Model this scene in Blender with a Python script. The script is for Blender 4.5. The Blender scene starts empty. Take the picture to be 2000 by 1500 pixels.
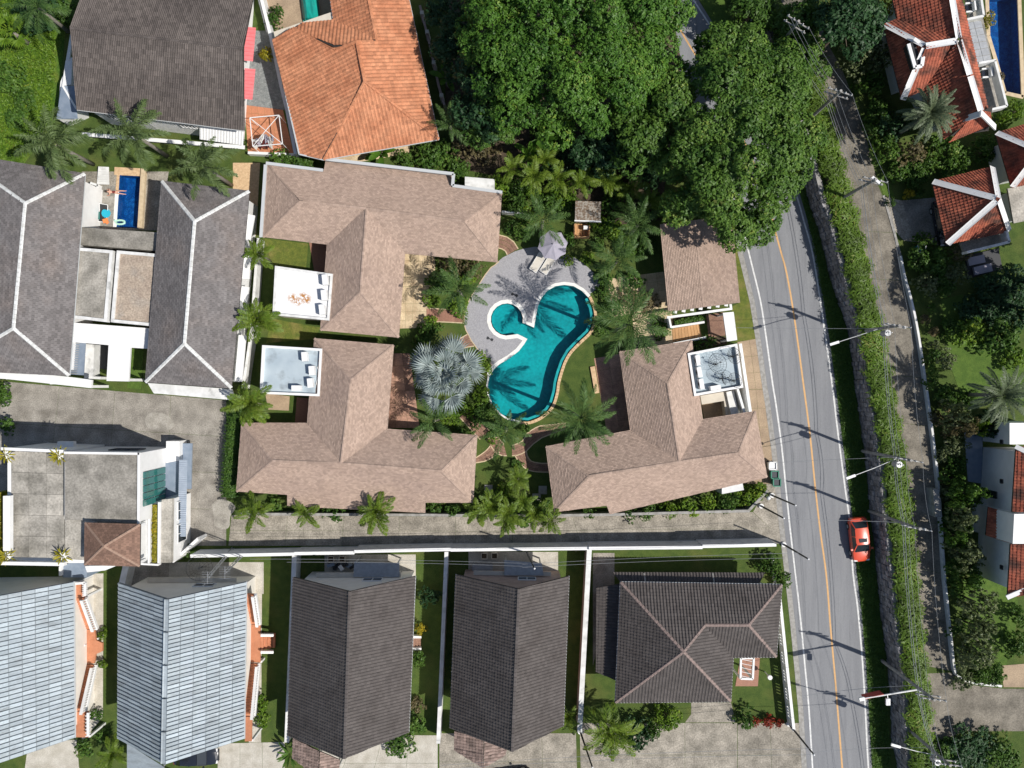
import bpy, bmesh, math, random
import numpy as np
from mathutils import Vector, Matrix
from mathutils.geometry import tessellate_polygon

S = bpy.context.scene
COL = S.collection
R = math.radians

# ---------------------------------------------------------------- camera, sky, sun, exposure
CAM_H = 78.0          # drone height in metres; at the ground 20 photo pixels are one metre
cam_d = bpy.data.cameras.new('camera')
cam = bpy.data.objects.new('camera', cam_d)
COL.objects.link(cam)
cam.location = (0, 0, CAM_H)
cam.rotation_euler = (0, 0, 0)
cam_d.sensor_width = 36.0
cam_d.lens = 36.0 * CAM_H / 100.0
cam_d.clip_end = 2000
S.camera = cam

SUN_EL = R(52)
SUN_DIR = Vector((0.93 * math.cos(SUN_EL), -0.367 * math.cos(SUN_EL), math.sin(SUN_EL))).normalized()
world = bpy.data.worlds.new('World')
S.world = world
world.use_nodes = True
wn = world.node_tree.nodes
sky = wn.new('ShaderNodeTexSky')
sky.sky_type = 'NISHITA'
sky.sun_disc = False
sky.sun_elevation = SUN_EL
sky.sun_rotation = math.atan2(SUN_DIR.x, SUN_DIR.y)
wn['Background'].inputs['Strength'].default_value = 0.085
world.node_tree.links.new(sky.outputs[0], wn['Background'].inputs['Color'])
sun_d = bpy.data.lights.new('sun', 'SUN')
sun_d.energy = 4.6
sun_d.angle = R(0.5)
sun_d.color = (1.0, 0.955, 0.89)
sun = bpy.data.objects.new('sun', sun_d)
COL.objects.link(sun)
sun.rotation_euler = (-SUN_DIR).to_track_quat('-Z', 'Y').to_euler()
sun.location = (60, -30, 90)
S.view_settings.view_transform = 'Standard'
S.view_settings.look = 'None'
S.view_settings.gamma = 1.0
S.view_settings.use_curve_mapping = False
S.view_settings.exposure = 0.06
S.cycles.max_bounces = 6
S.cycles.transparent_max_bounces = 12

# ---------------------------------------------------------------- helpers
def W(px, py, h=0.0):
    """survey point: photo pixel of a point whose height h is known -> its place in the world"""
    k = (1 - h / CAM_H) / 20.0
    return Vector(((px - 1000) * k, (750 - py) * k, h))

def link(o):
    COL.objects.link(o)
    return o

def tag(o, label=None, cat=None, group=None, kind=None):
    if label: o['label'] = label
    if cat: o['category'] = cat
    if group: o['group'] = group
    if kind: o['kind'] = kind
    return o

def empty(name, loc=(0, 0, 0), label=None, cat=None, group=None):
    o = bpy.data.objects.new(name, None)
    o.empty_display_size = 0.2
    o.location = loc
    link(o)
    return tag(o, label, cat, group)

def woff(p):
    v = Vector((0, 0, 0))
    while p is not None:
        v += p.location
        p = p.parent
    return v

class MB:
    """collects shapes in world coordinates; build() links them as one mesh object"""
    def __init__(s):
        s.v = []; s.f = []; s.r = []
    def poly(s, pts, r=0.0):
        n = len(s.v)
        s.v += [tuple(p) for p in pts]
        s.f.append(tuple(range(n, n + len(pts)))); s.r.append(r)
    def prism(s, pts, z0, z1, bottom=False, r=0.0):
        """vertical prism over the outline pts"""
        P = [(p[0], p[1]) for p in pts]
        a = sum(P[i][0] * P[(i + 1) % len(P)][1] - P[(i + 1) % len(P)][0] * P[i][1] for i in range(len(P)))
        if a < 0: P = P[::-1]
        n = len(s.v); m = len(P)
        s.v += [(x, y, z0) for x, y in P] + [(x, y, z1) for x, y in P]
        s.f.append(tuple(range(n + m, n + 2 * m))); s.r.append(r)
        for i in range(m):
            j = (i + 1) % m
            s.f.append((n + i, n + j, n + m + j, n + m + i)); s.r.append(r)
        if bottom:
            s.f.append(tuple(range(n + m - 1, n - 1, -1))); s.r.append(r)
    def box(s, c, size, rz=0.0, rot=None, r=0.0):
        M = Matrix.Rotation(rz, 3, 'Z') if rot is None else rot
        c = Vector(c); n = len(s.v)
        for dz in (-1, 1):
            for dx, dy in ((-1, -1), (1, -1), (1, 1), (-1, 1)):
                s.v.append(tuple(c + M @ Vector((dx * size[0] / 2, dy * size[1] / 2, dz * size[2] / 2))))
        for q in ((3, 2, 1, 0), (4, 5, 6, 7), (0, 1, 5, 4), (1, 2, 6, 5), (2, 3, 7, 6), (3, 0, 4, 7)):
            s.f.append(tuple(n + i for i in q)); s.r.append(r)
    def bar(s, a, b, w, h, r=0.0):
        """box beam from a to b, w wide and h high"""
        a = Vector(a); b = Vector(b); d = b - a; L = d.length
        if L < 1e-5: return
        x = d / L
        up = Vector((0, 0, 1)) if abs(x.z) < 0.95 else Vector((1, 0, 0))
        y = up.cross(x).normalized(); z = x.cross(y)
        M = Matrix((x, y, z)).transposed()
        s.box((a + b) / 2, (L, w, h), rot=M, r=r)
    def tube(s, pts, rad, n=8, cap=True):
        pts = [Vector(p) for p in pts]
        rads = rad if isinstance(rad, (list, tuple)) else [rad] * len(pts)
        b0 = len(s.v)
        for i, p in enumerate(pts):
            d = (pts[min(i + 1, len(pts) - 1)] - pts[max(i - 1, 0)]).normalized()
            up = Vector((0, 0, 1)) if abs(d.z) < 0.9 else Vector((1, 0, 0))
            u = up.cross(d).normalized(); w = d.cross(u)
            for k in range(n):
                t = 2 * math.pi * k / n
                s.v.append(tuple(p + (u * math.cos(t) + w * math.sin(t)) * rads[i]))
        for i in range(len(pts) - 1):
            for k in range(n):
                k2 = (k + 1) % n
                s.f.append((b0 + i * n + k, b0 + i * n + k2, b0 + (i + 1) * n + k2, b0 + (i + 1) * n + k)); s.r.append(0)
        if cap:
            s.f.append(tuple(b0 + k for k in range(n - 1, -1, -1))); s.r.append(0)
            e = b0 + (len(pts) - 1) * n
            s.f.append(tuple(e + k for k in range(n))); s.r.append(0)
    def ball(s, c, rx, ry=None, rz=None, n=10, m=6):
        ry = ry or rx; rz = rz or rx; c = Vector(c); b = len(s.v)
        for i in range(m + 1):
            t = math.pi * i / m
            for k in range(n):
                p = 2 * math.pi * k / n
                s.v.append((c.x + rx * math.sin(t) * math.cos(p), c.y + ry * math.sin(t) * math.sin(p), c.z + rz * math.cos(t)))
        for i in range(m):
            for k in range(n):
                k2 = (k + 1) % n
                s.f.append((b + i * n + k, b + (i + 1) * n + k, b + (i + 1) * n + k2, b + i * n + k2)); s.r.append(0)
    def build(s, name, mat, parent=None, smooth=False, kind=None, label=None, cat=None, group=None, loc=None):
        off = woff(parent)
        base = Vector(loc) if loc is not None else Vector((0, 0, 0))
        me = bpy.data.meshes.new(name)
        o2 = off + base
        me.from_pydata([(x - o2.x, y - o2.y, z - o2.z) for x, y, z in s.v], [], s.f)
        if any(s.r):
            a = me.attributes.new('rnd', 'FLOAT', 'FACE')
            a.data.foreach_set('value', s.r)
        if smooth:
            me.polygons.foreach_set('use_smooth', [True] * len(me.polygons))
        me.update()
        if mat is not None: me.materials.append(mat)
        o = bpy.data.objects.new(name, me)
        o.location = base
        link(o)
        if parent is not None: o.parent = parent
        return tag(o, label, cat, group, kind)

def np_mesh(name, V, F, mat, rnd=None, smooth=False):
    """fast mesh of quads (or triangles) from numpy arrays"""
    me = bpy.data.meshes.new(name)
    V = np.asarray(V, dtype=np.float32).reshape(-1, 3); F = np.asarray(F, dtype=np.int32)
    k = F.shape[1]
    me.vertices.add(len(V)); me.vertices.foreach_set('co', V.ravel())
    me.loops.add(F.size); me.loops.foreach_set('vertex_index', F.ravel())
    me.polygons.add(len(F)); me.polygons.foreach_set('loop_start', np.arange(0, F.size, k, dtype=np.int32))
    me.update(calc_edges=True)
    if rnd is not None:
        a = me.attributes.new('rnd', 'FLOAT', 'FACE')
        a.data.foreach_set('value', np.asarray(rnd, dtype=np.float32))
    if smooth: me.polygons.foreach_set('use_smooth', [True] * len(F))
    me.validate()
    if mat: me.materials.append(mat)
    return me

def mobj(name, me, parent=None, loc=(0, 0, 0), rot=None, scale=None):
    o = bpy.data.objects.new(name, me)
    o.location = loc
    if rot is not None: o.rotation_euler = rot
    if scale is not None: o.scale = scale if hasattr(scale, '__len__') else (scale,) * 3
    link(o)
    if parent is not None: o.parent = parent
    return o

def copy_tree(o, parent=None):
    c = o.copy(); COL.objects.link(c)
    if parent is not None: c.parent = parent
    for ch in list(o.children): copy_tree(ch, c)
    return c

def inset(P, d):
    """outline moved inwards by d metres"""
    P = [Vector((p[0], p[1])) for p in P]
    a = sum(P[i].x * P[(i + 1) % len(P)].y - P[(i + 1) % len(P)].x * P[i].y for i in range(len(P)))
    sg = 1 if a > 0 else -1
    out = []
    for i in range(len(P)):
        p0, p1, p2 = P[i - 1], P[i], P[(i + 1) % len(P)]
        e1 = (p1 - p0).normalized(); e2 = (p2 - p1).normalized()
        n1 = Vector((-e1.y, e1.x)) * sg; n2 = Vector((-e2.y, e2.x)) * sg
        m = n1 + n2
        if m.length < 0.2: m = n1
        m = m.normalized()
        out.append(p1 + m * d / max(0.4, m.dot(n1)))
    return out

def strip(pts, d0, d1):
    """band along an open line, from d0 to d1 metres to its left; returns the two edges"""
    P = [Vector((p[0], p[1])) for p in pts]; A = []; B = []
    for i in range(len(P)):
        e1 = (P[i] - P[i - 1]).normalized() if i else (P[1] - P[0]).normalized()
        e2 = (P[i + 1] - P[i]).normalized() if i < len(P) - 1 else e1
        n1 = Vector((-e1.y, e1.x)); n2 = Vector((-e2.y, e2.x))
        m = n1 + n2
        m = m.normalized() if m.length > 0.15 else n1
        k = 1 / max(0.55, m.dot(n1))
        A.append(P[i] + m * d0 * k); B.append(P[i] + m * d1 * k)
    return A, B

def band(mb, pts, d0, d1, z0, z1):
    A, B = strip(pts, d0, d1)
    for i in range(len(A) - 1):
        q = [A[i], A[i + 1], B[i + 1], B[i]]
        n = len(mb.v)
        mb.v += [(p.x, p.y, z0) for p in q] + [(p.x, p.y, z1) for p in q]
        fs = [(n + 4, n + 5, n + 6, n + 7), (n + 0, n + 1, n + 5, n + 4), (n + 2, n + 3, n + 7, n + 6)]
        if i == 0: fs.append((n + 3, n + 0, n + 4, n + 7))
        if i == len(A) - 2: fs.append((n + 1, n + 2, n + 6, n + 5))
        mb.f += fs; mb.r += [0] * len(fs)

def smooth_line(P, n=6):
    """Catmull-Rom through 2D/3D points"""
    P = [Vector(p) for p in P]; out = []
    for i in range(len(P) - 1):
        p0 = P[max(i - 1, 0)]; p1 = P[i]; p2 = P[i + 1]; p3 = P[min(i + 2, len(P) - 1)]
        for k in range(n):
            t = k / n
            out.append(0.5 * ((2 * p1) + (p2 - p0) * t + (2 * p0 - 5 * p1 + 4 * p2 - p3) * t * t + (3 * p1 - p0 - 3 * p2 + p3) * t ** 3))
    out.append(P[-1])
    return out

def pxl(L, h=0.0):
    return [W(x, y, h) for x, y in L]

# ---------------------------------------------------------------- materials
def _n(nt, t, **kw):
    n = nt.nodes.new(t)
    for k, v in kw.items(): setattr(n, k, v)
    return n

MATS = {}
def mat(name, c1, c2=None, scale=3.0, detail=6.0, rough=0.8, lo=0.35, hi=0.65, c3=None, s3=0.4, lo3=0.5, hi3=0.75,
        fine=0.0, fscale=30.0, bump=0.0, bscale=12.0, rnd=0.0, orand=0.0, metal=0.0, stretch=None, spec=0.3, rust=None, coat=0.0):
    """weathered surface: two colours mixed by noise, a third in larger stains, fine speckle, per-piece tone and relief"""
    m = bpy.data.materials.new(name); m.use_nodes = True; MATS[name] = m
    nt = m.node_tree; L = nt.links.new; b = nt.nodes['Principled BSDF']
    b.inputs['Roughness'].default_value = rough; b.inputs['Metallic'].default_value = metal
    b.inputs['Specular IOR Level'].default_value = spec
    b.inputs['Coat Weight'].default_value = coat
    geo = _n(nt, 'ShaderNodeNewGeometry'); pos = geo.outputs['Position']
    if stretch:
        mp = _n(nt, 'ShaderNodeMapping'); mp.inputs['Scale'].default_value = stretch
        L(pos, mp.inputs[0]); pos = mp.outputs[0]
    def noise(sc, det=6.0):
        t = _n(nt, 'ShaderNodeTexNoise'); t.inputs['Scale'].default_value = sc; t.inputs['Detail'].default_value = det
        L(pos, t.inputs['Vector']); return t.outputs['Fac']
    def ramp(f, a, z):
        r = _n(nt, 'ShaderNodeMapRange'); r.inputs[1].default_value = a; r.inputs[2].default_value = z
        L(f, r.inputs[0]); return r.outputs[0]
    def mix(f, a, bb, mode='MIX'):
        x = _n(nt, 'ShaderNodeMix', data_type='RGBA', blend_type=mode)
        if hasattr(f, 'node'): L(f, x.inputs[0])
        else: x.inputs[0].default_value = f
        for i, v in ((6, a), (7, bb)):
            if hasattr(v, 'node'): L(v, x.inputs[i])
            else: x.inputs[i].default_value = (v[0], v[1], v[2], 1)
        return x.outputs[2]
    c = None
    col = c1 if c2 is None else mix(ramp(noise(scale, detail), lo, hi), c1, c2)
    if c3 is not None: col = mix(ramp(noise(s3, 8.0), lo3, hi3), col, c3)
    def mulval(f, amt):
        r = _n(nt, 'ShaderNodeMapRange'); r.inputs[3].default_value = 1 - amt; r.inputs[4].default_value = 1 + amt
        L(f, r.inputs[0])
        cc = _n(nt, 'ShaderNodeCombineXYZ')
        for i in range(3): L(r.outputs[0], cc.inputs[i])
        return cc.outputs[0]
    if fine > 0: col = mix(1.0, col, mulval(ramp(noise(fscale, 3.0), 0.25, 0.75), fine), 'MULTIPLY')
    if rnd > 0:
        at = _n(nt, 'ShaderNodeAttribute', attribute_name='rnd')
        col = mix(1.0, col, mulval(at.outputs['Fac'], rnd), 'MULTIPLY')
    if orand > 0:
        oi = _n(nt, 'ShaderNodeObjectInfo')
        col = mix(1.0, col, mulval(oi.outputs['Random'], orand), 'MULTIPLY')
    if rust:
        for (rx, ry, rr) in rust[0]:
            vd = _n(nt, 'ShaderNodeVectorMath', operation='DISTANCE')
            L(geo.outputs['Position'], vd.inputs[0]); vd.inputs[1].default_value = (rx, ry, rust[1])
            f1 = ramp(vd.outputs['Value'], rr, rr * 0.3)
            mm = _n(nt, 'ShaderNodeMath', operation='MULTIPLY'); L(f1, mm.inputs[0]); L(ramp(noise(5.0, 4.0), 0.42, 0.52), mm.inputs[1])
            col = mix(mm.outputs[0], col, rust[2])
    if hasattr(col, 'node'): L(col, b.inputs['Base Color'])
    else: b.inputs['Base Color'].default_value = (*col, 1)
    if bump > 0:
        bp = _n(nt, 'ShaderNodeBump'); bp.inputs['Strength'].default_value = min(1.0, bump); bp.inputs['Distance'].default_value = 0.05
        L(noise(bscale, 5.0), bp.inputs['Height']); L(bp.outputs[0], b.inputs['Normal'])
    return m

def leafmat(name, c1, c2, c3=None, trans=0.35, rough=0.5, clump=0.6):
    """leaf: tone per leaf (attribute rnd) and slow variation across the plant, partly translucent"""
    m = bpy.data.materials.new(name); m.use_nodes = True; MATS[name] = m
    nt = m.node_tree; L = nt.links.new; b = nt.nodes['Principled BSDF']; out = nt.nodes['Material Output']
    at = _n(nt, 'ShaderNodeAttribute', attribute_name='rnd')
    geo = _n(nt, 'ShaderNodeNewGeometry')
    cr = _n(nt, 'ShaderNodeValToRGB')
    cr.color_ramp.elements[0].color = (*c1, 1); cr.color_ramp.elements[1].color = (*c2, 1)
    if c3 is not None:
        e = cr.color_ramp.elements.new(0.93); e.color = (*c2, 1)
        cr.color_ramp.elements[-1].color = (*c3, 1)
    no = _n(nt, 'ShaderNodeTexNoise'); no.inputs['Scale'].default_value = clump; no.inputs['Detail'].default_value = 3
    L(geo.outputs['Position'], no.inputs['Vector'])
    ad = _n(nt, 'ShaderNodeMath', operation='MULTIPLY_ADD'); ad.inputs[1].default_value = 0.9; L(no.outputs['Fac'], ad.inputs[0])
    sb = _n(nt, 'ShaderNodeMath', operation='SUBTRACT'); L(at.outputs['Fac'], sb.inputs[0]); sb.inputs[1].default_value = 0.45
    L(sb.outputs[0], ad.inputs[2]); L(ad.outputs[0], cr.inputs['Fac'])
    L(cr.outputs['Color'], b.inputs['Base Color'])
    b.inputs['Roughness'].default_value = rough; b.inputs['Specular IOR Level'].default_value = 0.35
    tr = _n(nt, 'ShaderNodeBsdfTranslucent'); L(cr.outputs['Color'], tr.inputs['Color'])
    mx = _n(nt, 'ShaderNodeMixShader'); mx.inputs[0].default_value = trans
    L(b.outputs[0], mx.inputs[1]); L(tr.outputs[0], mx.inputs[2]); L(mx.outputs[0], out.inputs['Surface'])
    return m

def watermat(name, tint, refl=0.9):
    """clear water: tinted transparency with a mirror that grows at grazing angles, small ripples"""
    m = bpy.data.materials.new(name); m.use_nodes = True
    nt = m.node_tree; L = nt.links.new; nt.nodes.remove(nt.nodes['Principled BSDF']); out = nt.nodes['Material Output']
    t = _n(nt, 'ShaderNodeBsdfTransparent'); t.inputs['Color'].default_value = (*tint, 1)
    g = _n(nt, 'ShaderNodeBsdfGlossy'); g.inputs['Roughness'].default_value = 0.04
    fr = _n(nt, 'ShaderNodeFresnel'); fr.inputs['IOR'].default_value = 1.33
    geo = _n(nt, 'ShaderNodeNewGeometry')
    no = _n(nt, 'ShaderNodeTexNoise'); no.inputs['Scale'].default_value = 3.0; no.inputs['Detail'].default_value = 3
    L(geo.outputs['Position'], no.inputs['Vector'])
    bp = _n(nt, 'ShaderNodeBump'); bp.inputs['Strength'].default_value = 0.35; bp.inputs['Distance'].default_value = 0.05
    L(no.outputs['Fac'], bp.inputs['Height']); L(bp.outputs[0], g.inputs['Normal']); L(bp.outputs[0], fr.inputs['Normal'])
    mx = _n(nt, 'ShaderNodeMixShader'); L(fr.outputs[0], mx.inputs[0]); L(t.outputs[0], mx.inputs[1]); L(g.outputs[0], mx.inputs[2])
    L(mx.outputs[0], out.inputs['Surface'])
    return m

def glassmat(name, tint):
    m = bpy.data.materials.new(name); m.use_nodes = True
    b = m.node_tree.nodes['Principled BSDF']
    b.inputs['Base Color'].default_value = (*tint, 1); b.inputs['Roughness'].default_value = 0.08
    b.inputs['Specular IOR Level'].default_value = 0.8
    return m

m_grass = mat('grass', (0.075, 0.112, 0.022), (0.050, 0.085, 0.016), scale=1.6, c3=(0.115, 0.125, 0.032), s3=0.35, lo3=0.5, hi3=0.8, fine=0.45, fscale=14, bump=0.8, bscale=22, rough=0.9)
m_lawn = mat('lawn_grass', (0.088, 0.148, 0.024), (0.062, 0.115, 0.018), scale=2.2, fine=0.35, fscale=16, bump=0.7, bscale=25, rough=0.9)
m_lawn_dry = mat('dry_lawn_grass', (0.145, 0.165, 0.030), (0.095, 0.125, 0.022), scale=2.0, c3=(0.22, 0.18, 0.06), s3=0.6, fine=0.4, fscale=15, bump=0.7, bscale=25, rough=0.9)
m_meadow = mat('rough_grass', (0.085, 0.155, 0.018), (0.045, 0.105, 0.012), scale=1.2, c3=(0.15, 0.17, 0.025), s3=0.5, fine=0.55, fscale=8, bump=1.0, bscale=10, rough=0.9)
m_soil = mat('soil', (0.055, 0.042, 0.028), (0.10, 0.075, 0.05), scale=2.5, fine=0.4, fscale=12, bump=0.8, rough=0.95)
m_asphalt = mat('asphalt', (0.205, 0.210, 0.222), (0.240, 0.245, 0.255), scale=0.5, detail=4, c3=(0.175, 0.18, 0.19), s3=1.6, lo3=0.55, hi3=0.8, fine=0.18, fscale=30, rough=0.85, stretch=(3.0, 0.22, 1))
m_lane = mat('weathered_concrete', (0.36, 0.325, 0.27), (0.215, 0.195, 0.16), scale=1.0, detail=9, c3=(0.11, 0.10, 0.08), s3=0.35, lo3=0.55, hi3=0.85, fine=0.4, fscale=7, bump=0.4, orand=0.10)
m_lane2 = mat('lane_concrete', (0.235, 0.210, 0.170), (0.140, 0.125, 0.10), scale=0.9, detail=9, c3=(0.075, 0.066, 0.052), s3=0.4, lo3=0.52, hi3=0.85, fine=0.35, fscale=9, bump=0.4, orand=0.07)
m_yard = mat('yard_concrete', (0.33, 0.305, 0.265), (0.205, 0.188, 0.162), scale=0.8, detail=9, c3=(0.13, 0.115, 0.095), s3=0.5, lo3=0.55, hi3=0.85, fine=0.35, fscale=9, bump=0.4, orand=0.10)
m_lane_pale = mat('patched_concrete', (0.40, 0.375, 0.33), (0.30, 0.28, 0.24), scale=1.5, detail=9, c3=(0.2, .185, .16), s3=.8, fine=.25, fscale=9)
m_pale_concrete = mat('pale_concrete', (0.52, 0.49, 0.43), (0.40, 0.37, 0.31), scale=1.0, detail=8, c3=(0.25, 0.23, 0.19), s3=0.5, lo3=0.6, hi3=0.9, fine=0.2, fscale=10, orand=0.06)
m_tan_drive = mat('tan_driveway', (0.40, 0.30, 0.20), (0.33, 0.245, 0.165), scale=0.9, detail=8, c3=(0.23, 0.17, 0.12), s3=0.6, lo3=0.5, hi3=0.85, fine=0.22, fscale=10, orand=0.07)
m_paver = mat('grey_pavers', (0.34, 0.36, 0.35), (0.22, 0.24, 0.24), scale=3.0, fine=0.3, fscale=9, orand=0.12, rnd=0.25)
m_brick_path = mat('brick_paving', (0.40, 0.235, 0.165), (0.29, 0.165, 0.12), scale=2.2, fine=0.3, fscale=9, rnd=0.28, orand=0.1, bump=0.4)
m_path_edge = mat('pale_path_edge', (0.60, 0.48, 0.32), (0.50, 0.39, 0.25), scale=3)
m_terrace = mat('cream_terrace_stone', (0.62, 0.50, 0.33), (0.50, 0.39, 0.25), scale=1.6, detail=6, c3=(0.42, 0.30, 0.18), s3=1.2, fine=0.18, fscale=8, orand=0.08)
m_deckwood = mat('red_wood_plank', (0.36, 0.19, 0.13), (0.27, 0.14, 0.10), scale=4, stretch=(1, 6, 1), fine=0.2, orand=0.16)
m_tanwood = mat('tan_wood_plank', (0.52, 0.31, 0.15), (0.43, 0.24, 0.11), scale=4, stretch=(6, 1, 1), fine=0.2, orand=0.14)
m_orange_floor = mat('orange_terracotta_floor', (0.52, 0.22, 0.12), (0.44, 0.18, 0.095), scale=2, fine=0.15, fscale=10, orand=0.08)
m_pebble = mat('grey_pebble_wash', (0.37, 0.365, 0.38), (0.29, 0.285, 0.30), scale=9, detail=2, fine=0.25, fscale=18, bump=0.3, bscale=30)
m_white = mat('white_paint', (0.80, 0.80, 0.79), (0.74, 0.74, 0.73), scale=1.5, rough=0.55)
m_white_old = mat('weathered_white_paint', (0.76, 0.76, 0.745), (0.60, 0.60, 0.58), scale=1.4, detail=8, c3=(0.33, 0.33, 0.32), s3=1.3, lo3=0.58, hi3=0.8, rough=0.7)
m_cream = mat('cream_wall', (0.62, 0.57, 0.48), (0.55, 0.50, 0.42), scale=1.2, rough=0.8)
m_cream_bright = mat('pale_cream_wall', (0.76, 0.73, 0.67), (0.70, 0.67, 0.61), scale=1.2, rough=0.8)
m_pink_wall = mat('pinkish_wall', (0.42, 0.31, 0.27), (0.34, 0.25, 0.22), scale=1.5)
m_coping = mat('white_pool_coping', (0.80, 0.79, 0.75), (0.72, 0.71, 0.67), scale=3, rough=0.6)
m_tancoping = mat('tan_stone_coping', (0.66, 0.47, 0.28), (0.52, 0.35, 0.20), scale=4, fine=0.2)
m_pooltile = mat('turquoise_pool_tile', (0.008, 0.35, 0.36), (0.010, 0.265, 0.285), scale=0.45, fine=0.22, fscale=3.5, rough=0.4)  # tone mottling painted into the tile as the caustic light under water
m_darkpool = mat('blue_pool_tile', (0.008, 0.075, 0.23), (0.02, 0.15, 0.35), scale=2.5, lo=0.45, hi=0.7, fine=0.5, fscale=9, rough=0.4)
m_water = watermat('pool_water', (0.62, 0.93, 0.95))
m_bluewater = watermat('blue_pool_water', (0.55, 0.80, 0.95))
m_shingle = mat('brown_shingle', (0.405, 0.300, 0.240), (0.372, 0.274, 0.218), scale=0.5, c3=(0.315, 0.232, 0.192), s3=0.35, lo3=0.5, hi3=0.9, fine=0.10, fscale=14, rnd=0.17, rough=0.9)
m_orange_tile = mat('orange_clay_tile', (0.53, 0.235, 0.125), (0.44, 0.175, 0.088), scale=0.7, detail=4, fine=0.18, fscale=8, rnd=0.18, rough=0.75)
m_red_tile = mat('mossy_red_tile', (0.41, 0.125, 0.072), (0.32, 0.085, 0.05), scale=0.9, c3=(0.085, 0.040, 0.030), s3=0.8, lo3=0.46, hi3=0.68, fine=0.3, fscale=7, rnd=0.2, rough=0.8)
m_brown_tile = mat('dark_brown_tile', (0.088, 0.077, 0.073), (0.102, 0.090, 0.085), scale=0.4, c3=(0.072, 0.062, 0.058), s3=0.5, fine=0.14, fscale=8, rnd=0.14, rough=0.75)
m_nw_tile = mat('grey_brown_tile', (0.112, 0.095, 0.086), (0.090, 0.076, 0.07), scale=0.4, detail=5, c3=(0.135, 0.115, 0.104), s3=0.25, fine=0.2, fscale=7, rnd=0.22, rough=0.8)
m_duplex_tile = mat('mauve_brown_tile', (0.178, 0.165, 0.162), (0.148, 0.136, 0.134), scale=0.5, detail=5, c3=(0.19, 0.162, 0.148), s3=0.3, fine=0.14, fscale=8, rnd=0.20, rough=0.8)
m_pav_tile = mat('pavilion_brown_tile', (0.24, 0.145, 0.105), (0.19, 0.115, 0.085), scale=1, fine=0.2, rnd=0.2)
m_sheet = mat('blue_grey_roof_sheet', (0.325, 0.375, 0.410), (0.365, 0.415, 0.445), scale=0.5, detail=4, c3=(0.205, 0.225, 0.235), s3=0.9, lo3=0.52, hi3=0.85, fine=0.14, fscale=6, orand=0.12, rnd=0.12, rough=0.6, stretch=(0.6, 2.6, 1))
m_dark_gap = mat('roof_underlay', (0.05, 0.045, 0.042))
m_blue_gap = mat('sheet_underlay', (0.16, 0.18, 0.20))
m_ridge_white = mat('whitewashed_ridge', (0.70, 0.71, 0.70), (0.52, 0.52, 0.50), scale=3, detail=5)
m_ridge_tan = mat('tan_ridge_tile', (0.36, 0.24, 0.18), (0.30, 0.20, 0.15), scale=4)
m_ridge_pink = mat('pinkish_ridge_mortar', (0.30, 0.225, 0.20), (0.20, 0.155, 0.14), scale=4)
m_flat_grey = mat('mossy_flat_concrete', (0.40, 0.375, 0.33), (0.25, 0.235, 0.205), scale=0.8, detail=12, c3=(0.17, 0.16, 0.135), s3=0.5, lo3=0.5, hi3=0.8, fine=0.3, fscale=6, orand=0.22)
m_flat_tan = mat('tan_flat_concrete', (0.42, 0.345, 0.27), (0.33, 0.265, 0.21), scale=1.4, detail=9, c3=(0.30, 0.28, 0.25), s3=0.5, fine=0.35, fscale=6)
m_blue_roof = mat('pale_blue_membrane', (0.34, 0.415, 0.46), (0.42, 0.49, 0.53), scale=0.9, c3=(0.26, 0.30, 0.32), s3=1.0, lo3=0.55, hi3=0.8, rough=0.5)
m_metal = mat('galvanised_metal', (0.42, 0.43, 0.44), (0.34, 0.35, 0.36), scale=3, metal=0.4, rough=0.5)
m_darkmetal = mat('dark_metal', (0.035, 0.037, 0.04), rough=0.5)
m_gutter = mat('pale_gutter', (0.50, 0.52, 0.53), rough=0.5)
m_bluegrey = mat('blue_grey_metal_roof', (0.20, 0.25, 0.32), (0.25, 0.30, 0.37), scale=2, rough=0.5)
m_pink_roof = mat('pink_metal_roof', (0.66, 0.17, 0.18), (0.58, 0.14, 0.15), scale=2, rough=0.6)
m_glass_green = glassmat('green_glass', (0.03, 0.16, 0.14))
m_glass_dark = glassmat('dark_glass', (0.02, 0.028, 0.035))
m_stonewall = mat('rough_stone_wall', (0.30, 0.29, 0.30), (0.19, 0.185, 0.19), scale=2.2, detail=8, c3=(0.13, 0.125, 0.12), s3=1.2, fine=0.4, fscale=5, rnd=0.3, bump=0.6)
m_lime = mat('lime_washed_wall', (0.76, 0.78, 0.80), (0.62, 0.64, 0.66), scale=1.6, detail=8, c3=(0.26, 0.27, 0.28), s3=1.8, lo3=0.58, hi3=0.85)
m_roadwhite = mat('white_road_paint', (0.74, 0.74, 0.72), (0.55, 0.55, 0.54), scale=4)
m_roadorange = mat('orange_road_paint', (0.68, 0.40, 0.17), (0.58, 0.35, 0.16), scale=4)
m_kerb = mat('kerb_concrete', (0.36, 0.35, 0.33), (0.24, 0.23, 0.21), scale=3)
m_tealpaint = mat('teal_tarpaulin', (0.01, 0.33, 0.27), (0.015, 0.26, 0.22), scale=2, rough=0.35)
m_umbrella = mat('lilac_grey_canvas', (0.36, 0.34, 0.40), (0.33, 0.315, 0.37), scale=2, rough=0.8)
m_beigefab = mat('beige_sling_fabric', (0.62, 0.58, 0.51), rough=0.8)
m_red_car = mat('red_car_paint', (0.68, 0.085, 0.036), rough=0.28, spec=0.6, coat=0.7)
m_black_car = mat('dark_car_paint', (0.015, 0.018, 0.026), rough=0.25, spec=0.6, coat=0.7)
m_rubber = mat('tyre_rubber', (0.018, 0.018, 0.018), rough=0.9)
m_bin = mat('green_bin_plastic', (0.03, 0.20, 0.13), rough=0.5)
m_skin = mat('skin', (0.58, 0.33, 0.24), rough=0.6)
m_hair = mat('dark_hair', (0.045, 0.028, 0.02), rough=0.7)
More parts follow.
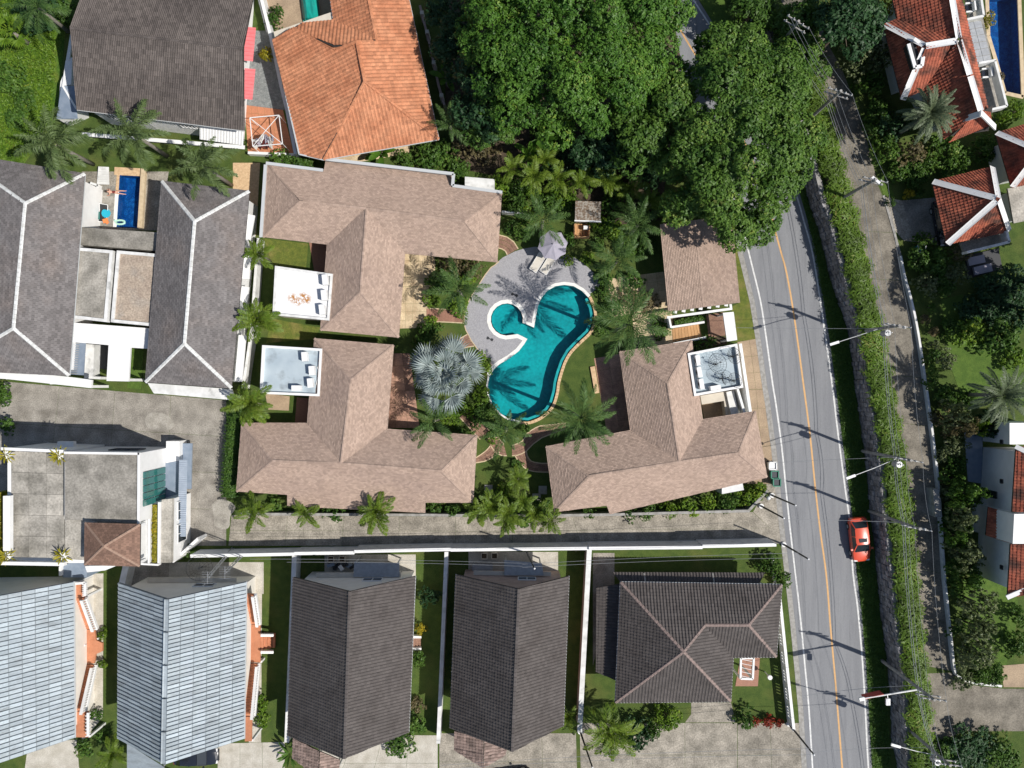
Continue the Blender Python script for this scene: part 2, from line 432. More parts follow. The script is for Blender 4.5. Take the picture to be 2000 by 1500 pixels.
m_suit = mat('maroon_swimsuit', (0.16, 0.03, 0.025), rough=0.7)
m_turq = mat('turquoise_plastic', (0.02, 0.38, 0.52), rough=0.5)
m_orange_cloth = mat('orange_cloth', (0.75, 0.24, 0.08), rough=0.9)
m_bark = mat('bark', (0.16, 0.125, 0.095), (0.10, 0.08, 0.06), scale=6, rough=0.9)
m_palmbark = mat('palm_trunk', (0.27, 0.245, 0.21), (0.18, 0.165, 0.14), scale=5, rough=0.9)
m_rachis = mat('frond_stalk', (0.20, 0.25, 0.09), rough=0.6)
l_tree = leafmat('tree_leaf', (0.038, 0.118, 0.014), (0.135, 0.275, 0.036), (0.24, 0.34, 0.05))
l_olive = leafmat('olive_tree_leaf', (0.042, 0.112, 0.016), (0.148, 0.265, 0.042), (0.28, 0.36, 0.07))
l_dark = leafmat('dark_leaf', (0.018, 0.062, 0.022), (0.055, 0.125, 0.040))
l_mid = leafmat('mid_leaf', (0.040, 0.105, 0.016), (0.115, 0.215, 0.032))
l_bright = leafmat('bright_leaf', (0.075, 0.170, 0.014), (0.210, 0.330, 0.030), (0.36, 0.40, 0.04))
l_hedge = leafmat('hedge_leaf', (0.070, 0.120, 0.016), (0.150, 0.260, 0.026), (0.26, 0.27, 0.06), clump=0.35)
l_yellow = leafmat('yellow_leaf', (0.200, 0.210, 0.020), (0.480, 0.400, 0.030), (0.60, 0.42, 0.03))
l_greygreen = leafmat('grey_green_leaf', (0.075, 0.115, 0.042), (0.220, 0.260, 0.115), (0.42, 0.43, 0.28))
l_brown = leafmat('brownish_leaf', (0.100, 0.090, 0.040), (0.230, 0.190, 0.090), (0.36, 0.30, 0.18))
l_red = leafmat('red_leaf', (0.200, 0.025, 0.012), (0.420, 0.060, 0.025))
l_palm = leafmat('palm_leaflet', (0.030, 0.085, 0.018), (0.130, 0.220, 0.056), trans=0.3)
l_fox = leafmat('foxtail_leaflet', (0.075, 0.125, 0.038), (0.175, 0.240, 0.088), trans=0.3)
l_areca = leafmat('areca_leaflet', (0.070, 0.150, 0.014), (0.200, 0.270, 0.030), trans=0.35)
l_date = leafmat('date_palm_leaflet', (0.080, 0.120, 0.060), (0.170, 0.210, 0.115), trans=0.25)
l_silver = leafmat('silver_fan_leaf', (0.130, 0.175, 0.170), (0.400, 0.460, 0.445), trans=0.10)
l_banana = leafmat('banana_leaf', (0.050, 0.150, 0.014), (0.130, 0.250, 0.030), trans=0.4)
# ---------------------------------------------------------------- roofs
def inside_poly(px, py, P):
    c = np.zeros(px.shape, bool); n = len(P)
    for i in range(n):
        x1, y1 = P[i]; x2, y2 = P[(i + 1) % n]
        if y1 == y2: continue
        t = ((y1 > py) != (y2 > py)) & (px < (x2 - x1) * (py - y1) / (y2 - y1) + x1)
        c ^= t
    return c

def clip_rect(P, u0, u1, v0, v1):
    for ax, val, sg in ((0, u0, 1), (0, u1, -1), (1, v0, 1), (1, v1, -1)):
        out = []
        for i in range(len(P)):
            a = P[i - 1]; b = P[i]
            ia = (a[ax] - val) * sg >= 0; ib = (b[ax] - val) * sg >= 0
            if ia != ib:
                t = (val - a[ax]) / (b[ax] - a[ax])
                out.append((a[0] + (b[0] - a[0]) * t, a[1] + (b[1] - a[1]) * t))
            if ib: out.append(b)
        P = out
        if len(P) < 3: return []
    return P

def plane_frame(P):
    n = Vector((0, 0, 0)); c = sum(P, Vector((0, 0, 0))) / len(P)
    for i in range(len(P)):
        n += (P[i] - c).cross(P[(i + 1) % len(P)] - c)
    n.normalize()
    if n.z < 0: n = -n
    u = Vector((0, 0, 1)).cross(n)
    u = u.normalized() if u.length > 1e-3 else Vector((1, 0, 0))
    v = n.cross(u)
    if v.z > 0: v, u = -v, -u
    return c, u, v, n

PROFILES = {'flat': (1, lambda t: 0.0), 'barrel': (4, lambda t: math.sin(math.pi * min(1, t / 0.72)) if t < 0.72 else 0.0),
            'double': (4, lambda t: 0.5 + 0.5 * math.cos(4 * math.pi * t))}

def tile_plane(P, V, F, Rn, tw, th, style='flat', lift=0.03, amp=0.03, gap=0.05, bond=False, base=0.02, seed=0, u_dir=None):
    rng = random.Random(seed)
    c, u, v, n = plane_frame(P)
    if u_dir is not None:
        u = (Vector(u_dir) - n * n.dot(Vector(u_dir))).normalized(); v = n.cross(u)
        if v.z > 0: v = -v; u = -u
    Q = [((p - c).dot(u), (p - c).dot(v)) for p in P]
    res = {}
    umin = min(q[0] for q in Q); umax = max(q[0] for q in Q); vmin = min(q[1] for q in Q); vmax = max(q[1] for q in Q)
    sub, prof = PROFILES[style]
    rows = int(math.ceil((vmax - vmin) / th)); cols = int(math.ceil((umax - umin) / tw)) + 1
    cl = [u * 1.0, v * 1.0]
    def put(uu, vv, off):
        p = c + u * uu + v * vv + n * off
        V.append((p.x, p.y, p.z)); return len(V) - 1
    for r in range(rows):
        vb = vmax - r * th; vt = vb - th
        sh = (tw / 2 if (bond and r % 2) else 0) + (rng.uniform(-0.1, 0.1) * tw if bond else 0)
        us = umin - sh + np.arange(cols + 1) * tw
        c1 = inside_poly(us, np.full_like(us, vb - 1e-4), Q); c2 = inside_poly(us, np.full_like(us, vt + 1e-4), Q)
        full = c1[:-1] & c1[1:] & c2[:-1] & c2[1:]
        for k in range(cols):
            u0 = us[k]; u1 = u0 + tw * (1 - gap); rv = rng.random(); jit = rng.uniform(0.6, 1.15) * lift
            if full[k]:
                idx = []
                for s in range(sub + 1):
                    t = s / sub; uu = u0 + (u1 - u0) * t; a = prof(t) * amp
                    idx.append((put(uu, vt, base + a), put(uu, vb - 0.004, base + a + jit), put(uu, vb, base - 0.03)))
                for s in range(sub):
                    a, b = idx[s], idx[s + 1]
                    F.append((a[0], b[0], b[1], a[1])); F.append((a[1], b[1], b[2], a[2])); Rn.append(rv); Rn.append(rv * 0.6)
            else:
                if not (c1[k] or c1[k + 1] or c2[k] or c2[k + 1]):
                    if not any(u0 <= q[0] <= u1 and vt <= q[1] <= vb for q in Q):
                        # an edge may still cross the cell
                        if len(clip_rect(Q, u0, u1, vt, vb)) < 3: continue
                for s in range(sub):
                    a0 = u0 + (u1 - u0) * s / sub; a1 = u0 + (u1 - u0) * (s + 1) / sub
                    C = clip_rect(Q, a0, a1, vt, vb)
                    if len(C) < 3: continue
                    ids = [put(uu, vv, base + prof((uu - u0) / max(1e-6, u1 - u0)) * amp + jit * (vv - vt) / th) for uu, vv in C]
                    for j in range(1, len(ids) - 1):
                        F.append((ids[0], ids[j], ids[j + 1], ids[j + 1])); Rn.append(rv)

def tri_fix(F):
    """split faces into true quads and triangles"""
    q = [f for f in F if f[2] != f[3]]; t = [f[:3] for f in F if f[2] == f[3]]
    return q, t

def make_roof(parent, pts, planes, tile, tmat, deckmat, ridgemat, ridge=(0.14, 0.07), tile_name='roof_tiles', fascia=0.18, fmat=None,
              name='roof', cap_only=None, tiles=True, valley=False, ridge_piece=0.4, gutter=None, fix=()):
    """pts: name -> (px, py, z); planes: lists of names. Builds deck + fascia, courses of tiles, ridge caps on convex edges."""
    pts = dict(pts)
    for anc, free in fix:      # heights that make the slope a true plane
        for it in range(6):
            a, b, c_ = (W(*pts[k]) for k in anc); nn = (b - a).cross(c_ - a)
            for k in free:
                q = W(*pts[k]); pts[k] = (pts[k][0], pts[k][1], q.z - (q - a).dot(nn) / nn.z)
    P3 = {k: W(*v) for k, v in pts.items()}
    deck = MB(); edges = {}
    V = []; F = []; Rn = []
    for i, pl in enumerate(planes):
        P = [P3[k] for k in pl]
        c0, _u, _v, n0 = plane_frame(P)
        deck.poly([Vector((p.x, p.y, p.z - (p - c0).dot(n0) / n0.z - 0.04)) for p in P])
        if tiles: tile_plane(P, V, F, Rn, seed=i + len(V), **tile)
        for a, b in zip(pl, pl[1:] + pl[:1]):
            edges.setdefault(tuple(sorted((a, b))), []).append(i)
    eaves = [e for e, w in edges.items() if len(w) == 1]
    for a, b in eaves:
        p, q = P3[a], P3[b]; d = Vector((0, 0, fascia))
        deck.poly([p, q, q - d, p - d])
    rf = deck.build(name, deckmat, parent)
    if tiles:
        me = bpy.data.meshes.new(tile_name)
        me.from_pydata(V, [], [f if f[2] != f[3] else f[:3] for f in F])
        o = woff(rf)
        co = np.array(V, dtype=np.float32) - np.array(o, dtype=np.float32)
        me.vertices.foreach_set('co', co.ravel())
        a = me.attributes.new('rnd', 'FLOAT', 'FACE'); a.data.foreach_set('value', Rn)
        me.materials.append(tmat)
        t = mobj(tile_name, me, rf); t['kind'] = 'stuff'
    caps = []
    for (a, b), w in edges.items():
        if len(w) != 2: continue
        ca = sum((P3[k] for k in planes[w[1]]), Vector()) / len(planes[w[1]])
        c0, u, v, n = plane_frame([P3[k] for k in planes[w[0]]])
        if (ca - P3[a]).dot(n) < -0.01: caps.append((a, b))
    if ridgemat is not None:
        for a, b in caps:
            if cap_only is not None and (a, b) not in cap_only and (b, a) not in cap_only: continue
            m = MB(); p, q = P3[a], P3[b]; L = (q - p).length; k = max(1, int(L / ridge_piece))
            if p.z > q.z: p, q = q, p
            for j in range(k):
                s = p.lerp(q, j / k); e = p.lerp(q, (j + 0.96) / k)
                d = (e - s).normalized(); side = d.cross(Vector((0, 0, 1))).normalized() * ridge[0]; up = Vector((0, 0, ridge[1] + 0.03))
                lo = Vector((0, 0, 0.045 - ridge[0] * 0.35 if ridge[0] < .2 else .13)); n0 = len(m.v)
                st = Vector((0, 0, 0.02))
                for pt, ex in ((s, st), (e, Vector((0, 0, 0)))):
                    for o2 in (-side + lo, -side * 0.55 + up * 0.8, side * 0.55 + up * 0.8, side + lo):
                        m.v.append(tuple(pt + o2 + ex))
                rr = random.random()
                for f in ((0, 1, 5, 4), (1, 2, 6, 5), (2, 3, 7, 6), (0, 3, 2, 1), (4, 5, 6, 7)):
                    m.f.append(tuple(n0 + i for i in f)); m.r.append(rr)
            m.build('ridge_cap', ridgemat, rf)
    if gutter is not None:
        g = MB()
        for a, b in eaves:
            p, q = P3[a], P3[b]
            if abs(p.z - q.z) > 0.4: continue
            g.bar(p - Vector((0, 0, 0.06)), q - Vector((0, 0, 0.06)), 0.13, 0.1)
        if g.f: g.build('gutter', gutter, rf)
    return rf, P3

def walls(parent, outline, z0, z1, ins, wmat, name='wall'):
    m = MB(); P = inset(outline, ins); m.prism(P, z0, z1)
    return m.build(name, wmat, parent), P

def window(parent, a, b, z0, z1, fmat=None, panes=2, out=0.03, gmat=None):
    """window on a vertical wall between ground points a and b (wall face looks to the right of a->b)"""
    fmat = fmat or m_white; gmat = gmat or m_glass_dark
    a = Vector((a[0], a[1], 0)); b = Vector((b[0], b[1], 0)); d = (b - a).normalized(); nrm = Vector((d.y, -d.x, 0)) * out
    f = MB(); z = Vector((0, 0, 1)); t = 0.07
    A = a + nrm; B = b + nrm
    f.bar(A + z * z0, B + z * z0, 0.09, t); f.bar(A + z * z1, B + z * z1, 0.09, t)
    for i in range(panes + 1):
        p = A.lerp(B, i / panes); f.box(p + z * (z0 + z1) / 2, (t, 0.09, z1 - z0 - t), rz=math.atan2(d.y, d.x))
    w = f.build('window', fmat, parent)
    for i in range(panes):
        g = MB(); p = A.lerp(B, i / panes) + d * t * 0.5; q = A.lerp(B, (i + 1) / panes) - d * t * 0.5
        g.bar(p + z * (z0 + z1) / 2 - nrm * 0.35, q + z * (z0 + z1) / 2 - nrm * 0.35, 0.03, z1 - z0 - t)
        g.build('pane', gmat, w)
    return w

def grid_pieces(parent, name, Q, nu, nv, m, thick=0.05, gap=0.015, stagger=False, limit=300, zoff=0.0, lap=0.0, side=0.0):
    """separate pieces laid on the four-cornered surface Q (world points, in order)"""
    Q = [Vector(q) for q in Q]; off = woff(parent); rest = MB(); cnt = 0
    def at(s, t): return Q[0].lerp(Q[1], s).lerp(Q[3].lerp(Q[2], s), t)
    Lu = ((Q[1] - Q[0]).length + (Q[2] - Q[3]).length) / 2; Lv = ((Q[3] - Q[0]).length + (Q[2] - Q[1]).length) / 2
    n = (Q[1] - Q[0]).cross(Q[3] - Q[0]).normalized()
    if n.z < 0: n = -n
    rng = random.Random(len(name) + nu * 7 + nv)
    for j in range(nv):
        for i in range(nu + (1 if stagger and j % 2 else 0)):
            s0 = i / nu; s1 = (i + 1) / nu
            if stagger and j % 2: s0 -= 0.5 / nu; s1 -= 0.5 / nu
            s0 = max(0, s0) + gap / Lu; s1 = min(1, s1) - gap / Lu; t0 = j / nv + gap / Lv; t1 = (j + 1) / nv - gap / Lv
            if s1 - s0 < 0.02 / Lu: continue
            dz = n * (rng.uniform(-0.004, 0.004) + zoff)
            p = [at(s0, t0), at(s1, t0), at(s1, t1), at(s0, t1)]
            lf = [n * 0, n * side, n * (lap + side), n * lap]
            c = sum(p, Vector()) / 4
            mb = rest if cnt >= limit else MB()
            k = len(mb.v)
            mb.v += [tuple(q + dz - n * thick) for q in p] + [tuple(q + dz + l) for q, l in zip(p, lf)]
            r = rng.random()
            for f in ((4, 5, 6, 7), (0, 1, 5, 4), (1, 2, 6, 5), (2, 3, 7, 6), (3, 0, 4, 7)):
                mb.f.append(tuple(k + x for x in f)); mb.r.append(r)
            if cnt < limit: mb.build(name, m, parent, loc=c - off)
            cnt += 1
    if rest.f: rest.build(name + '_field', m, parent, kind='stuff')

# ---------------------------------------------------------------- ground and its patches
POOL_W = [(956, 735), (965, 721), (976, 711), (995, 700), (1013, 686), (1024, 672), (1030, 662), (1020.5, 657), (1011, 652.5)]
_c = (990, 624, 31.5)
_circ = []
for _i in range(17):
    _a = R(53) + (R(372) - R(53)) * _i / 16
    _circ.append((_c[0] + _c[2] * math.cos(_a), _c[1] + _c[2] * math.sin(_a)))
POOL_W += _circ[1:] + [(1032, 635), (1043, 640), (1047, 616), (1051, 597), (1058, 581), (1069, 568), (1085, 559), (1102, 556.5), (1120, 559), (1136, 568), (1149, 581)]
POOL_E = [(1157, 600), (1160, 616), (1157.6, 632), (1150, 649), (1130, 668), (1112, 687), (1101, 706), (1093, 729), (1088, 748), (1086, 764), (1080, 786), (1070, 802), (1053, 815), (1032, 823)]
POOL_S = [(1016, 822), (992, 817), (976, 806), (963, 791), (955, 772), (953, 753)]
POOL = POOL_W + POOL_E + POOL_S
DPOOL = [(234, 341), (276, 343), (272, 446), (228, 444)]        # blue courtyard pool
NPOOL = [(1927, -10), (1990, -10), (1998, 190), (1962, 182), (1945, 120), (1930, 70)]    # blue pool of the red house (upper terrace)

def sheet_with_holes(name, outer, holes, z, m, parent=None, kind='structure'):
    L = [[Vector((p[0], p[1], z)) for p in outer]] + [[Vector((p[0], p[1], z)) for p in h] for h in holes]
    flat = [p for l in L for p in l]
    tri = tessellate_polygon(L)
    me = bpy.data.meshes.new(name); me.from_pydata([tuple(p) for p in flat], [], [t for t in tri])
    bm = bmesh.new(); bm.from_mesh(me); bmesh.ops.recalc_face_normals(bm, faces=bm.faces)
    for f in bm.faces:
        if f.normal.z < 0: f.normal_flip()
    bm.to_mesh(me); bm.free(); me.materials.append(m)
    o = mobj(name, me, parent); o['kind'] = kind
    return o

WALL_PX = [(1380, -140), (1430, -40), (1500, 115), (1535, 220), (1562, 310), (1585, 400), (1600, 440), (1622, 530), (1640, 590), (1660, 645), (1673, 750), (1682, 812), (1697, 925), (1700, 975),
           (1712, 1075), (1717, 1125), (1719, 1150), (1725, 1212), (1736, 1287), (1741, 1350), (1745, 1450), (1757, 1500), (1790, 1640)]
WALL = pxl(WALL_PX, 0)
TZ = 2.5     # level of the upper lane and the gardens beyond it
BIG = 400
ground = sheet_with_holes('ground', [(-BIG, -BIG), (BIG, -BIG), (BIG, BIG), (-BIG, BIG)], [pxl(POOL), pxl(DPOOL)], 0.0, m_grass)
WALL_TOP = [(p.x, p.y) for p in WALL]
terr = [WALL_TOP[0]] + WALL_TOP[1:] + [(120, -120), (120, 120)]
upper_ground = sheet_with_holes('upper_terrace', terr, [pxl(NPOOL, TZ)], TZ, m_grass)
mb = MB()
for a, b in zip([(120, -120), (120, 120)], [(120, 120), WALL_TOP[0]]):
    mb.poly([(*a, TZ), (*b, TZ), (*b, 0), (*a, 0)])
mb.poly([(*WALL_TOP[-1], TZ), (120, -120, TZ), (120, -120, 0), (*WALL_TOP[-1], 0)])
mb.build('terrace_bank', m_soil, upper_ground, kind='structure')

_layer = [0]
def patch(name, px, m, z=0.0, lvl=1, thick=0.12, parent=None):
    """ground covering lying lvl*5 mm above level z"""
    _layer[0] += 1
    mb = MB(); mb.prism(pxl(px, z), z - thick, z + 0.005 * lvl + 0.0007 * _layer[0])
    o = mb.build(name, m, parent, kind=None if parent else 'structure')
    return o

# road
RL = [(1150, -160), (1212, -40), (1262, 50), (1312, 140), (1360, 220), (1400, 300), (1434, 390), (1452, 452), (1467, 512), (1485, 587), (1496, 657), (1509, 750), (1515, 787), (1527, 875), (1537, 975), (1545, 1050), (1554, 1125), (1565, 1225), (1572, 1300), (1580, 1387), (1587, 1500), (1597, 1640)]
RC = [(1216, -160), (1278, -40), (1324, 50), (1372, 130), (1422, 215), (1464, 300), (1497, 385), (1515, 455), (1526, 495), (1537, 537), (1552, 625), (1569, 750), (1582, 850), (1592, 950), (1602, 1037), (1614, 1125), (1622, 1225), (1631, 1325), (1637, 1400), (1645, 1500), (1657, 1640)]
RR = [(1280, -160), (1331, -40), (1387, 50), (1436, 130), (1484, 215), (1526, 300), (1555, 380), (1570, 432), (1587, 495), (1602, 587), (1612, 657), (1625, 750), (1637, 850), (1650, 950), (1660, 1025), (1666, 1120), (1675, 1187), (1684, 1287), (1690, 1387), (1696, 1500), (1708, 1640)]
mb = MB()
mb.prism(([p for p in strip(pxl(RL), -0.55, 0)[0]] + [p for p in strip(pxl(RR), 0.35, 0.4)[0]][::-1]), -0.1, 0.012)
road = mb.build('road', m_asphalt, kind='structure')
for nm, pl, w, m in (('edge_line', RL, 0.15, m_roadwhite), ('centre_line', RC, 0.16, m_roadorange), ('edge_line', RR, 0.15, m_roadwhite)):
    mb = MB(); band(mb, smooth_line([Vector((p.x, p.y)) for p in pxl(pl)], 4), -w / 2, w / 2, 0.012, 0.018); mb.build(nm, m, road)
# concrete shoulder with gutter on the house side of the road
sh = [Vector((p.x, p.y)) for p in pxl(RL[7:])]
mb = MB(); A, B = strip(sh, -1.05, -0.56)
band(mb, sh, -1.05, -0.56, -0.05, 0.02)
mb.build('road_shoulder', m_kerb, kind='structure')

# verges, yards, lanes (pixel outlines read off the photograph)
patch('roadside_lawn', [(1428, 440), (1447, 452), (1478, 590), (1492, 660), (1436, 668), (1428, 600), (1446, 590), (1420, 440)], m_lawn_dry, lvl=1)
patch('roadside_verge', [(1470, 150), (1545, 300), (1590, 440), (1616, 540), (1655, 650), (1668, 750), (1690, 925), (1706, 1075), (1712, 1150), (1729, 1290), (1740, 1500), (1700, 1500), (1686, 1290), (1662, 1025), (1639, 850), (1614, 657), (1573, 432), (1528, 300), (1440, 130), (1395, 50), (1345, -40), (1400, -40)], m_lawn, lvl=1)
yard = empty('concrete_yard', (0, 0, 0)); yard['kind'] = 'structure'
grid_pieces(yard, 'slab', [W(8, 745), W(442, 782), W(442, 1066), W(-40, 1066)], 4, 4, m_yard, zoff=0.006, thick=0.1, gap=0.012)
lane = empty('concrete_lane', (0, 0, 0)); lane['kind'] = 'structure'
grid_pieces(lane, 'slab', [W(452, 1006), W(1000, 1010), W(1000, 1066), W(446, 1066)], 5, 2, m_lane, zoff=0.006, thick=0.1, gap=0.01)
grid_pieces(lane, 'slab', [W(1000.5, 1010), W(1470, 1000), W(1538, 1062), W(1000.5, 1066)], 4, 2, m_lane, zoff=0.006, thick=0.1, gap=0.01)
patch('lane_corner', [(1471, 1000), (1490, 965), (1515, 945), (1534, 975), (1542, 1055), (1536, 1061)], m_lane, lvl=1)
patch('lane_patch', [(p.x, p.y) for p in smooth_line([Vector(q) for q in [(414, 985), (428, 975), (450, 980), (460, 992), (450, 1008), (448, 1028), (437, 1034), (420, 1026), (418, 1010), (414, 985)]], 4)[:-1]], m_lane_pale, lvl=4)
patch('yard_patch', [(p.x, p.y) for p in smooth_line([Vector(q) for q in [(283, 818), (295, 806), (325, 810), (341, 830), (322, 842), (290, 836), (283, 818)]], 4)[:-1]], m_lane_pale, lvl=4)
drive = empty('tan_driveway', (0, 0, 0)); drive['kind'] = 'structure'
grid_pieces(drive, 'slab', [W(1440, 668), W(1487, 660), W(1505, 760), W(1448, 760)], 2, 3, m_tan_drive, zoff=0.006, thick=0.1, gap=0.01)
grid_pieces(drive, 'slab', [W(1448, 760.4), W(1505, 760.4), W(1532, 945), W(1455, 945)], 2, 5, m_tan_drive, zoff=0.006, thick=0.1, gap=0.01)
patch('dirt_shoulder', [(1497, 945), (1533, 945), (1540, 1000), (1500, 1000)], m_lane, lvl=1)

# front drive of the terrace houses along the bottom of the view
front = empty('front_drive', (0, 0, 0)); front['kind'] = 'structure'
grid_pieces(front, 'slab', [W(55, 1452), W(150, 1444), W(160, 1560), W(40, 1560)], 1, 1, m_pale_concrete, zoff=0.006, thick=0.1)
grid_pieces(front, 'slab', [W(425, 1452), W(556, 1449), W(556, 1600), W(425, 1600)], 3, 2, m_pale_concrete, zoff=0.006, thick=0.1, gap=0.012)
grid_pieces(front, 'slab', [W(640, 1436), W(855, 1436), W(855, 1600), W(556.5, 1600)], 4, 3, m_pale_concrete, zoff=0.006, thick=0.1, gap=0.012)
grid_pieces(front, 'slab', [W(858, 1432), W(1125, 1432), W(1130, 1600), W(858, 1600)], 4, 3, m_lane, zoff=0.006, thick=0.1, gap=0.012)
grid_pieces(front, 'slab', [W(1132, 1412), W(1440, 1412), W(1440, 1600), W(1136, 1600)], 3, 3, m_lane, zoff=0.006, thick=0.1, gap=0.012)
grid_pieces(front, 'slab', [W(1440.5, 1412), W(1568, 1412), W(1580, 1600), W(1440.5, 1600)], 2, 3, m_lane, zoff=0.006, thick=0.1, gap=0.012)
patch('drive_apron', [(1350, 1372), (1428, 1372), (1436, 1411), (1338, 1411), (1350, 1395)], m_lane, lvl=1)
# back yards between the lane wall and the houses
for nm, px, m in (('back_yard_paving', [(634, 1083), (812, 1083), (812, 1150), (634, 1150)], m_pale_concrete),
                  ('back_yard_paving', [(915, 1078), (1090, 1078), (1090, 1150), (915, 1150)], m_pale_concrete),
                  ('back_yard_paving', [(310, 1098), (515, 1098), (515, 1160), (310, 1160)], m_pale_concrete),
                  ('side_yard_paving', [(490, 1100), (512, 1100), (510, 1450), (486, 1450)], m_pale_concrete),
                  ('side_yard_paving', [(1158, 1080), (1200, 1080), (1200, 1140), (1158, 1300)], m_yard),
                  ('side_yard_paving', [(166, 1120), (202, 1120), (201, 1400), (160, 1450)], m_pale_concrete),
                  ('service_paving', [(262, 1100), (330, 1100), (330, 1160), (240, 1160)], m_yard),
                  ('meadow', [(-120, -120), (140, -120), (128, 60), (112, 230), (40, 330), (-120, 330)], m_meadow),
                  ('courtyard_paving', [(160, 335), (330, 335), (310, 450), (150, 450)], m_lane),
                  ('side_yard_paving', [(455, 318), (508, 318), (500, 460), (455, 460)], m_tancoping)):
    if nm == 'courtyard_paving':
        sheet_with_holes(nm, pxl(px), [pxl(DPOOL)], 0.006, m)
    else: patch(nm, px, m, lvl=1)
# upper lane and its side street (3 m higher)
LANE_L = [(1500, -90), (1525, 0), (1567, 75), (1590, 140), (1607, 205), (1622, 275), (1640, 350), (1660, 387), (1685, 475), (1700, 550), (1715, 612), (1725, 675), (1735, 750), (1752, 812), (1765, 875), (1772, 925), (1777, 1000), (1785, 1075), (1792, 1150), (1802, 1237), (1807, 1300), (1810, 1350), (1813, 1430), (1816, 1480)]
LANE_R = [(1560, -90), (1590, 0), (1612, 75), (1640, 125), (1662, 180), (1690, 262), (1715, 362), (1725, 382), (1745, 450), (1762, 525), (1777, 587), (1790, 650), (1806, 755), (1825, 900), (1832, 975), (1837, 1050), (1842, 1125), (1847, 1175), (1855, 1250), (1862, 1312), (1875, 1328), (1900, 1338), (1957, 1345), (2150, 1346), (2150, 1428), (1885, 1428), (1850, 1450)]
ul = empty('upper_lane', (0, 0, 0)); ul['kind'] = 'structure'
a = smooth_line([Vector((p.x, p.y)) for p in pxl(LANE_L, TZ)], 3); b = smooth_line([Vector((p.x, p.y)) for p in pxl(LANE_R[:20], TZ)], 3)
def resample(P, n):
    d = [0]
    for i in range(1, len(P)): d.append(d[-1] + (P[i] - P[i - 1]).length)
    out = []; k = 0
    for i in range(n + 1):
        t = d[-1] * i / n
        while k < len(P) - 2 and d[k + 1] < t: k += 1
        out.append(P[k].lerp(P[k + 1], (t - d[k]) / max(1e-6, d[k + 1] - d[k])))
    return out
aa = resample([p for p in a if p.y > (750 - 1315) * 0.9615 / 20], 30); bb = resample(b, 30)
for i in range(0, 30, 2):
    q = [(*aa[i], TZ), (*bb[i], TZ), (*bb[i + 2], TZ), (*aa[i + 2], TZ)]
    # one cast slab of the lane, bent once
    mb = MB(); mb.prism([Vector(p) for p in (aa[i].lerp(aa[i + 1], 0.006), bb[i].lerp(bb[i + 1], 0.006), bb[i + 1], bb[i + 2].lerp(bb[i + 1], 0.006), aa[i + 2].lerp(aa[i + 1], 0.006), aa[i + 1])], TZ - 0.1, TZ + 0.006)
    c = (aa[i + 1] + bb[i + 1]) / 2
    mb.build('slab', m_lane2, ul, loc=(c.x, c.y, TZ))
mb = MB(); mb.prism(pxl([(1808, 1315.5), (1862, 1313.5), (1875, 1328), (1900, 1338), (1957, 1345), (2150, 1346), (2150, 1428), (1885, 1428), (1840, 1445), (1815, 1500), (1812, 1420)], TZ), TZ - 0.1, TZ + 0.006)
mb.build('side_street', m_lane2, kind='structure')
patch('villa_driveway', [(1727, 384), (1760, 392), (1835, 385), (1842, 480), (1765, 470), (1747, 450)], m_yard, z=TZ, lvl=1)
patch('driveway_apron', [(1727.5, 385), (1762, 392), (1784, 466), (1765, 469), (1747, 449)], m_lane, z=TZ, lvl=3)
for px in ([(1838, 585), (1880, 575), (1900, 640), (1990, 690), (2060, 700), (2060, 800), (1880, 780), (1850, 700)], [(1880, 1130), (1935, 1120), (1985, 1150), (1990, 1200), (1965, 1300), (1900, 1310), (1885, 1220)],
           [(1714, 345), (1730, 340), (1748, 385), (1726, 382)], [(1910, 1140), (1972, 1135), (1972, 1200), (1930, 1240)]):
    patch('garden_lawn', px, m_lawn, z=TZ, lvl=1)
patch('brick_forecourt', [(1955, 1300), (2080, 1290), (2080, 1343), (1960, 1342)], m_tan_drive, z=TZ, lvl=1)
# beds of bare soil under the trees
patch('tree_bed', [(870, 0), (1300, -60), (1330, 120), (1290, 430), (1200, 440), (1120, 380), (1000, 350), (900, 330), (870, 240)], m_soil, lvl=1)

# ---------------------------------------------------------------- retaining wall of stone
rw = empty('retaining_wall', (WALL[10].x, WALL[10].y, 0), 'tall rough stone retaining wall between the road verge and the raised lane', 'wall')
mb = MB(); rng = random.Random(4)
band(mb, WALL_TOP, 0.02, 0.35, -0.1, TZ + 0.05)
mb.build('wall_core', m_stonewall, rw)
mb = MB()
for i in range(len(WALL) - 1):
    a, b = WALL[i], WALL[i + 1]; L = (b - a).length; k = max(1, int(L / 0.42)); d = (b - a) / k; nrm = Vector((d.y, -d.x, 0)).normalized() * -1
    for j in range(k):
        z = 0
        while z < TZ:
            h = rng.uniform(0.35, 0.7); pr = rng.uniform(0.02, 0.14) + 0.12 * (1 - z / TZ)
            p = a + d * (j + 0.5)
            side = Vector((d.y, -d.x, 0)).normalized()
            if (Vector((0, 0, 0)) - p).dot(side) < 0: side = -side
            mb.box(p + side * (pr / 2 - 0.03) + Vector((0, 0, min(z + h / 2, TZ - 0.1))), (d.length * 0.93, pr + 0.06, h * 0.94), rz=math.atan2(d.y, d.x) + rng.uniform(-0.06, 0.06), r=rng.random())
            z += h
st = mb.build('stones', m_stonewall, rw); st['kind'] = 'stuff'
mb = MB(); band(mb, WALL_TOP, -0.04, 0.42, TZ + 0.05, TZ + 0.1); mb.build('coping', m_kerb, rw)

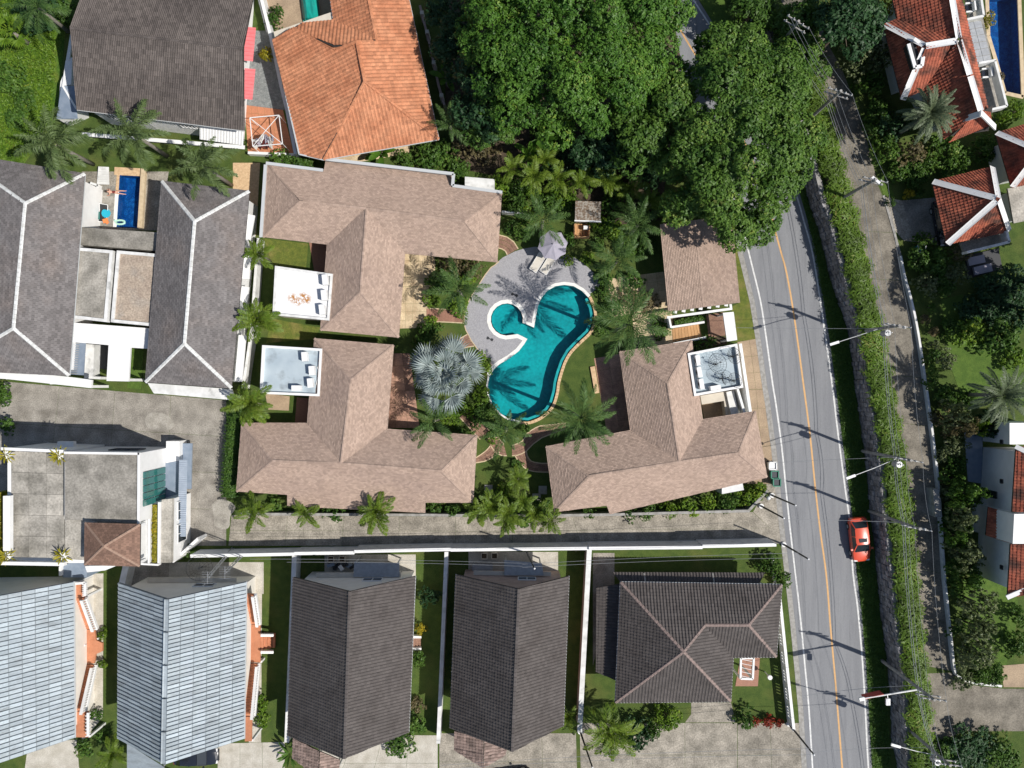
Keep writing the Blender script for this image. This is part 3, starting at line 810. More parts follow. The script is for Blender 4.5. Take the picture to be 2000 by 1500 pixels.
# ---------------------------------------------------------------- the free-form pool
pool = empty('swimming_pool', W(1040, 700, 0), 'free form turquoise swimming pool with a round paddling end', 'swimming pool')
PW = pxl(POOL); DEPTH = 1.35
mb = MB()
n = len(PW)
for i in range(n):
    p, q = PW[i], PW[(i + 1) % n]
    mb.poly([(p.x, p.y, 0.02), (q.x, q.y, 0.02), (q.x, q.y, -DEPTH), (p.x, p.y, -DEPTH)])
mb.poly([(p.x, p.y, -DEPTH) for p in PW])
mb.build('basin', m_pooltile, pool)
sh_ = MB(); cc = W(990, 624, -0.55)
sh_.prism([(cc.x + 1.5 * math.cos(t * 0.2618), cc.y + 1.5 * math.sin(t * 0.2618)) for t in range(24)], -DEPTH, -0.6)
sh_.build('paddling_floor', m_pooltile, pool)
mb = MB(); mb.poly([(p.x, p.y, -0.07) for p in PW]); mb.build('water', m_water, pool)
cop = [Vector((p.x, p.y)) for p in pxl(POOL_W)]
mb = MB(); band(mb, cop[:9], 0.0, 0.36, -0.1, 0.06); mb.build('coping', m_coping, pool)
mb = MB(); band(mb, cop[8:25], 0.0, 0.38, -0.1, 0.062); mb.build('coping', m_coping, pool)
mb = MB(); band(mb, cop[24:], 0.0, 0.30, -0.1, 0.064); mb.build('coping', m_coping, pool)
mb = MB(); band(mb, [Vector((p.x, p.y)) for p in pxl(POOL_S + POOL_W[:1])], 0.0, 0.16, -0.1, 0.06); mb.build('coping', m_coping, pool)
pe = [Vector((p.x, p.y)) for p in pxl(POOL_W[-1:] + POOL_E + POOL_S[:1])]
mb = MB(); band(mb, pe, -0.34, -0.10, -DEPTH, -0.03); mb.build('overflow_weir', m_pooltile, pool)
# tan coping stones outside the weir, one by one
rs = resample(smooth_line(pe, 4), 46)
A, B = strip(rs, 0.02, 0.30)
for i in range(46):
    mb = MB(); mb.prism([A[i].lerp(A[i + 1], 0.03), A[i].lerp(A[i + 1], 0.97), B[i].lerp(B[i + 1], 0.97), B[i].lerp(B[i + 1], 0.03)], -0.1, 0.07)
    c = (A[i] + B[i + 1]) / 2
    mb.build('coping_stone', m_tancoping, pool, loc=Vector((c.x, c.y, 0)) - pool.location)
DECK_OUT = [(974, 510), (982, 503), (992, 498), (1006, 491), (1022, 486), (1045, 482), (1080, 488), (1104, 496), (1123, 504), (1144, 518), (1165, 539), (1176, 549), (1167, 563), (1152, 574)]
DECK_L = [(974, 510), (966, 517), (958, 522), (947, 536), (938, 550), (928, 565), (920, 578), (913, 592), (908, 608), (906, 620), (906, 634), (909, 645), (914, 654), (920, 666), (928, 677), (933, 684), (941, 691), (949, 698), (956, 706), (961, 716)]
deck_px = DECK_L[::-1] + DECK_OUT[1:] + POOL_W[::-1][1:-1]
mb = MB(); mb.prism(pxl(deck_px), -0.1, 0.035); mb.build('pool_deck', m_pebble, kind='structure')
mb = MB(); band(mb, [Vector((p.x, p.y)) for p in pxl(DECK_L)], 0.0, 0.09, -0.1, 0.05); mb.build('deck_edging', m_path_edge, kind='structure')

# garden paths: brick paving bordered by pale edging, wood steps
def brick_path(px_a, px_b, nu, nv, name='garden_path', m=None, piece='paver', edge=True, parent=None):
    """paving between two lines of equal length, each block of pavers a piece"""
    g = empty(name, (0, 0, 0)); g['kind'] = 'structure'
    A = resample([Vector((p.x, p.y)) for p in pxl(px_a)], nu); B = resample([Vector((p.x, p.y)) for p in pxl(px_b)], nu)
    rng = random.Random(nu)
    for i in range(nu):
        for j in range(nv):
            f0 = j / nv + 0.01; f1 = (j + 1) / nv - 0.01
            q = [A[i].lerp(B[i], f0), A[i + 1].lerp(B[i + 1], f0), A[i + 1].lerp(B[i + 1], f1), A[i].lerp(B[i], f1)]
            c = (q[0] + q[2]) / 2; q = [c + (p - c) * 0.975 for p in q]
            mb = MB(); mb.prism(q, -0.1, 0.03 + rng.uniform(-.004, .004)); mb.build(piece, m or m_brick_path, g, loc=(c.x, c.y, 0))
    if edge:
        for l, sg in ((A, 1), (B, -1)):
            mb = MB(); band(mb, l, -0.05, 0.05, -0.1, 0.045); mb.build('edging', m_path_edge, g)
    return g
brick_path([(975, 459), (990, 463), (1003, 472), (1012, 486)], [(972, 484), (980, 486), (987, 490), (991, 498)], 6, 3)
brick_path([(833, 602), (870, 604), (907, 607)], [(833, 628), (870, 629), (906, 631)], 12, 1, name='wooden_walk', m=m_deckwood, piece='plank')
brick_path([(886, 672), (897, 662), (913, 653)], [(898, 684), (912, 678), (926, 676)], 4, 3)
brick_path([(898, 815), (912, 830), (926, 846), (938, 858)], [(912, 802), (930, 816), (944, 828), (957, 842)], 7, 3)
brick_path([(950, 860), (960, 853), (972, 853), (984, 868)], [(958, 870), (968, 884), (980, 890), (990, 890)], 5, 4)
brick_path([(928, 895), (942, 886), (952, 878), (958, 870)], [(929, 904), (946, 901), (960, 895), (976, 883)], 6, 3)
brick_path([(1000, 870), (1012, 866), (1022, 861), (1030, 845), (1052, 832), (1080, 829), (1105, 826)], [(1000, 890), (1014, 889), (1028, 881), (1040, 868), (1058, 855), (1082, 845), (1105, 838)], 12, 3)
brick_path([(1006, 890), (1012, 900), (1022, 912), (1036, 920), (1056, 922), (1072, 922)], [(1028, 882), (1030, 892), (1036, 900), (1044, 903), (1058, 905), (1072, 905)], 8, 3)
tr = empty('cream_terrace', (0, 0, 0)); tr['kind'] = 'structure'
grid_pieces(tr, 'slab', [W(786, 492), W(850, 496), W(850, 560), W(786, 560)], 4, 4, m_terrace, zoff=0.012, thick=0.1, gap=0.008)
grid_pieces(tr, 'slab', [W(778, 560.4), W(838, 560.4), W(832, 640), W(778, 642)], 4, 5, m_terrace, zoff=0.012, thick=0.1, gap=0.008)
tr2 = empty('cream_terrace', (0, 0, 0)); tr2['kind'] = 'structure'
grid_pieces(tr2, 'slab', [W(1186, 545), W(1300, 530), W(1310, 600), W(1196, 620)], 6, 4, m_terrace, zoff=0.012, thick=0.1, gap=0.008)
grid_pieces(tr2, 'slab', [W(1235, 614), W(1312, 600.5), W(1318, 690), W(1240, 690)], 4, 5, m_terrace, zoff=0.012, thick=0.1, gap=0.008)
tr3 = empty('shaded_terrace', (0, 0, 0)); tr3['kind'] = 'structure'
grid_pieces(tr3, 'slab', [W(757, 690), W(800, 690), W(820, 836), W(750, 836)], 3, 6, m_brick_path, zoff=0.012, thick=0.1, gap=0.008)
tr4 = empty('shaded_terrace', (0, 0, 0)); tr4['kind'] = 'structure'
grid_pieces(tr4, 'slab', [W(1160, 700), W(1215, 690), W(1236, 845), W(1186, 850)], 2, 6, m_brick_path, zoff=0.012, thick=0.1, gap=0.008)
mb = MB(); mb.bar(W(1157, 716, 0.1), W(1166, 768, 0.1), 0.45, 0.2); mb.build('terrace_kerb', m_tancoping, kind='structure')
patch('courtyard_lawn', [(516, 466), (602, 476), (598, 524), (532, 518)], m_lawn_dry, lvl=1)
patch('courtyard_lawn', [(530, 622), (626, 640), (614, 662), (520, 670)], m_lawn_dry, lvl=1)
patch('sandy_bed', [(518, 768), (566, 774), (564, 802), (524, 800)], m_tan_drive, lvl=1)
patch('wooden_landing', [(604, 474), (640, 478), (634, 540), (614, 530)], m_deckwood, lvl=2)
patch('wooden_landing', [(580, 776), (602, 778), (600, 828), (576, 826)], m_deckwood, lvl=2)
# ================================================================ the houses
SH = dict(tw=0.24, th=0.15, style='flat', lift=0.042, gap=0.03, bond=True)
def villa(px0, label, pts, planes, outline, fix=()):
    root = empty('villa', W(*px0, 0), label, 'villa', 'brown shingled villas round the pool')
    rf, P = make_roof(root, pts, planes, SH, m_shingle, m_dark_gap, m_shingle, ridge=(0.13, 0.03), tile_name='shingles', ridge_piece=0.3, fix=fix)
    out = [W(*pts[k]) for k in outline]
    walls(root, [(p.x, p.y) for p in out], 0, 2.15, 0.8, m_cream)
    return root, P

E, RZ = 2.9, 5.0
v1, _ = villa((716, 430), 'long brown shingle roofed villa beside the orange tiled house, its rear eave stepped', {
    'nw': (523, 320, E), 's1': (632, 335, E), 's2': (636, 313, E), 's3': (885, 342, E), 's4': (883, 364, E), 'ne': (980, 377, E), 'se': (971, 512, E),
    'iv': (791, 495, E), 'wse': (779, 659, E), 'wsw': (626, 645, E), 'jv': (639, 477, E), 'sw': (514, 463, E),
    'rw': (585, 392, 4.75), 'rm': (716, 407, RZ), 're': (908, 432, 4.9), 'rs': (704, 570, RZ)},
    [['nw', 's1', 's2', 's3', 's4', 'ne', 're', 'rm', 'rw'], ['sw', 'nw', 'rw'], ['ne', 'se', 're'], ['jv', 'sw', 'rw', 'rm'], ['se', 'iv', 'rm', 're'],
     ['wsw', 'jv', 'rm', 'rs'], ['iv', 'wse', 'rs', 'rm'], ['wse', 'wsw', 'rs']],
    ['nw', 's1', 's2', 's3', 's4', 'ne', 'se', 'iv', 'wse', 'wsw', 'jv', 'sw'], fix=[(('nw', 'ne', 'rm'), ['s1', 's2', 's3', 's4'])])
# grey parapet gutter along the rear eave
for a, b in (((520, 319), (631, 333)), ((635, 311), (886, 340)), ((886, 340), (884, 363)), ((884, 363), (981, 376)), ((519, 322), (510, 464))):
    mb = MB(); mb.bar(W(*a, 3.0), W(*b, 3.0), 0.28, 0.25); mb.build('parapet', m_gutter, v1)
v2, _ = villa((700, 880), 'brown shingle roofed villa whose notched eave faces the bare concrete lane', {
    'tnw': (614, 661, E), 'tne': (769, 674, E), 'ie': (757, 838, E), 'ne': (932, 850, E), 'se': (924, 981, E), 'a1': (831, 981, E), 'a2': (831, 1001, E), 'a3': (561, 988, E), 'a4': (561, 966, E),
    'sw': (462, 960, E), 'nw': (472, 826, E), 'iw': (600, 826, E), 'tp': (685, 742, RZ), 'jm': (666, 905, RZ), 'rw': (532, 900, 5.0), 're': (862, 920, 5.0)},
    [['tne', 'tnw', 'tp'], ['tnw', 'iw', 'jm', 'tp'], ['ie', 'tne', 'tp', 'jm'], ['iw', 'nw', 'rw', 'jm'], ['ne', 'ie', 'jm', 're'], ['nw', 'sw', 'rw'], ['se', 'ne', 're'],
     ['sw', 'a4', 'a3', 'a2', 'a1', 'se', 're', 'jm', 'rw']],
    ['tnw', 'tne', 'ie', 'ne', 'se', 'a1', 'a2', 'a3', 'a4', 'sw', 'nw', 'iw'], fix=[(('sw', 'se', 'jm'), ['a1', 'a2', 'a3', 'a4'])])
v3, _ = villa((1300, 850), 'brown shingle roofed villa beside the asphalt road, wheelie bins at its corner', {
    'tnw': (1210, 687, E), 'tne': (1351, 665, E), 'ie': (1372, 819, E), 'ne': (1475, 803, E), 'se': (1498, 932, E), 'a1': (1191, 1004, E), 'a2': (1185, 987, E), 'sw': (1083, 1000, E),
    'nw': (1066, 872, E), 'iw': (1231, 840, E), 'tp': (1304, 748, RZ), 'jm': (1327, 902, RZ), 'rw': (1150, 930, 5.0), 're': (1442, 885, 5.0)},
    [['tne', 'tnw', 'tp'], ['tnw', 'iw', 'jm', 'tp'], ['ie', 'tne', 'tp', 'jm'], ['iw', 'nw', 'rw', 'jm'], ['ne', 'ie', 'jm', 're'], ['nw', 'sw', 'rw'], ['se', 'ne', 're'],
     ['sw', 'a2', 'a1', 'se', 're', 'jm', 'rw']],
    ['tnw', 'tne', 'ie', 'ne', 'se', 'a1', 'a2', 'sw', 'nw', 'iw'], fix=[(('sw', 'se', 'jm'), ['a1', 'a2'])])

# carport with brown shingle roof under the big tree
cp = empty('carport', W(1365, 520, 0), 'brown shingle carport half under the big round tree by the road', 'carport')
make_roof(cp, {'nw': (1289, 438, 3.0), 'ne': (1428, 420, 3.0), 'se': (1445, 591, 3.0), 'sw': (1305, 609, 3.0), 'a': (1357, 430, 3.45), 'b': (1374, 600, 3.45)},
          [['nw', 'sw', 'b', 'a'], ['se', 'ne', 'a', 'b']], SH, m_shingle, m_dark_gap, m_shingle, ridge=(0.1, 0.02), tile_name='shingles')
walls(cp, [W(1289, 438), W(1400, 424), W(1412, 560), W(1300, 576)], 0, 2.7, 0.5, m_cream)
# slatted pergola wall under its eave and the entrance court beside it
ec = empty('entrance_court', W(1370, 640, 0), 'small white walled entrance court with a wooden deck between carport and villa', 'courtyard wall')
def wall_line(parent, px, w, z0, z1, m, name='wall'):
    mb = MB(); P = [Vector((p.x, p.y)) for p in px]; band(mb, P, -w / 2, w / 2, z0, z1); return mb.build(name, m, parent)
wall_line(ec, [W(1303, 620, 2.6), W(1428, 603, 2.6), W(1427, 594, 2.6)], 0.22, 2.35, 2.6, m_white, 'beam')
for i in range(7):
    t = i / 6.5; mb = MB(); a = W(1318 + 108 * t, 612 - 15 * t, 2.55); mb.bar(a, a + Vector((0.08, 0.55, 0)), 0.34, 0.14); mb.build('rafter', m_white, ec)
wall_line(ec, [W(1307, 620, 2.0), W(1311, 640, 2.0)], 0.18, 0, 2.0, m_white)
wall_line(ec, [W(1311, 639, .8), W(1376, 629, .8)], 0.2, 0, 0.8, m_white)
wall_line(ec, [W(1312, 672, .8), W(1379, 659, .8)], 0.2, 0, 0.8, m_white)
mb = MB(); mb.prism([W(1412, 611, 2.7), W(1433, 609, 2.7), W(1440, 664, 2.7), W(1420, 667, 2.7)], 2.5, 2.7, bottom=True); mb.build('canopy', m_white, ec)
for px in ((1415, 613), (1432, 612), (1437, 661), (1422, 664)):
    mb = MB(); p = W(*px, 2.6); mb.box((p.x, p.y, 1.25), (0.15, 0.15, 2.5)); mb.build('post', m_white, ec)
grid_pieces(ec, 'plank', [W(1312, 642), W(1366, 633), W(1370, 658), W(1314, 668)], 9, 1, m_tanwood, zoff=0.05, thick=0.1, gap=0.012)
mb = MB(); mb.prism(pxl([(1379, 615), (1412, 610), (1420, 655), (1384, 660)]), -0.1, 0.02); mb.build('paved_floor', m_brick_path, ec)
patch('planting_bed', [(1313, 622), (1377, 613), (1377, 628), (1313, 638)], m_soil, lvl=2)
patch('planting_bed', [(1352, 664), (1416, 657), (1420, 672), (1352, 682)], m_soil, lvl=2)

# ---- roof terraces of the villas with air conditioners
def terrace_block(label, px, h, floor_m, wall_m, par=0.35, parts=None):
    c = W(sum(p[0] for p in px) / 4, sum(p[1] for p in px) / 4, 0)
    root = empty('roof_terrace', c, label, 'roof terrace')
    P = [W(x, y, h) for x, y in px]
    I = inset(P, 0.22)
    mb = MB(); mb.prism(inset(P, 0.06), 0, h - par); mb.build('wall', m_cream, root)
    f = MB(); f.prism(I, h - par - 0.1, h - par + 0.03); f.build('floor', floor_m, root)
    for i in range(4):
        a, b = P[i], P[(i + 1) % 4]; ia, ib = I[i], I[(i + 1) % 4]
        q = MB(); q.prism([Vector((a.x, a.y)), Vector((b.x, b.y)), ib, ia], h - par - 0.3, h, bottom=True); q.build('parapet', wall_m, root)
    return root
t1px = [(537, 519), (650, 535), (643, 626), (532, 615)]
rc = [(W(573, 583, 3)[0], W(573, 583, 3)[1], 0.55), (W(593, 580, 3)[0], W(593, 580, 3)[1], 0.5), (W(583, 590, 3)[0], W(583, 590, 3)[1], 0.5), (W(600, 585, 3)[0], W(600, 585, 3)[1], 0.6)]
m_white_rust = mat('rust_stained_white_floor', (0.80, 0.80, 0.80), (0.76, 0.76, 0.76), scale=1.5, rust=(rc, 3.33, (0.42, 0.19, 0.05)))
ta = terrace_block('white flat roof terrace with orange rust stains beside the stepped villa', t1px, 3.6, m_white_rust, m_white_old, par=0.3)
m_blue_stain = mat('stained_blue_membrane', (0.36, 0.43, 0.48), (0.44, 0.51, 0.55), scale=0.7, c3=(0.22, 0.25, 0.27), s3=1.0, lo3=0.55, hi3=0.8, rough=0.5)
tb = terrace_block('pale blue flat roof terrace with a stained floor and plain white parapets', [(512, 674), (629, 681), (624, 774), (507, 769)], 3.6, m_blue_stain, m_white, par=0.35)
tc = terrace_block('pale blue flat roof terrace carrying wire mesh satellite dishes near the road', [(1343, 690), (1440, 671), (1452, 757), (1356, 774)], 3.6, m_blue_roof, m_white, par=0.45)
def ac_unit(px, h, rz, label, size=(0.75, 0.32, 0.6)):
    p = W(*px, h)
    r = empty('air_conditioner', p, label, 'air conditioner', 'air conditioner units on the roof terraces'); r.rotation_euler.z = 0
    mb = MB(); mb.box(p + Vector((0, 0, size[2] / 2 + 0.06)), size, rz=rz); mb.build('casing', m_white, r)
    mb = MB(); d = Vector((-math.sin(rz), math.cos(rz), 0))
    c = p + d * (size[1] / 2 + 0.01) + Vector((0, 0, size[2] / 2 + 0.06))
    for rr in (0.23, 0.15, 0.07):
        pts = [c + Vector((math.cos(rz), math.sin(rz), 0)) * rr * math.cos(t * .5236) + Vector((0, 0, rr * math.sin(t * .5236))) for t in range(13)]
        mb.tube(pts, 0.014, n=4, cap=False)
    mb.build('fan_grille', m_darkmetal, r)
    mb = MB()
    for sx in (-1, 1): mb.box(p + Vector((math.cos(rz), math.sin(rz), 0)) * sx * size[0] * 0.35 + Vector((0, 0, 0.03)), (0.08, size[1], 0.06), rz=rz)
    mb.build('foot', m_darkmetal, r)
    return r
for i, (px, l) in enumerate([((638, 548), 'nearest the coiled hose'), ((636, 578), 'middle one of its row of three'), ((632, 606), 'end one of its row')]):
    ac_unit(px, 3.32, R(96), 'white air conditioner on the rust stained white terrace, ' + l, size=(0.95, 0.5, 0.7))
for px, rz, l in [((598, 697), R(95), 'with an open dark fan, biggest on the plain pale blue terrace'), ((612, 724), R(95), 'in the middle of the plain pale blue terrace edge'), ((609, 748), R(95), 'small, near the plain pale blue terrace corner'), ((582, 758), 0, 'lying crosswise by the parapet of the plain pale blue terrace')]:
    ac_unit(px, 3.28, rz, 'white air conditioner ' + l, size=(0.85, 0.5, 0.65))
for px, rz, l in [((1360, 704), R(100), 'first of three beside the wire dishes'), ((1363, 727), R(100), 'second of three beside the wire dishes'), ((1367, 750), R(100), 'third of three beside the wire dishes, by the corner'), ((1394, 757), R(10), 'crosswise below the wire dishes')]:
    ac_unit(px, 3.18, rz, 'white air conditioner ' + l, size=(0.95, 0.4, 0.7))
for px, pts in (((646, 560), [(644, 542), (647, 552), (643, 560), (648, 568), (644, 580)]), ((620, 735), [(619, 716), (623, 728), (620, 740), (617, 752)])):
    mb = MB(); mb.tube(smooth_line([W(x, y, 3.4) for x, y in pts], 4), 0.035, n=6)
    mb.build('coolant_hose', m_white_old, label=('pale coolant hose coiled by the rust stained terrace parapet' if px[0] > 640 else 'pale coolant hose along the plain pale blue terrace edge'), cat='hose')
def mesh_dish(px, h, rad, tilt, az, label, m=m_darkmetal):
    p = W(*px, h)
    r = empty('satellite_dish', p, label, 'satellite dish', 'wire mesh satellite dishes')
    Mx = Matrix.Rotation(az, 3, 'Z') @ Matrix.Rotation(tilt, 3, 'Y'); c = p + Vector((0, 0, 0.9))
    def q(rr, t): return c + Mx @ Vector((rr * math.cos(t), rr * math.sin(t), 0.35 * (rr / rad) ** 2 * rad))
    mb = MB()
    for rr in (0.25, 0.5, 0.75, 1.0):
        mb.tube([q(rad * rr, t * math.pi / 14) for t in range(29)], 0.018 if rr == 1 else 0.009, n=4, cap=False)
    mb.build('rim', m, r)
    for k in range(20):
        if k % 2 == 0: mb = MB()
        mb.tube([q(rad * s / 5 + 0.02, k * math.pi / 10) for s in range(6)], 0.009, n=4, cap=False)
        if k % 2: mb.build('rib', m, r)
    mb = MB(); f = c + Mx @ Vector((0, 0, rad * 0.9)); mb.tube([c, f], 0.02, n=5); mb.box(f, (0.12, 0.12, 0.16)); mb.build('feed_horn', m, r)
    mb = MB(); mb.tube([p, c], 0.05, n=6); mb.tube([p + Vector((0.4, 0, 0)), c], 0.02, n=5); mb.tube([p + Vector((-0.3, 0.3, 0)), c], 0.02, n=5); mb.build('mast', m, r)
for px, rad, t, az, l in (((1393, 712), 0.95, R(22), 0.6, 'big wire mesh satellite dish in the middle of the dish terrace'), ((1426, 697), 0.75, R(25), 0.5, 'smaller wire mesh satellite dish by the terrace corner nearest the driveway lawn'),
                          ((1428, 744), 0.7, R(25), 0.7, 'wire mesh satellite dish at the terrace edge over the cream ledge'), ((1405, 740), 0.6, R(62), 0.2, 'wire mesh satellite dish turned edge on')):
    mesh_dish(px, 3.2, rad, t, az, l)
mesh_dish((396, 1106), 2.2, 1.15, R(30), 0.7, 'large black wire mesh satellite dish behind the pale gable wall')
# white double wall and cream ledge below the dish terrace
lw = empty('ledge_wall', W(1440, 760, 0), 'cream ledge and doubled white boundary wall below the dish terrace', 'wall')
for k, (a, b, w, z, m) in enumerate((((1446, 671), (1466, 806), 0.28, 1.9, m_white), ((1441, 760), (1455, 808), 0.22, 2.1, m_white), ((1426, 764), (1436, 812), 0.75, 1.5, m_white_old))):
    wall_line(lw, [W(*a, z), W(*b, z)], w, 0, z, m)
mb = MB(); mb.prism([W(1368, 773, 1.2), (W(1420, 764, 1.2)), W(1426, 812, 1.2), W(1418, 813, 1.2), W(1414, 783, 1.2), W(1371, 790, 1.2)], 0, 1.2); mb.build('ledge', m_cream, lw)
patch('service_court', [(1370, 788), (1416, 782), (1420, 822), (1376, 822)], m_tan_drive, lvl=3)
# little flat bay of the road villa
mb = MB(); mb.prism([W(1410, 947, 2.5), W(1450, 942, 2.5), W(1453, 957, 2.5), W(1410, 965, 2.5)], 0, 2.5); bay = mb.build('bay_roof', m_white_old, v3)

# ---- orange tiled house
oh = empty('orange_house', W(700, 150, 0), 'orange clay tiled house with a hipped roof above the brown villa', 'house')
OE, OR_ = 3.3, 5.8
make_roof(oh, {'wn': (534, 79, OE), 'ws': (584, 301, OE), 's': (632, 312, OE), 'p': (712, 159, OR_), 'q': (696, 81, OR_), 'q2': (686, 85, OR_ - .15), 'h': (656, 96, 5.5), 'n1': (572, 55, OE), 'n2': (591, 46, OE), 'n3': (651, 39, OE),
               'k': (736, 81, 5.0), 'k2': (708, -60, 5.0), 'tn': (637, -60, OE), 'e0': (786, -60, OE), 'se': (857, 272, OE)},
          [['wn', 'ws', 's', 'p', 'q', 'q2', 'h', 'n1'], ['n1', 'h', 'q2', 'q', 'k', 'n3', 'n2'], ['s', 'se', 'p'], ['se', 'e0', 'k2', 'k', 'q', 'p'], ['n3', 'k', 'k2', 'tn']],
          dict(tw=0.34, th=0.36, style='barrel', lift=0.04, amp=0.045, gap=0.03), m_orange_tile, m_dark_gap, m_orange_tile, ridge=(0.16, 0.08), tile_name='clay_tiles', gutter=m_gutter, fix=[(('wn', 'ws', 'p'), ['q', 'q2', 'h', 'n1']), (('se', 'e0', 'p'), ['k', 'k2'])])
walls(oh, [W(534, 79), W(584, 301), W(632, 312), W(857, 272), W(786, -60), W(637, -60), W(651, 39)], 0, 3.1, 0.8, m_cream)
patch('yard_paving', [(520, 0), (600, -30), (650, -30), (655, 45), (545, 70), (535, 60)], m_tan_drive, lvl=1)
patch('terrace_strip', [(650, 300), (800, 270), (800, 300), (650, 325)], m_terrace, lvl=1)
patch('paved_alley', [(478, 60), (530, 60), (556, 215), (478, 205)], m_paver, lvl=1)
of = empty('terracotta_yard', W(530, 250, 0)); of['kind'] = 'structure'
grid_pieces(of, 'floor_tile', [W(478, 205), W(552, 212), W(574, 300), W(484, 296)], 6, 6, m_orange_floor, zoff=0.006, thick=0.1, gap=0.008)
pav = empty('alley_pavers', (0, 0, 0)); pav['kind'] = 'structure'
grid_pieces(pav, 'paver', [W(478, 62), W(512, 62), W(553, 211), W(479, 204)], 7, 18, m_paver, zoff=0.02, thick=0.02, gap=0.015, stagger=True)
gw = empty('boundary_wall', W(550, 150, 0), 'white boundary wall between the paved alley and the orange house', 'wall')
wall_line(gw, [W(506, -20, 1.8), W(526, 60, 1.8), W(548, 165, 1.8), W(560, 215, 1.8), W(577, 301, 1.8)], 0.3, 0, 1.8, m_white)
wall_line(gw, [W(484, 298, .7), W(577, 302, .7)], 0.25, 0, 0.7, m_white)
wall_line(gw, [W(500, -20, 1.3), W(521, 62, 1.3)], 0.12, 0, 1.3, m_white, 'rail')
rf2 = empty('fence_wall', W(850, 120, 0), 'narrow red brown fence wall along the orange house garden', 'wall')
wall_line(rf2, [W(820, 10, 1.6), W(840, 90, 1.6), W(856, 165, 1.6), W(868, 205, 1.6)], 0.22, 0, 1.6, m_pink_wall)
for px in ((824, 25), (834, 62), (847, 122), (862, 186)):
    mb = MB(); p = W(*px, 1.7); mb.box((p.x, p.y, 0.9), (0.34, 0.34, 1.8)); mb.build('pier', m_cream, rf2)

# ---- big dark house in the far corner
nh = empty('corner_house', W(300, 130, 0), 'large house with a wide grey brown tiled gable roof behind three foxtail palms', 'house')
make_roof(nh, {'w': (137, 55, 8.2), 'e': (475, 95, 8.2), 'se': (477, 255, 5.4), 'sw': (150, 214, 5.4), 'ne': (507, -70, 5.4), 'nw': (196, -110, 5.4)},
          [['w', 'sw', 'se', 'e'], ['e', 'ne', 'nw', 'w']], dict(tw=0.32, th=0.42, style='double', lift=0.035, amp=0.05, gap=0.02), m_nw_tile, m_dark_gap, m_nw_tile, ridge=(0.14, 0.07), gutter=m_gutter)
o = [W(150, 214, 5.4), W(477, 255, 5.4), W(507, -70, 5.4), W(196, -110, 5.4)]
_, wp = walls(nh, [W(150, 214, 5.4), W(447, 251, 5.4), W(470, -70, 5.4), W(196, -110, 5.4)], 0, 5.25, 0.45, m_white)
mb = MB()
ws = [Vector((p.x, p.y)) for p in wp]
south = sorted(ws, key=lambda p: p.y)[:2]; south = sorted(south, key=lambda p: p.x)
d = (south[1] - south[0]).normalized()
for k in range(60):
    p = south[1] - d * (0.1 + k * 0.14)
    mb.box((p.x, p.y - 0.02, 2.6), (0.05, 0.05, 5.1), rz=math.atan2(d.y, d.x))
mb.build('cladding', m_white, nh, kind='stuff')
Lw = (south[1] - south[0]).length
for t0, t1, z0, z1, pn in ((0.08, 0.16, 2.6, 4.6, 3), (0.20, 0.32, 2.6, 4.6, 3), (0.62, 0.73, 2.7, 4.4, 4)):
    a = south[0] + d * Lw * t0 - Vector((0, 0.05)); b = south[0] + d * Lw * t1 - Vector((0, 0.05))
    window(nh, a, b, z0, z1, panes=pn, out=0.06)
wl_ = [W(390, 246, 3.3), W(476, 257, 3.3), W(475, 284, 2.5), W(390, 272, 2.5)]
mb = MB(); mb.poly(wl_); lr_ = mb.build('lean_to_roof', m_white, nh); mb = MB()
for k in range(15):
    t = (k + .5) / 15; mb.bar(wl_[0].lerp(wl_[1], t) + Vector((0, 0, .03)), wl_[3].lerp(wl_[2], t) + Vector((0, 0, .03)), .1, .07)
mb.build('rib', m_white, lr_, kind='stuff')
# lean-to roofs at its garden end
mb = MB(); mb.prism([W(118, 160, 2.2), W(138, 110, 2.2), W(150, 215, 2.2), W(112, 232, 2.2)], 0, 2.2); mb.build('annexe', m_white, nh)
ar = MB(); ar.poly([W(120, 168, 2.9), W(146, 168, 2.9), W(152, 232, 2.7), W(110, 232, 2.3)]); ar.build('annexe_roof', m_bluegrey, nh)
ar = MB(); ar.bar(W(123, 168, 2.95), W(149, 212, 2.9), 0.18, 0.1); ar.build('ridge_cap', m_white, nh)
ar = MB(); ar.prism([W(128, 118, 2.6), W(141, 112, 2.6), W(139, 165, 2.6), W(121, 168, 2.6)], 2.3, 2.6); ar.build('ledge', m_white, nh)
ar = MB(); ar.bar(W(146, 40, 2.6), W(133, 118, 2.6), 0.3, 0.2); ar.build('ledge', m_white, nh)
mb = MB(); mb.bar(W(160, 262, 2.3), W(478, 288, 2.0), 0.35, 0.12); mb.build('sill_band', m_white, nh)
for a, b in (((478, 52), (500, 120)), ((478, 133), (499, 195))):
    q = [W(478, a[1], 2.6), W(b[0], a[1] + 2, 2.2), W(b[0] - 6, b[1], 2.2), W(477, b[1] - 2, 2.6)]
    m2 = MB(); m2.poly(q); rr = m2.build('awning', m_pink_roof, nh)
    rb = MB()
    for k in range(9):
        t = (k + 0.5) / 9; rb.bar(q[0].lerp(q[3], t) + Vector((0, 0, 0.03)), q[1].lerp(q[2], t) + Vector((0, 0, 0.03)), 0.06, 0.05)
    rb.build('rib', m_pink_roof, rr, kind='stuff')

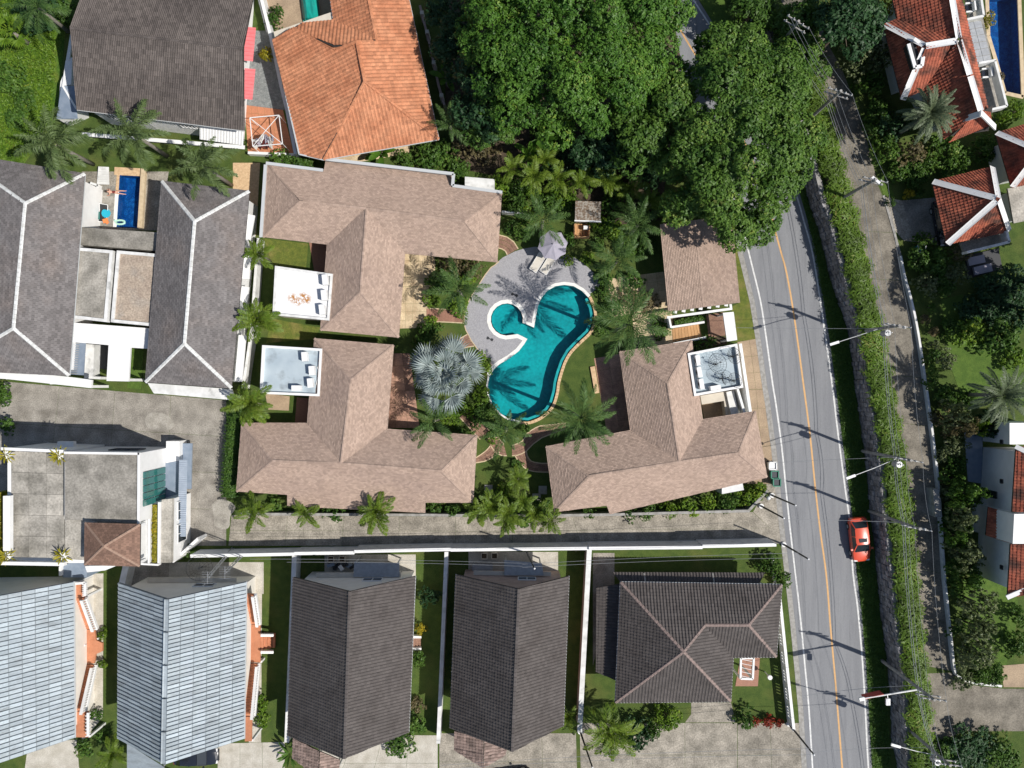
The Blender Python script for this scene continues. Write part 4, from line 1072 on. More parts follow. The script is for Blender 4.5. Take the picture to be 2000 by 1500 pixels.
# ---- duplex of two long hipped roofs
DT = dict(tw=0.36, th=0.24, style='flat', lift=0.045, gap=0.05, bond=True)
def duplex(px0, label, pts, zw=4.6):
    r = empty('duplex_house', W(*px0, 0), label, 'house', 'long hipped mauve brown houses')
    make_roof(r, pts, [['nw', 'sw', 'rs', 'rn'], ['se', 'ne', 'rn', 'rs'], ['ne', 'nw', 'rn'], ['sw', 'se', 'rs']], DT, m_duplex_tile, m_dark_gap, m_ridge_white, ridge=(0.17, 0.07), gutter=None)
    walls(r, [W(*pts[k]) for k in ('nw', 'sw', 'se', 'ne')], 0, pts['nw'][2] - 0.2, 0.55, m_white)
    return r
dz, dr = 4.4, 6.9
d1 = duplex((40, 520), 'long mauve brown hipped house at the picture edge, a flat concrete roof against its flank', {'nw': (-90, 298, dz), 'sw': (-110, 722, dz), 'se': (135, 734, dz), 'ne': (166, 339, dz), 'rn': (49, 397, dr), 'rs': (26, 641, dr)})
d2 = duplex((380, 560), 'long mauve brown hipped house beside the blue courtyard pool', {'nw': (316, 354, dz), 'sw': (284, 746, dz), 'se': (452, 758, dz), 'ne': (487, 373, dz), 'rn': (380, 432, dr), 'rs': (360, 671, dr)})
for r, pl in ((d1, [(166, 340, 4.3), (136, 733, 4.3)]), (d2, [(325, 372, 4.75), (301, 735, 4.75)])):
    mb = MB(); mb.bar(W(*pl[0]), W(*pl[1]), 0.12, 0.12); mb.build('gutter', m_darkmetal if r is d2 else m_gutter, r)
# white garden front of the second duplex
fr = MB(); fr.prism([W(288, 748, 3.6), W(452, 760, 3.6), W(459, 782, 3.6), W(300, 768, 3.6)], 3.3, 3.6, bottom=True); fr.build('canopy', m_white_old, d2)
for px in ((304, 766), (380, 772), (455, 779)):
    mb = MB(); p = W(*px, 3.3); mb.box((p.x, p.y, 1.65), (0.25, 0.25, 3.3)); mb.build('post', m_white, d2)
fr = MB(); fr.prism([W(-30, 720, 3.6), W(134, 736, 3.6), W(179, 742, 3.6), W(178, 758, 3.6), W(10, 740, 3.6), W(-30, 738, 3.6)], 3.3, 3.6, bottom=True); fr.build('canopy', m_white, d1)
for px in ((14, 738), (100, 748), (175, 755)):
    mb = MB(); p = W(*px, 3.3); mb.box((p.x, p.y, 1.65), (0.25, 0.25, 3.3)); mb.build('post', m_white, d1)
for a, b in (((487, 420), (478, 470)), ((480, 500), (476, 545)), ((476, 560), (470, 600)), ((470, 655), (462, 745))):
    mb = MB(); pa, pb = W(a[0] + 4, a[1], 3.0), W(b[0] + 4, b[1], 3.0); mb.bar(pa, pb, 0.7, 0.2); mb.build('window_hood', m_white, d2)
# flat concrete link between the duplex halves
lk = empty('flat_roofed_link', W(215, 560, 0), 'flat roofed link of two weathered concrete decks between the mauve roofs', 'building')
for px, m in (([(125, 481), (220, 489), (208, 629), (113, 618)], m_flat_grey), ([(228, 489), (320, 497), (307, 638), (216, 629)], m_flat_tan)):
    P = [W(x, y, 4.2) for x, y in px]; I = inset(P, 0.28)
    mb = MB(); mb.prism(I, 0, 4.02); mb.build('roof_deck', m, lk)
    for i in range(4):
        q = MB(); a, b, ia, ib = P[i], P[(i + 1) % 4], I[i], I[(i + 1) % 4]
        q.prism([Vector((a.x, a.y)), Vector((b.x, b.y)), ib, ia], 3.6, 4.2, bottom=True); q.build('parapet', m_white_old, lk)
mb = MB(); mb.prism([W(157, 444, 3.5), W(308, 454, 3.5), W(306, 490, 3.5), W(154, 478, 3.5)], 0, 3.5); mb.build('roof_deck', m_flat_grey, lk)
mb = MB(); mb.prism([W(141, 630, 3.2), W(291, 641, 3.2), W(288, 681, 3.2), W(255, 679, 3.2), W(251, 745, 3.2), W(208, 744, 3.2), W(212, 674, 3.2), W(141, 668, 3.2)], 2.95, 3.2, bottom=True); mb.build('canopy', m_white, lk)
mb = MB(); mb.prism([W(143, 640, 2.9), W(289, 645, 2.9), W(288, 660, 2.9), W(143, 655, 2.9)], 0, 2.9); mb.build('wall', m_white, lk)
for px in ((250, 742), (212, 741)):
    mb = MB(); p = W(*px, 2.95); mb.box((p.x, p.y, 1.5), (0.25, 0.25, 2.95)); mb.build('post', m_white, lk)
mb = MB(); mb.prism([W(168, 672, 1.2), W(184, 673, 1.2), W(182, 735, 1.2), W(198, 736, 1.2), W(196, 741, 1.2), W(164, 739, 1.2)], 0, 1.2); mb.build('ledge', m_white_old, lk)
mb = MB(); mb.poly([W(142, 668, 2.6), W(168, 670, 2.9), W(164, 733, 2.9), W(137, 731, 2.6)]); aw = mb.build('awning', m_bluegrey, lk)
for k in range(14):
    t = (k + 0.5) / 14; mb = MB(); mb.bar(W(142, 668, 2.66).lerp(W(137, 731, 2.66), t), W(155, 669, 2.8).lerp(W(150, 732, 2.8), t), 0.09, 0.05); mb.build('slat', m_metal, aw)
patch('hole_shade_sheet', [(182, 672), (214, 674), (212, 722), (180, 718)], m_darkmetal, lvl=1)  # near-black sheet puts in the shade of the dark hole beside the canopy
patch('entry_lawn', [(252, 681), (281, 683), (275, 760), (249, 758)], m_lawn, lvl=3)

# ---- blue courtyard pool and its surround
cpool = empty('courtyard_pool', W(252, 393, 0), 'narrow deep blue courtyard pool between two mauve brown roofs', 'swimming pool')
P = pxl(DPOOL); mb = MB()
for i in range(4):
    p, q = P[i], P[(i + 1) % 4]; mb.poly([(p.x, p.y, 0.02), (q.x, q.y, 0.02), (q.x, q.y, -1.3), (p.x, p.y, -1.3)])
mb.poly([(p.x, p.y, -1.3) for p in P]); mb.build('basin', m_darkpool, cpool)
mb = MB(); mb.poly([(p.x, p.y, -0.06) for p in P]); mb.build('water', m_bluewater, cpool)
for i, (m, w) in enumerate(((m_tancoping, 0.6), (m_pinkish := m_pink_wall, 0.0), (m_coping, 0.0), (m_coping, 0.24))):
    pass
wall_line(cpool, [W(224, 334), W(281, 337)], 0.75, -0.05, 0.07, m_tancoping, 'coping')
wall_line(cpool, [W(231.5, 341), W(229, 372)], 0.25, -0.05, 0.08, m_tancoping, 'coping')
wall_line(cpool, [W(229, 372.5), W(224.5, 444)], 0.32, -0.05, 0.09, m_coping, 'coping')
wall_line(cpool, [W(283, 331), W(276, 446)], 0.45, -0.05, 0.35, m_path_edge, 'pool_wall')
patch('courtyard_deck', [(191, 363), (227, 363), (221, 443), (181, 441)], m_flat_grey, lvl=3)
steps = empty('courtyard_steps', W(205, 345, 0), 'pale plank steps at the end of the courtyard pool', 'steps')
for k in range(7):
    mb = MB(); a = W(198 - k * 1.2, 331 + k * 4.5, 0); b = W(218 - k * 0.6, 332 + k * 4.4, 0); z = 0.55 - k * 0.075
    mb.bar(a + Vector((0, 0, z)), b + Vector((0, 0, z)), 0.26, 0.10); mb.build('step', m_white_old, steps)
gl = empty('louvre_bench', W(172, 400, 0), 'white wall with a slatted louvre bench beside the courtyard pool', 'bench')
wall_line(gl, [W(165, 358, .9), W(159, 436, .9)], 0.45, 0, 0.9, m_white_old)
for k in range(34):
    t = (k + 0.5) / 34; mb = MB(); mb.bar(W(176, 362, .75).lerp(W(170, 437, .75), t), W(184, 363, .75).lerp(W(181, 437, .75), t), 0.06, 0.05); mb.build('slat', m_white, gl)
wall_line(gl, [W(190, 360, .8), W(186, 402, .8)], 0.12, 0, 0.8, m_white)
wall_line(gl, [W(176, 357, .8), W(191, 362, .8)], 0.2, 0, 0.8, m_white)

# ---- modern white house
mh = empty('modern_house', W(200, 970, 0), 'white modern house with flat concrete roof and a small brown pavilion on top', 'house')
HT = 7.2
mb = MB(); mb.prism([W(126, 884, HT), W(272, 885, HT), W(270, 1022, HT), W(126, 1014, HT)], 0, HT - 0.02); mb.build('wall', m_white, mh)
mb = MB(); mb.prism([W(127, 1014, 6.5), W(271, 1022, 6.5), W(271, 1101, 6.5), W(127, 1101, 6.5)], 0, 6.2); mb.build('wall', m_white, mh)
mb = MB(); mb.prism([W(5, 876, 7.0), W(126, 880, 7.0), W(126, 1101, 7.0), W(5, 1097, 7.0)], 0, 6.3); mb.build('wall', m_white, mh)
grid_pieces(mh, 'roof_panel', [W(22, 881, 6.4), W(125, 884, 6.4), W(126, 1090, 6.4), W(22, 1088, 6.4)], 3, 5, m_flat_grey, zoff=0.02, thick=0.12, gap=0.012)
up = [W(127, 886, HT), W(271, 887, HT), W(270, 1022, HT), W(127, 1014, HT)]
mb = MB(); mb.prism(up, 6.4, HT + 0.02); mb.build('roof_slab', m_flat_grey, mh)
mb = MB(); mb.prism([W(127, 1014.5, 6.5), W(270, 1022.5, 6.5), W(270, 1100, 6.5), W(127, 1092, 6.5)], 6.2, 6.5); mb.build('roof_slab', m_flat_grey, mh)
for a, b, w in (((5, 876), (126, 881), 0.25), ((16, 968), (16, 1075), 0.6), ((5, 1099), (128, 1101), 0.3), ((126, 884), (273, 886), 0.2), ((272, 884), (271, 1024), 0.22)):
    z = 7.0 if a[0] < 120 else HT + 0.12
    mb = MB(); mb.bar(W(*a, z), W(*b, z), w, 0.5 if a[0] < 120 else 0.2); mb.build('parapet', m_white, mh)
# shaded side windows and hood
gy = W(200, 884, HT).y
for x0, x1, z0, z1 in ((-36.9, -34.2, 3.4, 5.0), (-41.9, -40.5, 5.4, 5.9)):
    window(mh, Vector((x1, gy)), Vector((x0, gy)), z0, z1, panes=2, out=0.05, fmat=m_glass_dark)
mb = MB(); mb.box((-41.8, gy + 0.35, 3.0), (1.5, 0.7, 0.5)); mb.build('window_hood', m_white, mh)
# pavilion
pv = {'nw': (166, 1021, 8.0), 'ne': (274, 1024, 8.0), 'se': (273, 1106, 8.0), 'sw': (165, 1103, 8.0), 'p': (203, 1067, 9.6)}
make_roof(mh, pv, [['nw', 'sw', 'p'], ['sw', 'se', 'p'], ['se', 'ne', 'p'], ['ne', 'nw', 'p']], dict(tw=0.3, th=0.22, style='flat', lift=0.03, gap=0.05, bond=True), m_pav_tile, m_dark_gap, m_ridge_tan, ridge=(0.11, 0.05), name='pavilion_roof')
for px in ((172, 1026), (268, 1028), (268, 1100), (172, 1098)):
    mb = MB(); p = W(*px, 7.8); mb.box((p.x, p.y, 7.1), (0.25, 0.25, 1.6)); mb.build('post', m_white, mh)
# street front: glazing, balcony, canopy, planter
xw = W(272, 900, HT).x
for i in range(5):
    for j in range(2):
        mb = MB(); y0 = W(0, 918 + i * 13.5, 5).y; y1 = W(0, 918 + (i + 1) * 13.5, 5).y; za = 2.0 + j * 2.3
        mb.box((xw + 0.06, (y0 + y1) / 2, za + 1.12), (0.05, abs(y1 - y0) - 0.08, 2.2)); mb.build('glass_pane', m_glass_green, mh)
mb = MB(); mb.prism([Vector((xw + 0.02, W(0, 985, 4).y)), Vector((W(350, 0, 1.8).x, W(0, 985, 4).y)), Vector((W(350, 0, 1.8).x, W(0, 862, 2).y)), Vector((xw + 0.02, W(0, 862, 2).y))], 0, 1.75); mb.build('front_block', m_white, mh)
mb = MB(); mb.prism([W(322, 905, 1.8), W(349, 900, 1.8), W(349, 965, 1.8), W(322, 972, 1.8)], 1.7, 1.8); mb.build('balcony_floor', m_bluegrey, mh)
mb = MB(); mb.prism([W(350, 866, 1.0), W(375, 866, 1.0), W(373, 955, 1.0), W(350, 955, 1.0)], 0.8, 1.0); mb.build('porch_roof', m_bluegrey, mh)
cn = MB(); q = [W(350, 898, 2.7), W(366, 898, 2.3), W(363, 1048, 2.3), W(347, 1048, 2.7)]; cn.poly(q); cno = cn.build('tiled_canopy', m_bluegrey, mh)
for k in range(36):
    t = (k + .5) / 36; mb = MB(); mb.bar(q[0].lerp(q[3], t) + Vector((0, 0, .04)), q[1].lerp(q[2], t) + Vector((0, 0, .04)), 0.1, 0.06); mb.build('canopy_tile', m_bluegrey, cno)
mb = MB(); mb.prism([W(273, 985, 4.3), W(336, 975, 4.3), W(335, 1099, 4.3), W(273, 1101, 4.3)], 0, 4.1); mb.build('front_wing', m_white, mh)
mb = MB(); mb.prism([W(316, 976, 4.5), W(336, 974, 4.5), W(334, 1099, 4.5), W(314, 1099, 4.5)], 4.0, 4.5); mb.build('roof_slab', m_flat_grey, mh)
mb = MB(); mb.prism([W(277, 1005, 4.2), W(290, 1003, 4.2), W(289, 1093, 4.2), W(276, 1093, 4.2)], 4.0, 4.2); mb.build('balcony_floor', m_pale_concrete, mh)
for a, b in (((294, 985), (293, 1099)), ((313, 980), (312, 1099)), ((274, 1100), (312, 1102))):
    mb = MB(); mb.bar(W(*a, 4.55), W(*b, 4.55), 0.16, 0.6); mb.build('parapet', m_white, mh)
for k in range(2):
    window(mh, Vector((W(336, 0, 4.3).x + 0.02, W(0, 1060 - k * 45, 3).y)), Vector((W(336, 0, 4.3).x + 0.02, W(0, 1025 - k * 45, 3).y)), 1.2, 3.2, panes=2, out=0.05)
mb = MB(); mb.prism([W(336, 1095, 2.2), W(385, 1050, 2.2), W(388, 1055, 2.2), W(338, 1100, 2.2)], 0, 2.2); mb.build('wing_wall', m_white, mh)
mb = MB(); mb.prism([W(118, 1110, 3), W(165, 1075, 3), W(165, 1130, 3), W(118, 1130, 3)], 0, 2.6); mb.build('stair_block', m_bluegrey, mh)
wall_line(mh, [W(117, 1125, 3), W(117, 1108, 3), W(143, 1078, 3), W(165, 1075, 3)], 0.2, 0, 3.0, m_white, 'parapet')
mb = MB(); mb.prism([W(166, 1106, 3.6), W(230, 1104, 3.6), W(205, 1114, 3.6), W(170, 1118, 3.6)], 3.3, 3.6); mb.build('canopy', m_white, mh)

# ---- row houses along the bottom
def row_house(px0, label, pts, roofer, cat='house', group=None, wallm=None):
    r = empty('row_house', W(*px0, 0), label, cat, group)
    zE = pts['nw'][2]
    out = [W(*pts[k]) for k in ('nw', 'sw', 'se', 'ne')]
    _, wp = walls(r, out, 0, zE - 0.15, 0.6, wallm or m_cream_bright)
    # gable triangles
    P3 = {k: W(*v) for k, v in pts.items()}
    for e, w0, w1 in (('rn', 'nw', 'ne'), ('rs', 'sw', 'se')):
        mb = MB(); a = P3[w0].lerp(P3[w1], 0.06); b = P3[w1].lerp(P3[w0], 0.06); t = P3[e].copy(); mid = (P3['rn'] + P3['rs']) / 2
        d = (mid - t); d.z = 0; d = d.normalized() * 0.6
        mb.poly([a + d - Vector((0, 0, .2)), b + d - Vector((0, 0, .2)), t + d - Vector((0, 0, .3))]); mb.build('gable', wallm or m_cream_bright, r)
    roofer(r, pts, P3)
    return r, wp
def sheet_roof(r, pts, P3):
    rf, _ = make_roof(r, pts, [['nw', 'sw', 'rs', 'rn'], ['se', 'ne', 'rn', 'rs']], None, None, m_blue_gap, m_sheet, ridge=(0.22, 0.05), tiles=False, gutter=m_gutter, ridge_piece=2.5)
    return rf
def sheet_house(px0, label, pts, sides):
    r, wp = row_house(px0, label, pts, sheet_roof, group='houses with blue grey sheet roofs')
    rf = [c for c in r.children if c.name.startswith('roof')][0]; P3 = {k: W(*v) for k, v in pts.items()}
    up = Vector((0, 0, 0.02))
    for a, b, c, d, nu, nv in sides:
        grid_pieces(rf, 'roof_sheet', [P3[a] + up, P3[b] + up, P3[c] + up, P3[d] + up], nu, nv, m_sheet, thick=0.03, gap=0.026, lap=0.03, side=0.09, limit=250)
    return r, wp
he, hr = 4.6, 8.8
h1, w1_ = sheet_house((60, 1300), 'blue grey sheet roofed house at the picture edge with a white railed stair', {'nw': (-170, 1140, he), 'sw': (-165, 1445, he), 'se': (146, 1441, he), 'ne': (144, 1136, he), 'rn': (-12, 1165, hr), 'rs': (-8, 1493, hr)},
                     [('rs', 'rn', 'ne', 'se', 36, 6)])
h2, w2_ = sheet_house((350, 1300), 'blue grey sheet roofed house with a dark car poking out beneath its eave', {'nw': (232, 1138, he), 'sw': (230, 1443, he), 'se': (477, 1443, he), 'ne': (481, 1136, he), 'rn': (327, 1170, hr), 'rs': (320, 1494, hr)},
                     [('rs', 'rn', 'ne', 'se', 40, 6), ('rs', 'rn', 'nw', 'sw', 40, 4)])
BT = dict(tw=0.29, th=0.31, style='barrel', lift=0.035, amp=0.065, gap=0.04)
def tile_house_roof(r, pts, P3):
    make_roof(r, pts, [['nw', 'sw', 'rs', 'rn'], ['se', 'ne', 'rn', 'rs']], BT, m_brown_tile, m_dark_gap, m_brown_tile, ridge=(0.17, 0.08), gutter=m_gutter)
h3, w3_ = row_house((690, 1280), 'dark brown tiled gable house with a yellow shrub by its side door', {'nw': (573, 1127, he), 'sw': (562, 1437, he), 'se': (798, 1430, he), 'ne': (811, 1125, he), 'rn': (683, 1155, hr), 'rs': (672, 1482, hr)}, tile_house_roof, group='dark brown tiled gable houses', wallm=None)
h4, w4_ = row_house((1000, 1280), 'dark brown tiled gable house between narrow lawns next to the hipped house', {'nw': (891, 1122, he), 'sw': (879, 1422, he), 'se': (1100, 1418, he), 'ne': (1111, 1125, he), 'rn': (1013, 1150, hr), 'rs': (1000, 1468, hr)}, tile_house_roof, group='dark brown tiled gable houses', wallm=m_pink_wall)
def rear_wall_details(r, wp, wins):
    n = sorted([Vector((p.x, p.y)) for p in wp], key=lambda p: -p.y)[:2]; n = sorted(n, key=lambda p: p.x)
    for t0, t1, z0, z1 in wins:
        a = n[1].lerp(n[0], 1 - t1); b = n[1].lerp(n[0], 1 - t0)
        window(r, a + Vector((0, 0.02)), b + Vector((0, 0.02)), z0, z1, panes=2, out=0.03)
    mb = MB(); d = n[1] - n[0]
    mb.bar(Vector((*n[0].lerp(n[1], .1), 2.4)) + Vector((0, .25, 0)), Vector((*n[0].lerp(n[1], .9), 2.4)) + Vector((0, .25, 0)), 0.4, 0.12); mb.build('ledge', m_cream, r)
for r, wp in ((h2, w2_), (h3, w3_), (h4, w4_)):
    rear_wall_details(r, wp, ((0.15, 0.3, 1.0, 2.0), (0.58, 0.76, 1.0, 2.0), (0.56, 0.74, 3.0, 4.0)))
def lean_to(px, label, m, zr=2.5, par=None, name='lean_to', tile=None):
    P = [W(x, y, z) for x, y, z in px]; c = sum(P, Vector()) / 4
    r = empty(name, (c.x, c.y, 0), label, 'lean-to', None)
    mb = MB(); mb.poly(P); mb.poly([p - Vector((0, 0, .1)) for p in P][::-1])
    for i in range(4): mb.poly([P[i], P[(i + 1) % 4], P[(i + 1) % 4] - Vector((0, 0, .1)), P[i] - Vector((0, 0, .1))])
    rf = mb.build('roof', m, r)
    if tile:
        V = []; F = []; Rn = []; tile_plane([p + Vector((0, 0, .01)) for p in P], V, F, Rn, **tile[0])
        m3 = MB(); m3.v = V; m3.f = [f if f[2] != f[3] else f[:3] for f in F]; m3.r = Rn; m3.build('roof_tiles', tile[1], rf, kind='stuff')
    for p in P:
        q = p.lerp(c, 0.08); mb = MB(); mb.box((q.x, q.y, q.z / 2 - .06), (0.12, 0.12, q.z - .12)); mb.build('post', m_metal, r)
    return r
m_porch_tile = mat('faded_brown_tile', (0.30, 0.22, 0.19), (0.20, 0.15, 0.13), scale=1.5, fine=0.3, rnd=0.3)
lean_to([(573, 1441, 3.0), (624, 1467, 4.0), (622, 1520, 4.0), (571, 1480, 3.0)], 'faded brown tiled porch in front of the yellow shrub house', m_dark_gap, name='porch', tile=(BT, m_porch_tile))
lean_to([(888, 1427, 3.0), (945, 1445, 3.9), (944, 1500, 3.9), (887, 1465, 3.0)], 'faded brown tiled porch in front of the house next to the hipped one', m_dark_gap, name='porch', tile=(BT, m_porch_tile))
lean_to([(624.5, 1467, 4.0), (664, 1484, 3.0), (662, 1500, 3.0), (622.5, 1520, 4.0)], 'pale tiled half of the porch below the yellow shrub house ridge', m_dark_gap, name='porch', tile=(BT, m_porch_tile))
lean_to([(945.5, 1445, 3.9), (990, 1462, 3.0), (986, 1475, 3.0), (944.5, 1500, 3.9)], 'pale tiled half of the porch below the ridge beside the hipped house', m_dark_gap, name='porch', tile=(BT, m_porch_tile))
lean_to([(248, 1452, 3.2), (320, 1498, 4.4), (320, 1560, 4.4), (248, 1500, 3.2)], 'blue grey sheet porch roof in front of the dark car house', m_sheet, name='porch')
lean_to([(692, 1097, 2.4), (780, 1100, 2.4), (780, 1127, 2.7), (690, 1127, 2.7)], 'grey lean-to roof behind the yellow shrub house', m_metal)
lean_to([(985, 1094, 2.4), (1058, 1100, 2.4), (1062, 1124, 2.7), (985, 1124, 2.7)], 'grey lean-to roof behind the house next to the hipped one', m_metal)

# hipped dark house by the road
h5 = empty('hipped_house', W(1350, 1250, 0), 'dark brown tiled hip roofed house beside the road with pinkish ridges', 'house')
e5 = 4.2
H5F = [(('ne', 'nw', 'a'), ['b', 'c'])]
H5 = {'nw': (1212, 1137, e5), 'ne': (1527, 1142, e5), 'e2': (1516, 1283, e5), 'i': (1432, 1284, e5), 'se': (1427, 1370, e5), 'sw': (1202, 1372, e5), 'a': (1335, 1273, 7.4), 'b': (1377, 1221, 6.6), 'c': (1462, 1221, 6.6)}
make_roof(h5, H5, [['ne', 'nw', 'a', 'b', 'c'], ['nw', 'sw', 'a'], ['sw', 'se', 'a'], ['se', 'i', 'b', 'a'], ['i', 'e2', 'c', 'b'], ['e2', 'ne', 'c']], BT, m_brown_tile, m_dark_gap, m_ridge_pink, ridge=(0.15, 0.07), gutter=m_gutter, fix=H5F)
walls(h5, [W(*H5[k]) for k in ('nw', 'sw', 'se', 'i', 'e2', 'ne')], 0, 4.0, 0.7, m_cream)
L5 = {'a': (1165, 1148, 2.6), 'b': (1214, 1140, 3.2), 'c': (1206, 1330, 3.2), 'd': (1164, 1312, 2.6)}
make_roof(h5, L5, [['a', 'd', 'c', 'b']], BT, m_brown_tile, m_dark_gap, None, name='lower_roof')
L6 = {'a': (1196, 1118, 2.8), 'b': (1494, 1119, 2.8), 'c': (1478, 1150, 3.8), 'd': (1222, 1150, 3.8)}
make_roof(h5, L6, [['b', 'a', 'd', 'c']], BT, m_brown_tile, m_dark_gap, None, name='lower_roof')
for px in ((1258, 1119), (1392, 1119)):
    mb = MB(); mb.bar(W(px[0], px[1] + 1, 2.9), W(px[0] + 3, px[1] + 22, 3.6), 0.14, 0.1); mb.build('ridge_cap', m_kerb, h5)
tr_ = empty('courtyard_grille', W(1460, 1306, 0), 'small white framed courtyard grille in the notch of the hipped house roof', 'grille')
mb = MB(); fr_ = [W(1447, 1285, 3.4), W(1472, 1285, 3.4), W(1470, 1326, 3.4), W(1446, 1325, 3.4)]
for i in range(4): mb.bar(fr_[i], fr_[(i + 1) % 4], 0.18, 0.18)
mb.build('frame', m_white, tr_)
for k in range(5):
    mb = MB(); mb.bar(fr_[0].lerp(fr_[3], (k + .3) / 5), fr_[1].lerp(fr_[2], (k + 0.9) / 5), 0.04, 0.04); mb.build('bar', m_white, tr_)
for p in fr_:
    mb = MB(); mb.box((p.x, p.y, 1.65), (0.15, 0.15, 3.3)); mb.build('post', m_white, tr_)
patch('porch_floor', [(1446, 1284), (1484, 1284), (1480, 1340), (1436, 1340)], m_deckwood, lvl=2)

# ---- red roofed villas on the upper terrace
RT = dict(tw=0.26, th=0.30, style='barrel', lift=0.04, amp=0.045, gap=0.03)
def red_house(px0, label, pts, planes, outline, caps=None, ins=0.7, zw=None, ridge=(0.27, 0.07)):
    r = empty('red_roofed_house', W(*px0, TZ), label, 'house', 'red tiled houses on the upper terrace')
    make_roof(r, pts, planes, RT, m_red_tile, m_dark_gap, m_white, ridge=ridge, ridge_piece=3.0, cap_only=caps)
    if outline: walls(r, [W(*pts[k]) for k in outline], TZ, min(pts[k][2] for k in outline) - 0.1, ins, m_white)
    return r
e7 = 7.0
r1 = red_house((1850, 120), 'red tiled house with broad white ridges and a dormer, blue pool behind it', {
    'A': (1850, -50, 9.9), 'B': (1872, 80, 9.9), 'C': (1915, 220, 9.9), 'D': (1866, -50, e7 + 1.4), 'F': (1928, 212, e7 + 1.4), 'se': (1943, 249, e7), 'sw': (1846, 272, e7), 'v': (1800, 176, e7 + .2),
    'w2': (1762, 196, e7), 'w1': (1726, 49, e7), 'g': (1807, 91, 9.4), 'v2': (1752, 36, e7 + .2), 'nw': (1733, -50, e7)},
    [['B', 'v', 'sw', 'C'], ['A', 'nw', 'v2', 'B'], ['B', 'v2', 'w1', 'g'], ['B', 'g', 'w2', 'v'], ['g', 'w1', 'w2'], ['A', 'B', 'C', 'F', 'D'], ['C', 'sw', 'se', 'F']],
    None, caps=[('A', 'B'), ('B', 'C'), ('B', 'g'), ('g', 'w1'), ('g', 'w2')])
mb = MB(); mb.bar(W(1867, 238, 8.0), W(1915, 222, 9.9), 0.5, 0.12); mb.build('ridge_band', m_white, r1)
mb = MB(); mb.bar(W(1915, 220, 10.0), W(1944, 249, 7.1), 0.5, 0.12); mb.build('ridge_band', m_white, r1)
mb = MB(); mb.prism(inset([W(1733, -50, e7), W(1730, 50, e7), W(1764, 192, e7), W(1800, 180, e7), W(1846, 268, e7), W(1940, 246, e7), W(1870, -50, e7)], 1.5), TZ, e7 - .1); mb.build('wall', m_white, r1)
dm = MB(); dm.prism([W(1775, 84, 9.0), W(1783, 80, 9.0), W(1806, 92, 9.0), W(1800, 128, 9.0), W(1788, 132, 9.0)], 7.2, 8.9); dmo = dm.build('dormer', m_darkmetal, r1)
for a, b in (((1785, 76), (1806, 92)), ((1806, 92), (1800, 129)), ((1774, 86), (1787, 132)), ((1787, 132), (1800, 129))):
    mb = MB(); mb.bar(W(*a, 9.05), W(*b, 9.05), 0.3, 0.14); mb.build('frame', m_white, dmo)
bal = MB(); bal.prism([W(1884, -20, 5.4), W(1908, -20, 5.4), W(1958, 210, 5.4), W(1928, 216, 5.4)], 5.1, 5.4, bottom=True); bal.build('balcony_floor', m_flat_grey, r1)
for a, b in (((1908, -20), (1916, 34)), ((1938, 122), (1961, 210)), ((1961, 210), (1922, 219)), ((1884, 42), (1916, 35)), ((1906, 127), (1940, 121))):
    mb = MB(); mb.bar(W(*a, 6.2), W(*b, 6.2), 0.2, 0.9); mb.build('parapet', m_white_old, r1)
lv = [W(1886, 45, 6.6), W(1916, 40, 6.4), W(1937, 120, 6.4), W(1907, 125, 6.6)]
grid_pieces(r1, 'roof_panel', lv, 2, 6, m_metal, zoff=0.02, thick=0.05, gap=0.02)
def patio_chair(px, z, rz, label):
    p = W(*px, z); r = empty('patio_chair', p, label, 'chair', 'white chairs on the red house balcony')
    Mx = Matrix.Rotation(rz, 3, 'Z')
    def B(n, c, s, m): mb = MB(); mb.box(p + Mx @ Vector(c), s, rz=rz); mb.build(n, m, r)
    B('seat', (0, 0, .4), (.62, .6, .1), m_black_car); B('backrest', (.33, 0, .65), (.16, .85, .5), m_white); B('armrest', (0, .38, .55), (.7, .14, .1), m_white); B('armrest', (0, -.38, .55), (.7, .14, .1), m_white)
    for sx in (-.25, .25):
        for sy in (-.36, .36): B('leg', (sx, sy, .25), (.06, .06, .5), m_white)
patio_chair((1887, 20), 5.4, 0.1, 'white framed patio chair on the balcony end farthest from the round palm')
patio_chair((1919, 147), 5.4, 0.1, 'white framed patio chair on the balcony end nearest the round palm')
np_ = empty('villa_pool', W(1960, 90, TZ), 'deep blue swimming pool behind the red tiled house', 'swimming pool')
P = pxl(NPOOL, TZ); mb = MB()
for i in range(len(P)):
    p, q = P[i], P[(i + 1) % len(P)]; mb.poly([(p.x, p.y, TZ + .02), (q.x, q.y, TZ + .02), (q.x, q.y, TZ - 1.4), (p.x, p.y, TZ - 1.4)])
mb.poly([(p.x, p.y, TZ - 1.4) for p in P]); mb.build('basin', m_darkpool, np_)
mb = MB(); mb.poly([(p.x, p.y, TZ - .07) for p in P]); mb.build('water', m_bluewater, np_)
for i in range(len(P)):
    mb = MB(); mb.bar(P[i], P[(i + 1) % len(P)], 0.35, 0.12); mb.build('coping', m_path_edge, np_)
e8 = 6.0
r2 = red_house((1900, 400), 'small red pyramid roofed house with white ridges above a shaded car', {'nw': (1821, 355, e8), 'ne': (1937, 326, e8), 'se': (1970, 452, e8), 'sw': (1849, 477, e8), 'p': (1949, 389, 9.2), },
    [['nw', 'sw', 'p'], ['sw', 'se', 'p'], ['se', 'ne', 'p'], ['ne', 'nw', 'p']], ['nw', 'sw', 'se', 'ne'], ins=1.6)
mb = MB(); mb.prism([W(1876, 474, 5.2), W(1962, 452, 5.2), W(1966, 474, 5.2), W(1884, 494, 5.2)], 4.9, 5.2, bottom=True); mb.build('balcony_floor', m_flat_grey, r2)
